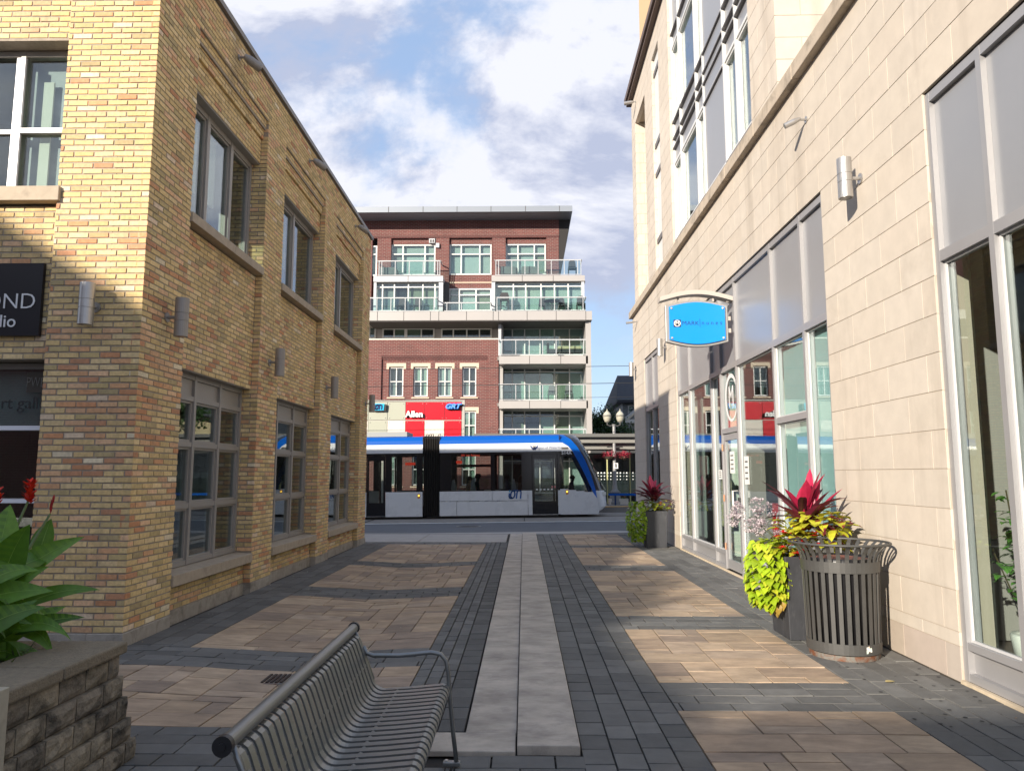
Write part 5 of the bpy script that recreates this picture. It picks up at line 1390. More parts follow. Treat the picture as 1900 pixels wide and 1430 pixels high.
def car(x0, x1, parts, par):
    """roof and white band of one car module"""
    b = MB()
    prof = [(0.0, zwin), (0.0, zwin + (zwh - zwin) * 0.5), (0.03, zwh)]
    for (a, c) in zip(prof[:-1], prof[1:]):
        b.poly([(x0, a[0], a[1]), (x1, a[0], a[1]), (x1, c[0], c[1]), (x0, c[0], c[1])], [(0, 1, 2, 3)])
        b.poly([(x0, W_ - a[0], a[1]), (x1, W_ - a[0], a[1]), (x1, W_ - c[0], c[1]), (x0, W_ - c[0], c[1])], [(0, 3, 2, 1)])
    b.build('white_band', M_TW, par, colattr=False)
    b = MB(); prof = [(0.03, zwh), (0.06, zwh + (ztop - zwh) * .45), (0.14, zwh + (ztop - zwh) * .8), (0.30, ztop), (W_ / 2, ztop + 0.03)]
    for (a, c) in zip(prof[:-1], prof[1:]):
        b.poly([(x0, a[0], a[1]), (x1, a[0], a[1]), (x1, c[0], c[1]), (x0, c[0], c[1])], [(0, 1, 2, 3)])
        b.poly([(x0, W_ - a[0], a[1]), (x1, W_ - a[0], a[1]), (x1, W_ - c[0], c[1]), (x0, W_ - c[0], c[1])], [(0, 3, 2, 1)])
    b.build('blue_roof', M_TB, par, colattr=False, smooth=False)
    for xx in (x0, x1):
        e = MB(); e.box(xx - 0.01, xx + 0.01, 0.05, W_ - 0.05, zwin + .02, ztop - 0.03); e.build('end_panel', M_TK2, par, colattr=False)
    MB().box(x0 + .02, x1 - .02, 0.06, W_ - 0.06, zwin - 0.02, zwin + 0.03).build('ceiling', mat('tram_ceiling', (0.05, 0.05, 0.05), 0.8), par, colattr=False)
    MB().box(x0 + .02, x1 - .02, 0.06, W_ - 0.06, zb + 0.18, zb + 0.30).build('floor', M_TK2, par, colattr=False)
    MB().box(x0 + .05, x1 - .05, 0.12, W_ - 0.12, -0.10, zb + 0.17).build('underframe', M_TK2, par, colattr=False)
def pillar(x0, x1, par=tram, z0=None, z1=None): side('window_pillar', M_TK, x0, x1, z0 or zbelt, z1 or zwin, 0.004, 0.05, par)
def glasspane(x0, x1, z0=None, z1=None, m=M_GLASS_DARK, par=tram): side('window_glass', m, x0, x1, z0 or (zbelt + .02), z1 or (zwin - .09), 0.010, 0.016, par)
# front car, from bellows to the cab
xcab = tx(1040)
car(x_bel1 + 0.02, xcab, None, tram)
side('window_header', M_TK, x_bel1 + .02, xcab, zwin - 0.09, zwin - 0.001, 0.004, 0.05)
side('belt_strip', M_TK, x_bel1 + .02, x_door0, zbelt + .001, zbelt + 0.02, 0.004, 0.05)
pil = [(x_bel1 + 0.02, tx(856)), (tx(912), tx(919.5)), (tx(970), x_door0 + 0.02)]
side('window_pillar', M_TK, x_bel1 + .02, tx(838), zbelt + .02, zwin - .09, 0.004, 0.05)
side('window_pillar', M_TK, tx(911.5), tx(919), zbelt + .02, zwin - .09, 0.004, 0.05)
side('window_pillar', M_TK, tx(969), x_door0, zbelt + .02, zwin - .09, 0.004, 0.05)
side('window_bar', M_TK, tx(838), tx(911.5), tz(864), tz(860.5), 0.02, 0.04)
glasspane(tx(838), tx(911.5)); glasspane(tx(919), tx(969))
g_ = 0.008
xs_ = [x_bel1 + 0.02, tx(848), tx(914), tx(980), x_door0]
side('lower_panel', M_TW, xs_[0], xs_[2] - g_, tz(928), zbelt - .001); side('lower_panel', M_TW, xs_[2] + g_, xs_[3] - g_, tz(928), zbelt - .001)
side('lower_panel', M_TW, xs_[0], xs_[1] - g_, zb, tz(928) - 2 * g_, 0.006, 0.05); side('hatch_panel', M_TW, xs_[1] + g_, xs_[3] - g_, zb, tz(929), 0.006, 0.05)
side('lower_panel', M_TW, xs_[3] + g_, x_door0 - .001, zb, zbelt - .001)
# double leaf plug door
def tramdoor(x0, x1):
    d = MB().box(x0 + .01, x0 + .09, 0.02, 0.06, zb + 0.02, zwin - .1).box(x1 - .09, x1 - .01, 0.02, 0.06, zb + 0.02, zwin - .1).box(x0 + .09, x1 - .09, 0.02, 0.06, zb + .02, zb + .55).box(x0 + .09, x1 - .09, 0.02, 0.06, zwin - .30, zwin - .1)
    s = W_ - 0.08
    MB().box(x0 + .01, x0 + .09, s + 0.02, s + 0.06, zb + 0.02, zwin - .1).box(x1 - .09, x1 - .01, s + .02, s + 0.06, zb + 0.02, zwin - .1).box(x0 + .09, x1 - .09, s + .02, s + 0.06, zb + .02, zb + .45).build('far_door', M_TK, tram, colattr=False)
    o = d.build('door', M_TK, tram, colattr=False)
    MB().box(x0 + .09, x1 - .09, 0.035, 0.041, zb + .55, zwin - .30).build('door_glass', M_GLASS_DARK, o, colattr=False)
    MB().box(x0 + .09, x1 - .09, W_ - .041, W_ - .035, zb + .45, zwin - .3).build('door_glass', M_GLASS_DARK, tram, colattr=False)
    MB().box(x0, x1, 0.0, 0.07, zb + 0.0, zb + 0.018).build('door_sill', mat('chrome'), o, colattr=False)
tramdoor(x_door0 + .01, x_door1 - .01)
b = MB(); 
for k in range(5): b.box(tx(995 + k * 7), tx(998.5 + k * 7), 0.012, 0.02, tz(909.5), tz(907.2))
b.build('door_sticker', M_PAPER, tram, colattr=False)
MB().box(tx(1024), tx(1026.5), 0.01, 0.019, tz(906), tz(902)).box(tx(1029), tx(1031.5), 0.01, 0.019, tz(906), tz(902)).build('warning_sticker', mat('sticker_pink', (0.55, 0.2, 0.2), 0.6), tram, colattr=False)
side('window_pillar', M_TK, x_door1, tx(1047), zbelt, zwin - .09, 0.004, 0.05)
side('lower_panel', M_TW, x_door1, xcab, zb + .02, zbelt - .001)
# nose: rows following the blue stripe
def interp(tab, v):
    if v <= tab[0][0]: return tab[0][1]
    for (a, b_) in zip(tab[:-1], tab[1:]):
        if v <= b_[0]:
            f_ = (v - a[0]) / (b_[0] - a[0]); return a[1] + (b_[1] - a[1]) * f_
    return tab[-1][1]
C0 = [(806.6, 1040), (815, 1040), (821, 1042), (824, 1052), (836.6, 1063), (858, 1074.5), (880.6, 1086), (903, 1096), (916, 1101.5), (926, 1108.5), (956, 1111)]
C1 = [(806.6, 1048), (815, 1060.6), (831.5, 1074.5), (853, 1087), (875.6, 1096), (894.5, 1102), (911, 1106.6), (926, 1109), (956, 1112)]
C2 = [(806.6, 1073), (816, 1082), (828, 1089), (850.4, 1101), (870.5, 1109.7), (890.7, 1118.5), (909.6, 1126), (926, 1130), (937, 1131), (946, 1130), (949, 1118), (951, 1104), (956, 1092)]
ROWS = [806.6, 809, 812, 816, 822, 829, 838, 848, 860, 872, 884, 896, 906, 908, 910, 912, 914, 916, 918, 920, 926, 934, 942, 948, 951, 955.5]
def inset(v):
    if v < 822: f_ = (822 - v) / 15.4; return 0.03 + 0.30 * f_ ** 2.4
    return 0.0
NT = 10
def rowpts(v):
    z = tz(v); i0 = inset(v); out = []
    xa, x0, x1, x2 = xcab, max(xcab + 0.001, tp(interp(C0, v), v)[0]), tp(interp(C1, v), v)[0], tp(interp(C2, v), v)[0]
    x1 = max(x1, x0 + 0.01); x2 = max(x2, x1 + 0.05)
    for s in (0, 0.25, 0.5, 0.75, 1): out.append((xa + (x0 - xa) * s, i0 + 0.05 * s * s, z))
    for s in (0.34, 0.67, 1): out.append((x0 + (x1 - x0) * s, i0 + 0.05 + 0.09 * s, z))
    base_y = i0 + 0.14
    for k in range(1, NT + 1):
        s = math.sin(k / NT * math.pi / 2)
        y = base_y + (W_ / 2 - base_y) * (1 - (1 - s ** 2.4) ** (1 / 2.4))
        out.append((x1 + (x2 - x1) * s, y, z))
    return out
RP = [rowpts(v) for v in ROWS]
grp = {'nose_paint': (M_TW, []), 'nose_band': (M_TW, []), 'blue_stripe': (M_TB, []), 'cab_glass': (M_GLASS_DARK, []), 'windscreen': (mat('windscreen_glass', (0.02, 0.022, 0.03), 0.03, spec=0.9), []), 'cab_frame': (M_TK, [])}
for r in range(len(ROWS) - 1):
    vm = (ROWS[r] + ROWS[r + 1]) / 2
    for k in range(len(RP[0]) - 1):
        q = (RP[r][k], RP[r][k + 1], RP[r + 1][k + 1], RP[r + 1][k])
        if k < 4:
            key = 'blue_stripe' if vm < 822 else ('nose_band' if vm < 838 else (('cab_frame' if (vm < 852 or k == 0 and ROWS[r] < 848) else 'cab_glass') if vm < 908.5 + k * 1.9 else 'nose_paint'))
        elif k < 7: key = 'blue_stripe' if vm < 926 else 'nose_paint'
        else: key = 'windscreen' if vm < 912 else 'nose_paint'
        grp[key][1].append(q)
for key, (m, qs) in grp.items():
    if not qs: continue
    for far in (0, 1):
        b = MB()
        for q in qs: b.face(tuple((p[0], W_ - p[1], p[2]) for p in q[::-1]) if far else q)
        b.build(key, m, tram, colattr=False)
b = MB()      # roof of the nose
top = RP[0]
for k in range(len(top) - 1):
    a, c = top[k], top[k + 1]
    b.face([a, c, (c[0], W_ - c[1], c[2]), (a[0], W_ - a[1], a[2])])
b.build('nose_roof', M_TB, tram, colattr=False)
MB().box(xcab, tx(1100), 0.2, W_ - 0.2, -0.02, tz(951)).build('coupler_cover', M_TK2, tram, colattr=False)
# wiper and lamp
MB().tube([(tx(1112), 0.75, tz(884)), (tx(1128), 0.95, tz(912))], 0.02, 6).build('wiper', mat('wiper_pale', (0.5, 0.5, 0.4), 0.5), tram, colattr=False)
MB().box(tx(1110), tx(1126), 0.30, 0.8, tz(921), tz(915)).build('headlight', mat('headlight', (0.7, 0.72, 0.7), 0.1), tram, colattr=False)
def marker(u, v):
    MB().box(tx(u) - 0.05, tx(u) + 0.05, -0.006, 0.006, tz(v + 4), tz(v - 4)).build('marker_plate', mat('marker_amber', (0.55, 0.22, 0.03), 0.5), tram, colattr=False)
    MB().lathe([(0.0, 0.0), (0.035, 0.0)], 0, 0, 12)
    MB().tube([(tx(u), -0.012, tz(v - 1)), (tx(u), -0.006, tz(v - 1))], 0.036, 12).build('marker_light', mat('amber_light', (0.9, 0.5, 0.05), 0.3, emit=(1, 0.6, 0.08), estr=1.2), tram, colattr=False)
marker(1052.5, 914); marker(778, 918)
# bellows
b = MB(); NB = 9
for k in range(NB):
    a = x_bel0 + (x_bel1 - x_bel0) * k / NB; c = x_bel0 + (x_bel1 - x_bel0) * (k + 1) / NB; m_ = (a + c) / 2
    for (x0, x1, d0, d1) in ((a, m_, 0.09, 0.01), (m_, c, 0.01, 0.09)):
        loop0 = [(x0, d0, zb), (x0, d0, ztop - 0.1), (x0, d0 + 0.22, ztop + 0.02 - d0 * .3), (x0, W_ - d0 - .22, ztop + 0.02 - d0 * .3), (x0, W_ - d0, ztop - .1), (x0, W_ - d0, zb)]
        loop1 = [(x1, d1, zb), (x1, d1, ztop - 0.1), (x1, d1 + 0.22, ztop + 0.02 - d1 * .3), (x1, W_ - d1 - .22, ztop + 0.02 - d1 * .3), (x1, W_ - d1, ztop - .1), (x1, W_ - d1, zb)]
        for i in range(5): b.face([loop0[i], loop1[i], loop1[i + 1], loop0[i + 1]])
b.build('bellows', mat('bellows_rubber', (0.022, 0.02, 0.018), 0.65), tram, colattr=False)
b = MB()
for uu in (788, 794, 798, 812): b.tube([(tx(uu), 0.5, ztop - .02), (tx(uu) + .02, 0.45, ztop + .08), (tx(uu) + .09, 0.45, ztop + .10), (tx(uu) + .1, .5, ztop - .02)], 0.02, 6)
b.build('roof_cable', mat('cable_grey', (0.10, 0.09, 0.08), 0.7), tram, colattr=False)
# second car and the rest to the left
def car_mod(x0, x1, doors):
    car(x0, x1, None, tram)
    side('window_header', M_TK, x0, x1, zwin - .09, zwin - .001, 0.004, 0.05)
    cur = x0; 
    for (d0, d1) in doors + [(x1, x1)]:
        if d0 - cur > 0.1:
            side('lower_panel', M_TW, cur + .01, d0 - .01, zb - .01, zbelt)
            side('belt_strip', M_TK, cur, d0, zbelt + .001, zbelt + .02, 0.004, 0.05)
            side('window_pillar', M_TK, cur, cur + .25, zbelt + .02, zwin - .09, 0.004, 0.05); side('window_pillar', M_TK, d0 - .25, d0, zbelt + .02, zwin - .09, 0.004, 0.05)
            glasspane(cur + .25, d0 - .25)
        if d1 > d0: tramdoor(d0, d1)
        cur = d1
car_mod(tx(716) - 9.0, x_bel0 - 0.02, [(tx(680) - 3.0, tx(680) - 2.2 + .2), (tx(681), tx(716))])
car_mod(tx(716) - 19.5, tx(716) - 9.8, [(tx(716) - 15, tx(716) - 13.4)])
b = MB().box(tx(716) - 9.79, tx(716) - 9.01, 0.06, W_ - .06, zb, ztop); b.build('bellows', mat('bellows_rubber'), tram, colattr=False)
MB().box(tx(700) - 6, tx(752), 0.5, W_ - .5, ztop + .02, ztop + .22).build('roof_unit', mat('roof_grey', (0.28, 0.29, 0.28), 0.6), tram, colattr=False)
# lettering on the tram
M_NAVY = mat('decal_navy', (0.01, 0.035, 0.16), 0.4)
M_IONB = mat('ion_blue', (0.003, 0.075, 0.30), 0.4)
def ion_logo(par, cx, cz, s, y0, m, depth=0.01, dotm=None):
    """the rounded i-o-n mark: i, o and n joined as loops"""
    b = MB(); sh_ = 0.12 * s; w = 0.17 * s
    def P(a, c): return (cx + a * s + c * sh_, cz + c * s)
    b_ = b
    stroke(b_, [P(-0.78, 0.12), P(-0.78, -0.22), P(-0.70, -0.42), P(-0.52, -0.48), P(-0.34, -0.42)], w, y0, y0 + depth)
    lo = [P(-0.34 + 0.26 * math.cos(6.2832 * k / 12) + .0, 0.0 + 0.46 * math.sin(6.2832 * k / 12)) for k in range(13)]
    stroke(b_, lo, w, y0, y0 + depth)
    stroke(b_, [P(0.16, -0.47), P(0.16, 0.22), P(0.24, 0.42), P(0.42, 0.47), P(0.60, 0.42), P(0.67, 0.22), P(0.67, -0.47)], w, y0, y0 + depth)
    stroke(b_, [P(-0.30, 0.47), P(0.0, 0.47), P(0.42, 0.47)], w, y0, y0 + depth)
    b_.build('ion_logo', m, par, colattr=False)
    d = MB(); stroke(d, [P(-0.80, 0.36), P(-0.76, 0.46)], w, y0, y0 + depth); d.build('logo_dot', dotm or m, par, colattr=False)
ion_logo(tram, tx(957.0), tz(917), 0.32, -0.008, M_IONB, 0.006, mat('ion_dot', (0.02, 0.25, 0.45), 0.4))
text('lettering', 'Region of Waterloo', 0.17, (tx(1020), -0.004, tz(831)), FRONT, M_NAVY, tram, sx=0.80)
b = MB()
stroke(b, [(tx(986.5), tz(828)), (tx(991.5), tz(834.5)), (tx(993), tz(829.5)), (tx(994.5), tz(834.5)), (tx(999.5), tz(828))], 0.05, -0.006, -0.002)
b.build('region_logo', M_NAVY, tram, colattr=False)
b = MB(); stroke(b, [(tx(993) + 0.05 * math.cos(k * 6.2832 / 10), tz(829) + 0.06 * math.sin(k * 6.2832 / 10)) for k in range(11)], 0.018, -0.006, -0.002); b.build('logo_ring', mat('gold_line', (0.35, 0.25, 0.1), 0.4), tram, colattr=False)
text('fleet_number', '514A', 0.19, (tx(1053.0), -0.01, tz(841.5)), FRONT, M_WHITE_L, tram, off=0.003)
M_LED = mat('red_led', (0.3, 0.02, 0.01), 0.5, emit=(1.0, 0.08, 0.03), estr=0.25)
text('destination_display', '301 ion Fairway', 0.12, (tx(874), -0.0, tz(843.5)), FRONT, M_LED, tram)
MB().box(tx(846), tx(857), 0.35, 0.37, tz(858), tz(853)).build('inner_display', mat('red_panel', (0.35, 0.02, 0.01), 0.5, emit=(1, 0.06, 0.02), estr=0.25), tram, colattr=False)
MB().box(tx(750), tx(769), 0.35, 0.37, tz(860), tz(855)).build('inner_display', mat('red_panel'), tram, colattr=False)
MB().box(tx(1044), tx(1056), -0.012, 0.0, tz(834), tz(830.5)).build('mirror_camera', mat('cable_grey'), tram, colattr=False, bevel=0.01)
# seats inside
def seat(u, flip=1):
    x = tx(u); z = zb + 0.30
    b = MB(); b.prism([(x - .03 * flip, z), (x + .12 * flip, z + 1.12), (x + .19 * flip, z + 1.14), (x + .33 * flip, z + 0.5), (x + .33 * flip, z)], 0.5, 0.95)
    b.build('seat', mat('seat_grey', (0.16, 0.18, 0.20), 0.6), tram, colattr=False)
seat(869); seat(946, 1); seat(832)
# people inside
def skin_person(label, x, y, z, pose, coat, hair, group=None, facing=-1, hat=False, s=1.0):
    t = thing('person', label, 'person', (x, y, z), group)
    f_ = facing
    V = [(0, 0, 0.0), (0.01 * f_, 0, 0.18), (0.03 * f_, 0, 0.36), (0.05 * f_, 0, 0.50), (0.07 * f_, 0, 0.57), (0.10 * f_, 0, 0.68), (0.11 * f_, 0, 0.79),
         (0.04 * f_, 0.19, 0.46), (0.10 * f_, 0.24, 0.22), (0.34 * f_, 0.16, 0.20), (0.04 * f_, -0.19, 0.46), (0.10 * f_, -0.24, 0.22), (0.34 * f_, -0.16, 0.20),
         (0.42 * f_, 0.10, -0.02), (0.44 * f_, 0.10, -0.42), (0.42 * f_, -0.10, -0.02), (0.44 * f_, -0.10, -0.42), (0.54 * f_, 0.10, -0.45), (0.54 * f_, -0.10, -0.45)]
    Eg = [(0, 1), (1, 2), (2, 3), (3, 4), (4, 5), (5, 6), (3, 7), (7, 8), (8, 9), (3, 10), (10, 11), (11, 12), (0, 13), (13, 14), (0, 15), (15, 16), (14, 17), (16, 18)]
    Rr = [(.17, .15), (.16, .14), (.16, .13), (.14, .10), (.055, .055), (.085, .075), (.075, .07), (.065, .06), (.05, .05), (.035, .035), (.065, .06), (.05, .05), (.035, .035), (.085, .08), (.055, .055), (.085, .08), (.055, .055), (.04, .04), (.04, .04)]
    me = bpy.data.meshes.new('body'); me.from_pydata([Vector(v) * s for v in V], Eg, [])
    o = bpy.data.objects.new('body', me); C.objects.link(o); o.parent = t
    sk = o.modifiers.new('skin', 'SKIN')
    for i, r_ in enumerate(Rr): me.skin_vertices[0].data[i].radius = (r_[0] * s, r_[1] * s)
    me.skin_vertices[0].data[0].use_root = True
    o.modifiers.new('smooth', 'SUBSURF').levels = 1; o.modifiers['smooth'].render_levels = 1
    me.materials.append(mat('coat_' + coat[0], coat[1], 0.9))
    b = MB(); cx, cz = 0.095 * f_ * s, 0.745 * s; r = 0.115 * s
    for i in range(6):
        for k in range(12):
            def sp(i, k):
                th_ = math.pi * 0.62 * i / 6; ph_ = 6.2832 * k / 12
                return (cx + r * math.sin(th_) * math.cos(ph_) - (0.02 * f_), r * 0.9 * math.sin(th_) * math.sin(ph_), cz + r * 1.05 * math.cos(th_))
            b.face([sp(i, k), sp(i + 1, k), sp(i + 1, k + 1), sp(i, k + 1)])
    b.build('hair', mat('hair_' + hair[0], hair[1], 0.8), t, colattr=False)
    if hat: MB().lathe([(0.0, 0.90 * s), (0.10 * s, 0.88 * s), (0.12 * s, 0.80 * s), (0.19 * s, 0.79 * s), (0.19 * s, 0.785 * s), (0.1 * s, 0.785 * s)], cx, 0, 16).build('hat', mat('hat_black', (0.01, 0.01, 0.012), 0.8), t, colattr=False)
    if pose == 'long': b = MB(); b.lathe([(0.10 * s, 0.78 * s), (0.12 * s, 0.68 * s), (0.13 * s, 0.52 * s), (0.10 * s, 0.46 * s)], cx - 0.03 * f_, 0, 12); b.build('long_hair', mat('hair_' + hair[0], hair[1], 0.8), t, colattr=False)
    return t
GP = 'passengers inside the tram'
zf = zb + 0.30 + 0.45 - 0.0
skin_person('passenger in a dark coat and brimmed hat seated in the longer tram window', tx(880), TY + 1.0, zf, 'sit', ('dark', (0.03, 0.03, 0.045)), ('black', (0.012, 0.01, 0.01)), GP, 1, True)
skin_person('passenger in a tan jacket seated left of the hatted passenger in the tram', tx(863), TY + 1.3, zf - .08, 'sit', ('tan', (0.22, 0.16, 0.12)), ('black', (0.012, 0.01, 0.01)), GP, 1)
skin_person('short haired passenger in black seated facing left in the second tram window', tx(943), TY + 1.0, zf, 'sit', ('dark', (0.03, 0.03, 0.045)), ('black', (0.012, 0.01, 0.01)), GP, -1)
skin_person('long haired passenger in a brown top seated by the tram door', tx(964), TY + 1.1, zf - 0.03, 'long', ('brown', (0.13, 0.08, 0.06)), ('brown', (0.05, 0.025, 0.015)), GP, 1)
skin_person('tram driver in a dark uniform seated in the cab', tx(1062), TY + 1.2, zf - 0.02, 'sit', ('dark', (0.03, 0.03, 0.045)), ('black', (0.012, 0.01, 0.01)), None, 1)

# overhead wires
def wire(label, y, z, r=0.012):
    b = MB(); b.tube([(-40, y, z + slope(-40)), (0, y, z - 0.02), (60, y, z + slope(60))], r, 6)
    tag(b.build('overhead_wire', mat('wire_dark', (0.03, 0.03, 0.03), 0.5), colattr=False), label, 'wire')
wire('upper messenger wire crossing above the tram in front of the red brick building', 31.3, 6.15)
wire('middle contact wire crossing above the tram roof', 31.32, 5.42, 0.014)
wire('lowest thin wire crossing just above the station canopy', 33.5, 5.05, 0.009)

# ================================================================ STATION
stn = thing('tram_station', 'tram stop shelter with red white and grey panels reading Allen and a dark canopy', 'shelter')
SY = 37.0
def SP(u, v, Y=SY): return PY(u, v, Y)
M_RED = mat('panel_red', (0.52, 0.008, 0.02), 0.28); M_GRN = mat('panel_sage', (0.34, 0.35, 0.28), 0.4); M_CRM = mat('panel_cream', (0.60, 0.55, 0.48), 0.4)
cols = [572, 607.5, 643, 683.5, 719, 752.5, 788, 824.5, 856.5]
rows_ = [(745.5, 779), (780, 812)]
pat = {(3, 0): M_GRN, (4, 0): M_GRN, (3, 1): M_GRN, (4, 1): M_CRM, (5, 0): M_RED, (5, 1): M_RED, (6, 0): M_RED, (6, 1): M_CRM, (7, 0): M_RED, (7, 1): M_RED, (0, 0): M_GRN, (1, 0): M_CRM, (2, 0): M_GRN, (0, 1): M_GRN, (1, 1): M_GRN, (2, 1): M_CRM}
bolts = MB()
for i in range(8):
    for k, (v0, v1) in enumerate(rows_):
        x0, x1 = SP(cols[i], 760)[0] + .012, SP(cols[i + 1], 760)[0] - .012
        z1, z0 = SP(760, v0)[1], SP(760, v1)[1]
        m = pat.get((i, k))
        if m: MB().box(x0, x1, SY, SY + 0.03, z0 + .012, z1 - .012).build('panel', m, stn, colattr=False)
        for bx_ in (x0 + .09, x1 - .09):
            for bz_ in (z0 + .10, z1 - .09): bolts.tube([(bx_, SY - 0.02, bz_), (bx_, SY, bz_)], 0.02, 6)
bolts.build('panel_bolt', mat('chrome'), stn, colattr=False)
xl, xr = SP(560, 760)[0], SP(861.5, 760)[0]; zt_, zb_ = SP(760, 742)[1], SP(760, 815)[1]
fr = MB().box(xl, xr, SY + 0.035, SY + 0.25, zb_, zt_ - .06).box(xl, xr + .02, SY - 0.03, SY + 0.28, zt_ - .06, zt_).box(xr - .09, xr + .02, SY - .03, SY + .28, zb_, zt_ - .061)
fr.build('sign_frame', mat('station_grey', (0.36, 0.345, 0.31), 0.5), stn, colattr=False)
for xx in (xl + 1, xl + 4, xr - .6): MB().box(xx, xx + 0.2, SY + .26, SY + .46, 0.12, zt_ - .3).build('post', mat('station_grey'), stn, colattr=False)
M_WL = mat('letter_white', (0.85, 0.85, 0.84), 0.4)
text('lettering', 'Allen', 0.42, (SP(769.5, 768)[0], SY - 0.12, SP(769.5, 769)[1]), FRONT, M_WL, stn, ext=0.05, off=0.012)
text('lettering_return', 'Allen', 0.42, (SP(770.0, 768)[0] + .03, SY - 0.04, SP(769.5, 769)[1] - .03), FRONT, M_BLACK, stn, ext=0.04, off=0.010)
M_BLU = mat('letter_blue', (0.01, 0.16, 0.62), 0.3); M_CY = mat('letter_cyan', (0.02, 0.42, 0.68), 0.3)
text('bus_logo', 'GRT', 0.34, (SP(840, 754)[0], SY - 0.16, SP(840, 754.5)[1]), FRONT, M_BLU, stn, ext=0.06, shear=0.35, sx=1.12, off=0.022)
text('bus_logo_edge', 'GRT', 0.34, (SP(840, 754)[0], SY - 0.225, SP(840, 754.5)[1]), FRONT, mat('letter_pale', (0.15, 0.35, 0.80), 0.3), stn, ext=0.004, shear=0.35, sx=1.12, off=0.004)
text('bus_logo_return', 'GRT', 0.34, (SP(841.2, 754)[0], SY - 0.06, SP(840, 756)[1]), FRONT, M_BLACK, stn, ext=0.04, shear=0.35, sx=1.12, off=0.022)
ion_logo(stn, SP(703.5, 755)[0], SP(703.5, 755.5)[1], 0.24, SY - 0.24, M_NAVY, 0.05)
b = MB(); cx_, cz_ = SP(703.5, 755)[0], SP(703.5, 755.5)[1]
b.prism([(cx_ - .30, cz_ - .17), (cx_ + .26, cz_ - .17), (cx_ + .30, cz_ + .17), (cx_ - .26, cz_ + .17)], SY - 0.19, SY - 0.16)
b.build('ion_backing', M_CY, stn, colattr=False)
b = MB(); b.prism([(cx_ - .26, cz_ - .21), (cx_ + .36, cz_ - .21), (cx_ + .40, cz_ + .13), (cx_ - .22, cz_ + .13)], SY - 0.158, SY - 0.05); b.build('ion_return', M_BLACK, stn, colattr=False)
# canopy to the right with posts, glass screens
M_CAN = mat('canopy_grey', (0.12, 0.12, 0.115), 0.5)
cz1, cz0 = SP(1140, 807)[1], SP(1140, 813)[1]
b = MB(); x0c, x1c = -2.4, 16.0
b.box(x0c, x1c, 35.6, 39.6, cz0, cz1); b.build('canopy_roof', M_CAN, stn, colattr=False)
b = MB(); b.box(x0c, x1c, 35.9, 36.1, SP(1140, 823)[1], cz0 - .002); b.box(x0c, x1c, 36.3, 36.4, SP(1140, 834)[1], SP(1140, 822)[1]); b.build('canopy_fascia', mat('canopy_beam', (0.22, 0.215, 0.20), 0.45), stn, colattr=False)
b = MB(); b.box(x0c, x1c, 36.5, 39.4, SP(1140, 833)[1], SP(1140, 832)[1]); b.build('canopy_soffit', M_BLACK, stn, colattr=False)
for u_ in (1127.5, 1170.0, 1215.0, 1260): 
    xx = SP(u_, 870)[0]; MB().box(xx - .028, xx + .028, 37.2, 37.26, 0.12, SP(1140, 834)[1]).build('post', mat('post_yellow', (0.42, 0.42, 0.20), 0.5), stn, colattr=False)
gx0, gx1 = SP(1093, 870)[0], 12.0; gz1, gz0 = SP(1140, 838)[1], 0.35
g2 = MB()
n_ = 7
for i in range(n_): g2.box(gx0 + (gx1 - gx0) * i / n_ + .02, gx0 + (gx1 - gx0) * (i + 1) / n_ - .02, 38.6, 38.612, gz0, gz1)
g2.build('glass_screen', M_GLASS_DARK, stn, colattr=False)
MB().box(gx0, gx1, 39.2, 39.3, 0.12, gz1).build('screen_backing', mat('dark_blue_screen', (0.02, 0.03, 0.035), 0.4), stn, colattr=False)
b = MB()
for r_, v in enumerate((877, 883, 889)):
    for k in range(26):
        u_ = 1098 + k * 5.9; X_, Z_ = PY(u_, v, 38.58); rr = 0.042 if r_ == 0 else (0.034 if r_ == 1 else 0.028)
        b.poly([(X_ + rr * math.cos(a * 1.047), 38.585, Z_ + rr * math.sin(a * 1.047)) for a in range(6)] + [(X_ + rr * math.cos(a * 1.047), 38.597, Z_ + rr * math.sin(a * 1.047)) for a in range(6)], [(0, 1, 2, 3, 4, 5)] + [(i, (i + 1) % 6, 6 + (i + 1) % 6, 6 + i) for i in range(6)])
b.build('screen_dots', mat('dot_white', (0.75, 0.78, 0.78), 0.6), stn, colattr=False)
# blue rail / bench at the platform edge
t = thing('platform_bench', 'long blue bench rail on the station platform right of the tram nose', 'bench', (0, 35.2, 0))
z_ = PY(1150, 917, 35.2)[1]
MB().box(PY(1129, 917, 35.2)[0], 12, -0.04, 0.04, z_ - .05, z_ + .05).build('rail', M_TB, t, colattr=False)
b = MB()
for u_ in (1141.5, 1180, 1220): xx = PY(u_, 917, 35.2)[0]; b.box(xx - .04, xx + .04, -.03, .03, .13, z_ - .05)
b.build('leg', mat('leg_navy', (0.01, 0.03, 0.10), 0.5), t, colattr=False)
t = thing('cream_planter_box', 'low cream planter box with orange flowers on the platform beside the lamp post', 'planter', (0, 35.8, 0))
MB().box(PY(1131, 924, 35.8)[0], PY(1166, 924, 35.8)[0], 0, .6, .12, PY(1140, 925, 35.8)[1]).build('box', M_CRM, t, colattr=False)
f = MB()
for k in range(140): leaf(f, (PY(1134 + ru(0, 30), 925, 35.8)[0], ru(.05, .5), PY(1140, 925, 35.8)[1] + ru(-.03, .15)), rdir(ru(0, 6.28), ru(0, 1)), (0, 0, 1), ru(.06, .12), .05, .5, shade(random.choice([(0.10, 0.22, 0.04), (0.12, 0.25, 0.05), (0.5, 0.15, 0.05)])), 2, 'paddle')
f.build('flowers', M_LEAF, t)

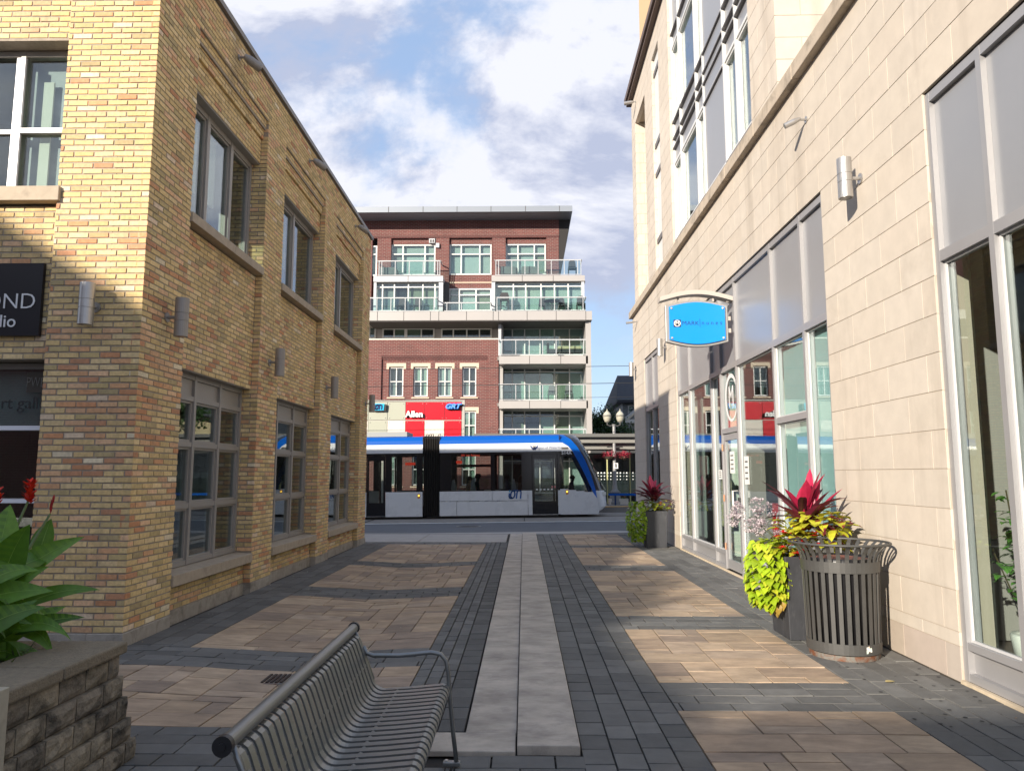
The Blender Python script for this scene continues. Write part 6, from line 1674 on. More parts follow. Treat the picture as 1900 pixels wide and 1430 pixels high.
# street lamp with twin globes and hanging baskets
LY_ = 36.0
t = thing('street_lamp', 'ornate twin globe street lamp on the platform with pink flower baskets below', 'street lamp', (PY(1140.5, 880, LY_)[0], LY_, 0))
lx = t.location.x
zA = PY(1140, 787, LY_)[1]
b = MB().lathe([(0.30, 0.12), (0.30, 0.30), (0.27, 0.34), (0.26, 0.70), (0.30, 0.75), (0.22, 0.80), (0.13, 0.90), (0.10, 1.1), (0.085, 2.0), (0.075, zA - .1), (0.10, zA)], 0, 0, 14)
b.build('pole', mat('lamp_post_grey', (0.25, 0.25, 0.25), 0.5, metal=0.3), t, smooth=False, colattr=False)
arm = MB()
for sx in (-1, 1):
    X_ = PY(1126.5 if sx < 0 else 1150.5, 775, LY_)[0] - lx
    arm.tube([(0, 0, zA - .05), (X_ * .6, 0, zA - .08), (X_, 0, zA - .02), (X_, 0, zA + .08)], 0.03, 8)
    g_ = MB().lathe([(0.05, zA + .08), (0.13, zA + .14), (0.19, zA + .30), (0.20, zA + .42), (0.17, zA + .52), (0.10, zA + .60), (0.03, zA + .66), (0.01, zA + .76), (0.0, zA + .76)], X_, 0, 16)
    g_.build('globe', mat('lamp_globe', (0.42, 0.40, 0.32), 0.25), t, smooth=True, colattr=False)
    MB().lathe([(0.205, zA + .40), (0.21, zA + .42), (0.205, zA + .44)], X_, 0, 16).build('globe_band', M_CAN, t, colattr=False)
arm.tube([(-0.35, 0, PY(1140, 829, LY_)[1]), (0.42, 0, PY(1140, 829, LY_)[1])], 0.03, 8)
arm.build('arm', mat('lamp_post_dark', (0.06, 0.06, 0.06), 0.5), t, colattr=False)
MB().box(-0.02 + PY(1142.5, 863, LY_)[0] - lx - .09, PY(1142.5, 863, LY_)[0] - lx + .09, -0.14, -0.12, PY(1140, 869, LY_)[1], PY(1140, 859, LY_)[1]).build('route_plate', M_WL, t, colattr=False)
text('route_number', '8', 0.26, (PY(1142.5, 864, LY_)[0] - lx - .01, -0.145, PY(1140, 864, LY_)[1]), FRONT, M_BLACK, t, off=.006)
for lab, u0, u1 in (('pink petunia hanging basket on the near side of the lamp post', 1116, 1146), ('smaller pink petunia basket on the stone building side of the lamp post', 1146, 1170)):
    X0_, X1_ = PY(u0, 845, LY_)[0], PY(u1, 845, LY_)[0]; Zt, Zb_ = PY(1140, 835, LY_)[1], PY(1140, 854, LY_)[1]
    tt = thing('hanging_basket', lab, 'hanging basket', ((X0_ + X1_) / 2, LY_ - .1, Zb_), 'flower baskets on the twin globe lamp')
    w_ = (X1_ - X0_) / 2; f = MB()
    for k in range(260):
        az, rr, zz = ru(0, 6.28), rnd() ** .5, rnd()
        q = (w_ * rr * math.cos(az) * (1 - .25 * (1 - zz)), w_ * .6 * rr * math.sin(az), .08 + zz * (Zt - Zb_ - .08) * (1 - .3 * rr))
        leaf(f, q, rdir(az, ru(-.3, .9)), (0, 0, 1), ru(.06, .10), .09, .5, shade(random.choice([(0.62, 0.06, 0.12), (0.66, 0.14, 0.18), (0.55, 0.04, 0.10)]) if zz > .25 or rnd() < .5 else (0.16, 0.10, 0.05)), 2, 'paddle')
    f.build('flowers', M_PETAL, tt)
    MB().lathe([(0.02, 0.0), (w_ * .5, 0.08), (w_ * .62, .2)], 0, 0, 12).build('basket', M_SOIL, tt, colattr=False)

# ================================================================ RED BRICK APARTMENT BUILDING
FB = 48.0
M_RB = brick_mat('red_brick', (0.165, 0.048, 0.042), (0.12, 0.036, 0.034), (0.24, 0.175, 0.155), 0.30, 0.10, 0.011)
M_RBD = brick_mat('dark_red_brick', (0.11, 0.028, 0.026), (0.08, 0.022, 0.022), (0.16, 0.10, 0.09), 0.20, 0.10, 0.011)
M_PAN = mat('grey_cladding', (0.36, 0.34, 0.325), 0.4, vary=0.03, nscale=.5); M_PANW = mat('white_cladding', (0.46, 0.47, 0.49), 0.4, vary=0.03, nscale=.5)
M_SOF = mat('dark_soffit', (0.075, 0.07, 0.068), 0.7); M_CREAM = mat('cream_trim', (0.55, 0.45, 0.34), 0.7)
M_CURT = mat('far_curtain', (0.42, 0.50, 0.44), 0.8, vary=0.12, nscale=3, stretch=(6, 1, .6)); M_BLIND2 = mat('far_blind', (0.44, 0.49, 0.475), 0.8, vary=0.05, nscale=.7)
M_GREYB = mat('far_grey_blind', (0.27, 0.29, 0.29), 0.8, vary=.1, nscale=1); M_GREENB = mat('far_green_blind', (0.24, 0.27, 0.20), 0.8, vary=.1, nscale=2, stretch=(8, 1, 1)); M_DKB = mat('dark_room', (0.03, 0.032, 0.035), 0.9); M_TEALP = mat('pale_teal_panel', (0.46, 0.53, 0.525), 0.35)
rb = thing('apartment_building', 'six storey red brick and grey panel apartment building with glass balconies across the street', 'building')
def FX(u, Y=FB, v=700): return PY(u, v, Y)[0]
def FZ(v, Y=FB): return PY(900, v, Y)[1]
def frect(name, m, u0, u1, v0, v1, Y=FB, depth=0.3, par=rb, bev=0):
    vm = (v0 + v1) / 2
    return MB().box(FX(u0, Y, vm), FX(u1, Y, vm), Y, Y + depth, FZ(v1, Y), FZ(v0, Y)).build(name, m, par, colattr=False, bevel=bev)
# massing
XL = -34.0
def fbx(name, m, x0, u1, v0, v1, Y, depth): return MB().box(x0, FX(u1, Y, (v0 + v1) / 2), Y, Y + depth, FZ(v1, Y), FZ(v0, Y)).build(name, m, rb, colattr=False)
# upper red storey: piers, lintel band, spandrel
fbx('upper_wall', M_RB, XL, 1037, 404, 437, FB, 0.5)
fbx('wall_band', M_RBD, XL, 1037, 437.2, 441, FB - .03, 0.5)
piers = [(655, 689.5), (699, 724.5), (808, 833), (913, 938), (1014, 1037)]
for a, c in piers: frect('brick_pier', M_RB, a, c, 441.2, 590, FB, 0.6)
for a, c in ((724.5, 808), (833, 913), (938, 1014)): frect('brick_header', M_RB, a, c, 441.2, 452.5, FB + .18, 0.3)
frect('brick_spandrel', M_RB, 833, 913, 511, 535, FB + .15, 0.3)
frect('cream_band', M_CREAM, 833, 913, 523, 525, FB + .10, 0.1)
MB().box(XL, FX(655), FB, FB + .6, 0, FZ(441.2)).build('left_wall', M_RB, rb, colattr=False)
MB().box(XL, FX(1035, FB), FB + 9, FB + 9.3, 0, FZ(400)).build('back_wall', M_PAN, rb, colattr=False)
MB().box(FX(1037) - .3, FX(1037), FB + .6, FB + 9, FZ(590), FZ(404)).build('side_wall', M_RB, rb, colattr=False)
# roof
MB().box(XL - 1, FX(1062, FB - 1.6, 387), FB - 1.6, FB + 12, FZ(393, FB - 1.6), FZ(382.5, FB - 1.6)).build('roof', mat('roof_fascia', (0.25, 0.275, 0.31), 0.4, metal=0.2), rb, colattr=False)
b = MB()
for u_ in (721, 785, 848, 911, 975, 1038): b.box(FX(u_, FB - 1.6, 387) - .02, FX(u_, FB - 1.6, 387) + .02, FB - 1.607, FB - 1.59, FZ(393, FB - 1.6), FZ(382.5, FB - 1.6))
b.build('fascia_joint', M_SOF, rb, colattr=False)
b = MB(); za = FZ(393.2, FB - 1.6)
b.face([(XL - 1, FB - 1.55, za), (FX(1061, FB - 1.6, 393), FB - 1.55, za), (FX(1040, FB, 405), FB + 0.1, FZ(405)), (XL - 1, FB + .1, FZ(405))]); b.build('soffit', M_SOF, rb, colattr=False)
b = MB(); x0_, x1_, x2_ = FX(1037.3), FX(1061, FB - .5, 396), FX(1043, FB - .5, 508)
b.prism([(x0_, FZ(405)), (x0_, FZ(512)), (FX(1040, FB, 512), FZ(512)), (FX(1060.5, FB, 396), FZ(396)), (x0_, FZ(396))], FB + .02, FB + 8); b.build('side_soffit_fin', mat('fin_shade_dark', (0.022, 0.020, 0.020), 0.8), rb, colattr=False)  # near-black colour carries the shade under the roof overhang
# windows : (u0,u1,v0,v1,Y, col splits, row splits, backs)
def fwin(u0, u1, v0, v1, Y, cs, rs, back, fm=M_FRAME_W, fw=0.09, par=rb, gm=M_GLASS_FAR, backd=0.25, panels={}):
    return window_x(par, Y, FX(u0, Y, v1), FX(u1, Y, v1), FZ(v1, Y), FZ(v0, Y), tuple(FX(c, Y, v1) for c in cs), tuple(FZ(r, Y) for r in rs), fm, gm, fw=fw, fd=0.12, sash=0, mull=fw * .9, back=back, backd=backd, panels=panels)
fwin(725, 807.5, 453, 510, FB + .22, (747, 788), (471,), {None: M_BLIND2, (0, 0): M_GREYB, (1, 0): M_TEALP})
fwin(833.5, 912, 453, 510, FB + .22, (855.5, 890), (471.5,), {None: M_BLIND2, (1, 0): M_TEALP})
fwin(938.5, 1013, 453, 510, FB + .22, (961, 991.5), (471.5,), {None: M_BLIND2, (0, 0): M_GREYB, (2, 0): M_GREENB, (1, 0): M_TEALP})
fwin(688, 699, 455, 511, FB + .1, (), (471,), {None: M_TEALP})
frect('vent_box', M_PANW, 796, 807, 442, 450, FB - .05, .2); frect('wall_light', M_PANW, 808.5, 815, 450.5, 458.5, FB - .15, .15)
frect('vent_slot', M_SOF, 798, 801, 444, 449, FB - .06, .02); frect('vent_slot', M_SOF, 802.5, 805.5, 444, 449, FB - .06, .02)
# projecting glazed bays of level 5
YB = FB - 1.2
def slab_(u0, u1, v0, v1, Y, depth, joints, m=M_PAN):
    s = frect('slab_edge', m, u0, u1, v0, v1, Y, depth)
    b = MB()
    for j in joints: b.box(FX(j, Y, v1) - .018, FX(j, Y, v1) + .018, Y - .006, Y + .01, FZ(v1, Y), FZ(v0, Y))
    if joints: b.build('slab_joint', M_SOF, s, colattr=False)
slab_(693, 822, 511.5, 522, YB, 3.0, (757,), M_PANW); slab_(912, 1085, 511.5, 522, YB, 3.0, (969, 1026.5), M_PAN)
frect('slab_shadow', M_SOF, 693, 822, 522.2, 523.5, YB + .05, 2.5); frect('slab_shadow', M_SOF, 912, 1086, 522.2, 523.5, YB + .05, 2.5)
fwin(693, 821.5, 524, 577, YB + .25, (709, 731, 757, 784, 806.5), (532,), {None: M_DKB, (0, 0): M_TEALP, (0, 1): M_PANW, (1, 1): M_PANW, (1, 0): M_GREYB, (3, 0): M_GREENB, (4, 0): M_GREENB, (5, 0): M_PANW, (5, 1): M_PANW}, backd=.35)
fwin(912.5, 1084, 524, 577, YB + .25, (952.5, 975.5, 1004, 1029, 1054.5), (531.5,), {None: M_CURT, (0, 0): M_TEALP, (0, 1): M_PANW, (1, 0): M_BLIND2, (1, 1): M_DKB, (2, 1): M_DKB, (3, 1): M_DKB, (4, 1): M_DKB, (5, 0): M_TEALP, (5, 1): M_PANW}, backd=.35)
frect('corner_post', M_PANW, 814, 821.8, 523.6, 577, YB, .3); frect('corner_post', M_PANW, 912, 918.5, 523.6, 577, YB, .3); frect('corner_post', M_PANW, 1079, 1084.5, 523.6, 577, YB, .3); frect('corner_post', M_PANW, 693, 698, 523.6, 577, YB, .3)
frect('bay_side', M_SOF, 822, 832.8, 523.6, 577, YB + .6, .3)
fwin(833, 912, 535, 577, FB + .1, (852, 883,), (547,), {None: M_BLIND2, (2, 0): M_GREENB, (1, 0): M_TEALP})
frect('cladding_strip', M_PANW, 912, 918, 511, 577, FB - .1, .2)
# level 5 balcony band
YC = FB - 2.2
slab_(655, 1098.5, 577.5, 594, YC, 4.0, (700, 749, 798.5, 814, 865.5, 915, 925, 978, 1032, 1087))
MB().box(XL, FX(655, YC, 590), YC, YC + 4, FZ(594, YC), FZ(577.5, YC)).build('slab_edge', M_PAN, rb, colattr=False)
frect('slab_soffit', M_SOF, 680, 1088, 594.2, 596, YC + .05, 2.5)
M_RAILM = mat('rail_metal', (0.42, 0.43, 0.44), 0.4)
def railing(u0, u1, v0, v1, Y, posts, side_d=1.0, m=M_RAILM, th=0.022):
    r = MB(); x0, x1 = FX(u0, Y, v0), FX(u1, Y, v0); z0, z1 = FZ(v1, Y), FZ(v0, Y)
    r.box(x0, x1, Y, Y + .06, z1 - .07, z1); r.box(x0, x1, Y, Y + .04, z0, z0 + .04)
    for u_ in posts: xx = FX(u_, Y, v1); r.box(xx - th, xx + th, Y + .002, Y + .05, z0, z1 - .07)
    for xx in (x0, x1): r.box(xx - .03, xx + .03, Y, Y + side_d, z1 - .071, z1 - .001)
    o = r.build('railing', m, rb, colattr=False)
    MB().box(x0 + .02, x1 - .02, Y + .015, Y + .027, z0 + .06, z1 - .10).build('rail_glass', M_GLASS_RAIL, o, colattr=False)
railing(701, 817.5, 482.5, 510.5, YB + .15, (703, 708, 733, 759, 785, 812, 816)); railing(918.5, 1079, 482, 510.5, YB + .15, (920, 925, 949.5, 974, 998.5, 1023, 1047, 1072, 1078))
railing(655, 811, 551, 577, YC + .1, (668, 699, 709, 725, 751.5, 778, 805)); railing(824, 911, 560.5, 577, YC + .25, (829, 856, 884, 910)); railing(921, 1087, 551, 577, YC + .1, (922, 950, 975, 1004, 1029, 1054, 1082))
# level 4 recess behind
YR = FB + .3
frect('recess_wall', M_PAN, 655, 925, 596, 629, YR, .3)
fwin(709, 752.5, 601, 627.5, YR - .14, (731, 752), (609.5,), {None: M_GREENB, (0, 0): M_DKB}, backd=.13); fwin(753, 806, 601, 627.5, YR - .14, (781.5,), (609.5,), {None: M_GREENB, (1, 0): M_DKB}, backd=.13)
fwin(818, 912.5, 601, 627.5, YR - .14, (841, 866, 889.5), (610,), {None: M_DKB, }, backd=.13); fwin(684, 697, 604, 627.5, YR - .14, (), (), {None: M_GREYB}, backd=.13)
# lower red block, projecting
YL = FB - 1.0
frect('white_coping', M_CRM, 655, 924.5, 627.6, 630.2, YL - .06, 1.6); MB().box(XL, FX(655, YL, 629), YL - .06, YL + 1.5, FZ(630.2, YL), FZ(627.6, YL)).build('white_coping', M_CRM, rb, colattr=False)
wins_u = [(721.5, 748.5), (766.8, 794), (812, 838.6), (857.5, 884)]
xw = [(FX(a, YL, 700), FX(c, YL, 700)) for a, c in wins_u]
pitch = xw[1][0] - xw[0][0]
k = 1
allw = list(xw)
while xw[0][0] - 0.9 - pitch * k > XL + 1:
    allw.append((xw[0][0] - 0.9 - pitch * k, xw[0][1] - 0.9 - pitch * k)); k += 1
wz = [(FZ(735.5, YL), FZ(680, YL)), (FZ(817, YL), FZ(762, YL)), (0.9, 2.9)]
XRr = FX(925, YL, 700)
edges = sorted(allw)
b = MB()
# wall as horizontal bands and piers between windows
zt0 = FZ(630.2, YL)
levels = [0] + [z for p_ in sorted(wz) for z in p_] + [zt0]
for i in range(0, len(levels) - 1):
    z0, z1 = levels[i], levels[i + 1]
    if i % 2 == 0: b.box(XL, XRr, YL, YL + .45, z0, z1)
    else:
        prev = XL
        for (a, c) in edges: b.box(prev, a, YL, YL + .45, z0 + .001, z1 - .001); prev = c
        b.box(prev, XRr, YL, YL + .45, z0 + .001, z1 - .001)
b.build('lower_wall', M_RB, rb, colattr=False)
# raised brick frame round the window group
b = MB(); fz = FZ(660, YL)
b.box(FX(655, YL), FX(708, YL), YL - .12, YL - .001, 0, zt0 - .01); b.box(FX(708, YL), XRr, YL - .12, YL - .001, fz, zt0 - .01); b.box(FX(905, YL), XRr, YL - .12, YL - .001, 0, fz - .001)
b.build('brick_frame', M_RB, rb, colattr=False)
b = MB(); b.box(FX(708, YL), FX(905, YL), YL - .09, YL - .001, fz - .12, fz - .002); b.box(FX(708, YL), FX(905, YL), YL - .05, YL - .001, fz - .25, fz - .122); b.build('corbel_band', M_RBD, rb, colattr=False)
for i, (a, c) in enumerate(edges):
    for j, (z0, z1) in enumerate(wz):
        bk = {None: M_DKB if (i + j) % 3 == 2 else (M_CURT if (i + j) % 2 else M_BLIND2), (0, 0): M_DKB if (i * 3 + j) % 4 == 1 else M_GREYB}
        window_x(rb, YL + .12, a + .02, c - .02, z0 + .02, z1 - .02, ((a + c) / 2,), ((z0 + z1) / 2 + .02,), M_FRAME_W, M_GLASS_FAR, fw=.07, fd=.1, mull=.06, back=bk, backd=.2)
        if c > FX(640, YL) or j == 0:
            MB().box(a - .16, c + .16, YL - .02, YL + .1, z1 + .002, z1 + .24).box(a - .16, a - .003, YL - .02, YL + .1, z1 - .16, z1 + .001).box(c + .003, c + .16, YL - .02, YL + .1, z1 - .16, z1 + .001).build('stone_lintel', M_CREAM, rb, colattr=False)
            MB().box(a - .10, c + .10, YL - .06, YL + .11, z0 - .12, z0 - .04).build('stone_sill', M_CREAM, rb, colattr=False)
# right column of open balconies
YG = FB - 1.9; YW = FB + .4
for (va, vb) in ((660.5, 675), (743.5, 757.5), (826, 840)): slab_(926, 1091, va, vb, YG, 3.5, (982.5, 1040.5))
frect('column', M_PAN, 1088.5, 1098.5, 594.3, 960, YG, 3.4, bev=0)
frect('column', M_PANW, 924.6, 930, 594.3, 660, YG + .6, .4)
for (v0, v1, k) in ((598, 660, 0), (678, 743, 1), (760, 826, 2), (843, 915, 3)):
    vv = v0 + 12
    backs = {None: [M_BLIND2, M_CURT, M_GREENB, M_DKB][(k) % 4], (3, 0): M_CURT if k < 3 else M_DKB, (4, 0): M_PANW if k == 0 else M_GREENB, (5, 0): M_TEALP, (5, 1): M_TEALP, (4, 1): M_PANW if k == 0 else M_DKB, (0, 1): M_GREENB, (1, 1): M_DKB, (2, 1): M_DKB, (3, 1): M_DKB, (0, 0): M_GREYB, (2, 0): [M_BLIND2, M_GREENB, M_DKB, M_DKB][k]}
    fwin(927, 1086, v0, v1, YW, (950.5, 973.5, 1002, 1029, 1057), (vv,), backs, fw=.08)
    MB().box(FX(925, YW, v0), FX(1090, YW, v0), YG + .3, YW + .3, FZ(v0, YW) + .05, FZ(v0, YW) + .25).build('balcony_ceiling', mat('balcony_soffit', (0.22, 0.205, 0.195), 0.8), rb, colattr=False)
for (v0, v1) in ((629.5, 658.5), (712, 742), (795, 825)): railing(926, 1089, v0, v1, YG + .05, (931, 957, 982, 1007, 1032, 1057, 1083, 1088), .6)
MB().box(FX(925, YG), FX(925, YG) + .25, YL, FB + .4, 0, FZ(594, YL)).build('side_return', M_PAN, rb, colattr=False)
# balcony furniture
GF = 'chairs on the apartment balconies'
def chair(label, u, v, Y, m, s=1.0):
    X_ = FX(u, Y, v); Z_ = FZ(v, Y)
    t = thing('patio_chair', label, 'chair', (X_, Y, Z_), GF)
    MB().box(-.28 * s, .28 * s, -.25 * s, .25 * s, .36 * s, .44 * s).build('seat', m, t, colattr=False)
    b = MB(); b.prism([(-.26 * s, .44 * s), (.26 * s, .44 * s), (.22 * s, .95 * s), (.1 * s, 1.02 * s), (-.1 * s, 1.02 * s), (-.22 * s, .95 * s)], .2 * s, .26 * s); b.build('backrest', m, t, colattr=False)
    for sx in (-.25, .25):
        for sy in (-.22, .22): MB().box(sx * s - .025, sx * s + .025, sy * s - .025, sy * s + .025, 0, .36 * s).build('leg', m, t, colattr=False)
M_DKF = mat('dark_furniture', (0.03, 0.03, 0.035), 0.6); M_GRF = mat('grey_furniture', (0.12, 0.125, 0.13), 0.7)
chair('dark patio chair at the right end of the top balcony rail', 1062, 510.5, YB + .7, M_DKF, 1.0)
chair('grey adirondack chair on the second lowest right balcony, left of its pair', 1024.5, 742, YG + .8, M_GRF, .95)
chair('grey adirondack chair on the second lowest right balcony, right of its pair', 1056, 742, YG + .8, M_GRF, .95)
chair('dark chair at the right end of the fifth floor balcony', 1078, 577, YC + .8, M_DKF, 1.0)
chair('dark chair in the middle of the fifth floor left balcony', 745, 577, YC + .8, M_DKF, .9)
chair('dark chair beside the lamp on the fifth floor left balcony', 775, 577, YC + .8, M_DKF, .9)
t = thing('barbecue', 'black barbecue grill on the fifth floor right balcony', 'barbecue', (FX(936, YC + .8, 577), YC + .8, FZ(577, YC + .8)))
MB().box(-.3, .3, -.25, .25, .7, .9).build('body', M_DKF, t, colattr=False); MB().prism([(-.3, .9), (.3, .9), (.22, 1.15), (-.22, 1.15)], -.24, .24).build('lid', M_DKF, t, colattr=False)
for sx in (-.25, .25): MB().box(sx - .03, sx + .03, -.2, .2, 0, .7).build('leg', M_DKF, t, colattr=False)
t = thing('patio_table', 'small round black patio table on the fifth floor right balcony', 'table', (FX(1024, YC + .9, 577), YC + .9, FZ(577, YC + .9)))
MB().lathe([(0, .62), (.55, .62), (.55, .66), (0, .66)], 0, 0, 16).build('tabletop', M_DKF, t, colattr=False); MB().tube([(0, 0, 0), (0, 0, .62)], .05, 8).build('leg', M_DKF, t, colattr=False)
for sx in (-.75, .75): chair('dark wire chair drawn up to the small round balcony table on its %s side' % ('bay corner' if sx > 0 else 'barbecue'), 1024 + sx * 24, 577, YC + .9, M_DKF, .85)
t = thing('patio_sofa', 'dark outdoor sofa with pale cushions on the fourth floor right balcony', 'sofa', (FX(1052, YG + .9, 658), YG + .9, FZ(658, YG + .9)))
MB().box(-1.3, 1.0, -.3, .3, .1, .32).build('base', M_DKF, t, colattr=False); MB().box(-.6, .9, -.28, .28, .33, .5).build('cushion', mat('cushion', (0.45, 0.38, 0.25), 0.9), t, colattr=False); MB().box(-1.3, -1.15, -.3, .3, .33, .75).build('arm', M_DKF, t, colattr=False)
for lab, uc in (('grey covered furniture behind the top right balcony glass, nearer its middle window', 984), ('low grey covered furniture at the left of the top right balcony', 945), ('low grey cover at the left end of the top left balcony', 722)):
    t = thing('furniture_cover', lab, 'cover', (FX(uc, YB + .9, 510), YB + .9, FZ(510.5, YB + .9)), 'covered furniture on the top balconies')
    MB().prism([(-.6, 0), (.6, 0), (.55, .38), (.35, .48), (-.5, .5), (-.58, .4)], -.3, .3).build('cover', M_GRF, t, colattr=False)

# ================================================================ HOUSE AND TREE BEYOND
hs = thing('gabled_house', 'dark gabled house with white trim seen past the stone building corner', 'house', (0, 58, 0))
HY = 58.0
M_SHG = mat('dark_shingle', (0.05, 0.052, 0.06), 0.9, vary=.25, nscale=6); M_SID = mat('grey_siding', (0.22, 0.24, 0.25), 0.7, vary=.05, nscale=1)
def hx(u, v=800): return PY(u, v, HY)[0]
def hzv(v): return PY(1150, v, HY)[1]
x0h = hx(1156.0); xr_ = 26.0
MB().box(x0h, xr_, 0, 9, 0, hzv(742)).build('wall', M_SID, hs, colattr=False)
b = MB(); ze, zr_ = hzv(742), hzv(706)
b.poly([(x0h - .5, -0.5, ze), (xr_, -0.5, ze), (xr_, 4.5, zr_ + 1.0), (x0h + .2, 4.5, zr_ + 1.0), (x0h + .2, 9.5, ze)], [(0, 1, 2, 3)]); b.poly([(x0h - .5, -.5, ze), (x0h + .2, 4.5, zr_ + 1), (x0h - .5, 9.5, ze)], [(0, 1, 2)])
b.box(x0h - .5, xr_, -.5, 9.5, ze - .25, ze - .002); b.build('roof', M_SHG, hs, colattr=False)
zg = hzv(782); xg = hx(1160)
b = MB(); b.prism([(xg, zg), (xg + 5.0, zg), (xg + 5.0, 0), (xg, 0)], -3, -.01); b.prism([(xg, zg + .002), (xg + 5.0, zg + .002), (xg + 2.5, hzv(752) + 1.0)], -3, -.01); b.build('porch_gable', M_SID, hs, colattr=False)
b = MB(); b.tube([(xg - .4, -3.2, zg - .1), (xg + 2.5, -3.2, hzv(752) + 1.15), (xg + 5.4, -3.2, zg - .1)], .16, 4); b.box(xg - .4, xg + 1.2, -3.25, -3.05, zg - .32, zg - .06); b.build('white_trim', M_FRAME_W, hs, colattr=False)
b = MB(); b.poly([(xg - .5, -3.3, zg - .05), (xg + 2.5, -3.3, hzv(752) + 1.3), (xg + 2.5, -.01, hzv(752) + 1.3), (xg - .5, -.01, zg - .05)], [(0, 1, 2, 3)]); b.poly([(xg + 5.5, -3.3, zg - .05), (xg + 2.5, -3.3, hzv(752) + 1.3), (xg + 2.5, -.01, hzv(752) + 1.3), (xg + 5.5, -.01, zg - .05)], [(3, 2, 1, 0)]); b.build('porch_roof', M_SHG, hs, colattr=False)
window_x(hs, -.08, x0h + .4, x0h + 1.4, hzv(775), hzv(752), (), (hzv(764),), M_FRAME_W, M_GLASS_FAR, fw=.08, back={None: M_DKB}, backd=.1)
t = thing('yellow_house', 'cream gabled house with white trim, mirrored in the brick building windows', 'house', (19, 46, 0))
MB().box(-4, 5, 0, 9, 0, 6).prism([(-4, 6.002), (5, 6.002), (.5, 10)], 0, 9).build('wall', mat('cream_siding', (0.52, 0.45, 0.28), 0.8), t, colattr=False)
b = MB(); b.tube([(-4.5, -.1, 5.7), (.5, -.1, 10.2), (5.5, -.1, 5.7)], .2, 4); b.build('white_trim', M_FRAME_W, t, colattr=False)
b = MB(); b.poly([(-4.6, -.4, 5.7), (.5, -.4, 10.3), (.5, 9.4, 10.3), (-4.6, 9.4, 5.7)], [(0, 1, 2, 3)]); b.poly([(5.6, -.4, 5.7), (.5, -.4, 10.3), (.5, 9.4, 10.3), (5.6, 9.4, 5.7)], [(3, 2, 1, 0)]); b.build('roof', M_SHG, t, colattr=False)
for (a, c, z0, z1) in ((-2.6, -1.2, 3.6, 5.4), (1.8, 3.2, 3.6, 5.4), (-2.6, -1.2, .9, 2.7), (1.8, 3.2, .9, 2.7)): window_x(t, -.08, a, c, z0, z1, (), ((z0 + z1) / 2,), M_FRAME_W, M_GLASS_FAR, fw=.1, back={None: M_DKB}, backd=.1)

def tree(label, x, y, H, rad, ncl, nleaf, cols, group='trees beyond the tram station', seed=1, crown_z=0.55, ls=(0.10, 0.17)):
    random.seed(seed)
    t = thing('tree', label, 'tree', (x, y, 0), group)
    tr = MB(); tr.tube([(0, 0, 0), (.1, .05, H * .25), (0, 0, H * .5), (.1, 0, H * .8)], [H * .03, H * .024, H * .016, .03], 8)
    cl = []
    for k in range(ncl):
        az, el = ru(0, 6.28), ru(-.5, 1.4); r = rad * ru(.35, 1.0)
        c = Vector((r * math.cos(az) * math.cos(el), r * math.sin(az) * math.cos(el), H * crown_z + r * 1.15 * math.sin(el))); cl.append(c)
        tr.tube([(0, 0, H * ru(.28, .5)), tuple(Vector((0, 0, H * .45)).lerp(c, .6)), tuple(c)], [.06, .04, .015], 5)
    tr.build('trunk', mat('bark', (0.08, 0.06, 0.045), .95), t, colattr=False)
    f = MB()
    for k in range(nleaf):
        c = random.choice(cl); d_ = Vector((random.gauss(0, 1), random.gauss(0, 1), random.gauss(0, .8))) * rad * .17
        p = c + d_; a = rdir(ru(0, 6.28), ru(-.6, .6)) * ru(*ls); s_ = a.cross(Vector((ru(-1, 1), ru(-1, 1), ru(-1, 1)))).normalized() * ru(ls[0] * .4, ls[1] * .45)
        f.face([p, p + a * .5 + s_, p + a, p + a * .5 - s_], shade(random.choice(cols), .75, 1.25))
    f.build('crown', M_LEAF, t)
GD = [(0.03, 0.07, 0.02), (0.04, 0.085, 0.025), (0.025, 0.055, 0.018), (0.06, 0.11, 0.03)]
tree('dark leafy tree between the apartment building and the gabled house', PY(1121, 800, 54)[0], 54, 6.4, 2.3, 34, 14000, GD, seed=3)
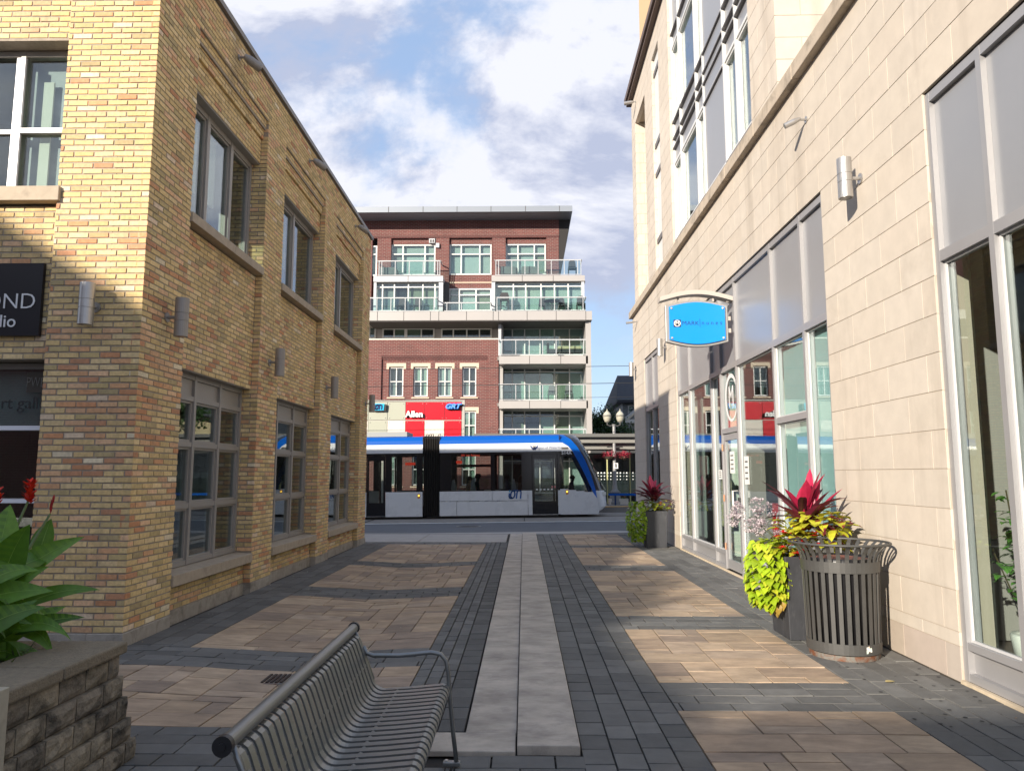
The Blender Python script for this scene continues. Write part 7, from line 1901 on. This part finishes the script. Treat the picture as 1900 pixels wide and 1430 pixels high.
tree('small dark tree at the left edge of the gabled house', PY(1140, 800, 52)[0], 52, 5.2, 1.7, 22, 8000, GD, seed=4, crown_z=.6)
tree('large street tree across the road hidden behind the stone building', 12.5, 40.5, 10, 3.2, 40, 16000, GD, seed=5, ls=(.14, .26))
# low dark block behind the canopy
MB_ = MB().box(PY(1099, 800, 44.6)[0], 14, 44.6, 46, 0, PY(1140, 812, 44.6)[1]); tag(MB_.build('low_wall', mat('dark_wall', (0.04, 0.04, 0.042), .8), colattr=False), 'low dark wall behind the station canopy and platform', 'wall')

tree('leafy tree beside the gabled house behind the viewer, dappling the plaza', -14.1, -10.5, 9.4, 1.5, 26, 5200, GD, group=None, seed=9, crown_z=.74, ls=(.12, .2))
# ================================================================ buildings behind the camera whose roofs shade the plaza
ky = -13.0
def sil(u, w): return (u + 0.704 * ky, w - 0.3855 * ky)
t = thing('gable_house_behind', 'brick house with a sloping roof behind the viewer that shades the plaza', 'house', (0, 0, 0))
prof = [sil(-26, 9.0), sil(-14, 9.2), sil(-9.83, 6.65), sil(-8.76, 6.0), sil(-7.3, 4.75), sil(-6.0, 3.95), sil(-4.87, 3.18), sil(-3.64, 2.55), sil(-2.2, 1.98)]
def skew_prism(outline, d):
    b = MB(); n = len(outline); dx, dy = -0.576 * d, -0.818 * d
    b.poly([(x, ky, z) for x, z in outline] + [(x + dx, ky + dy, z) for x, z in outline], [tuple(range(n)), tuple(range(2 * n - 1, n - 1, -1))] + [(i, (i + 1) % n, n + (i + 1) % n, n + i) for i in range(n)])
    return b
skew_prism([(prof[0][0], 0)] + prof + [(prof[-1][0], 0)], 7).build('wall', M_RB, t, colattr=False)
t = thing('garage_behind', 'low flat roofed brick garage behind the viewer', 'garage', (0, 0, 0))
a, c = sil(-2.2, 1.98), sil(9, 1.98)
skew_prism([(a[0] + .02, 0), (a[0] + .02, a[1]), (c[0], c[1]), (c[0], 0)], 6).build('wall', M_RB, t, colattr=False)
skew_prism([(a[0] + .02, a[1] + .002), (a[0] + .02, a[1] + .06), (c[0], c[1] + .06), (c[0], c[1] + .002)], 6).build('roof', M_SHG, t, colattr=False)
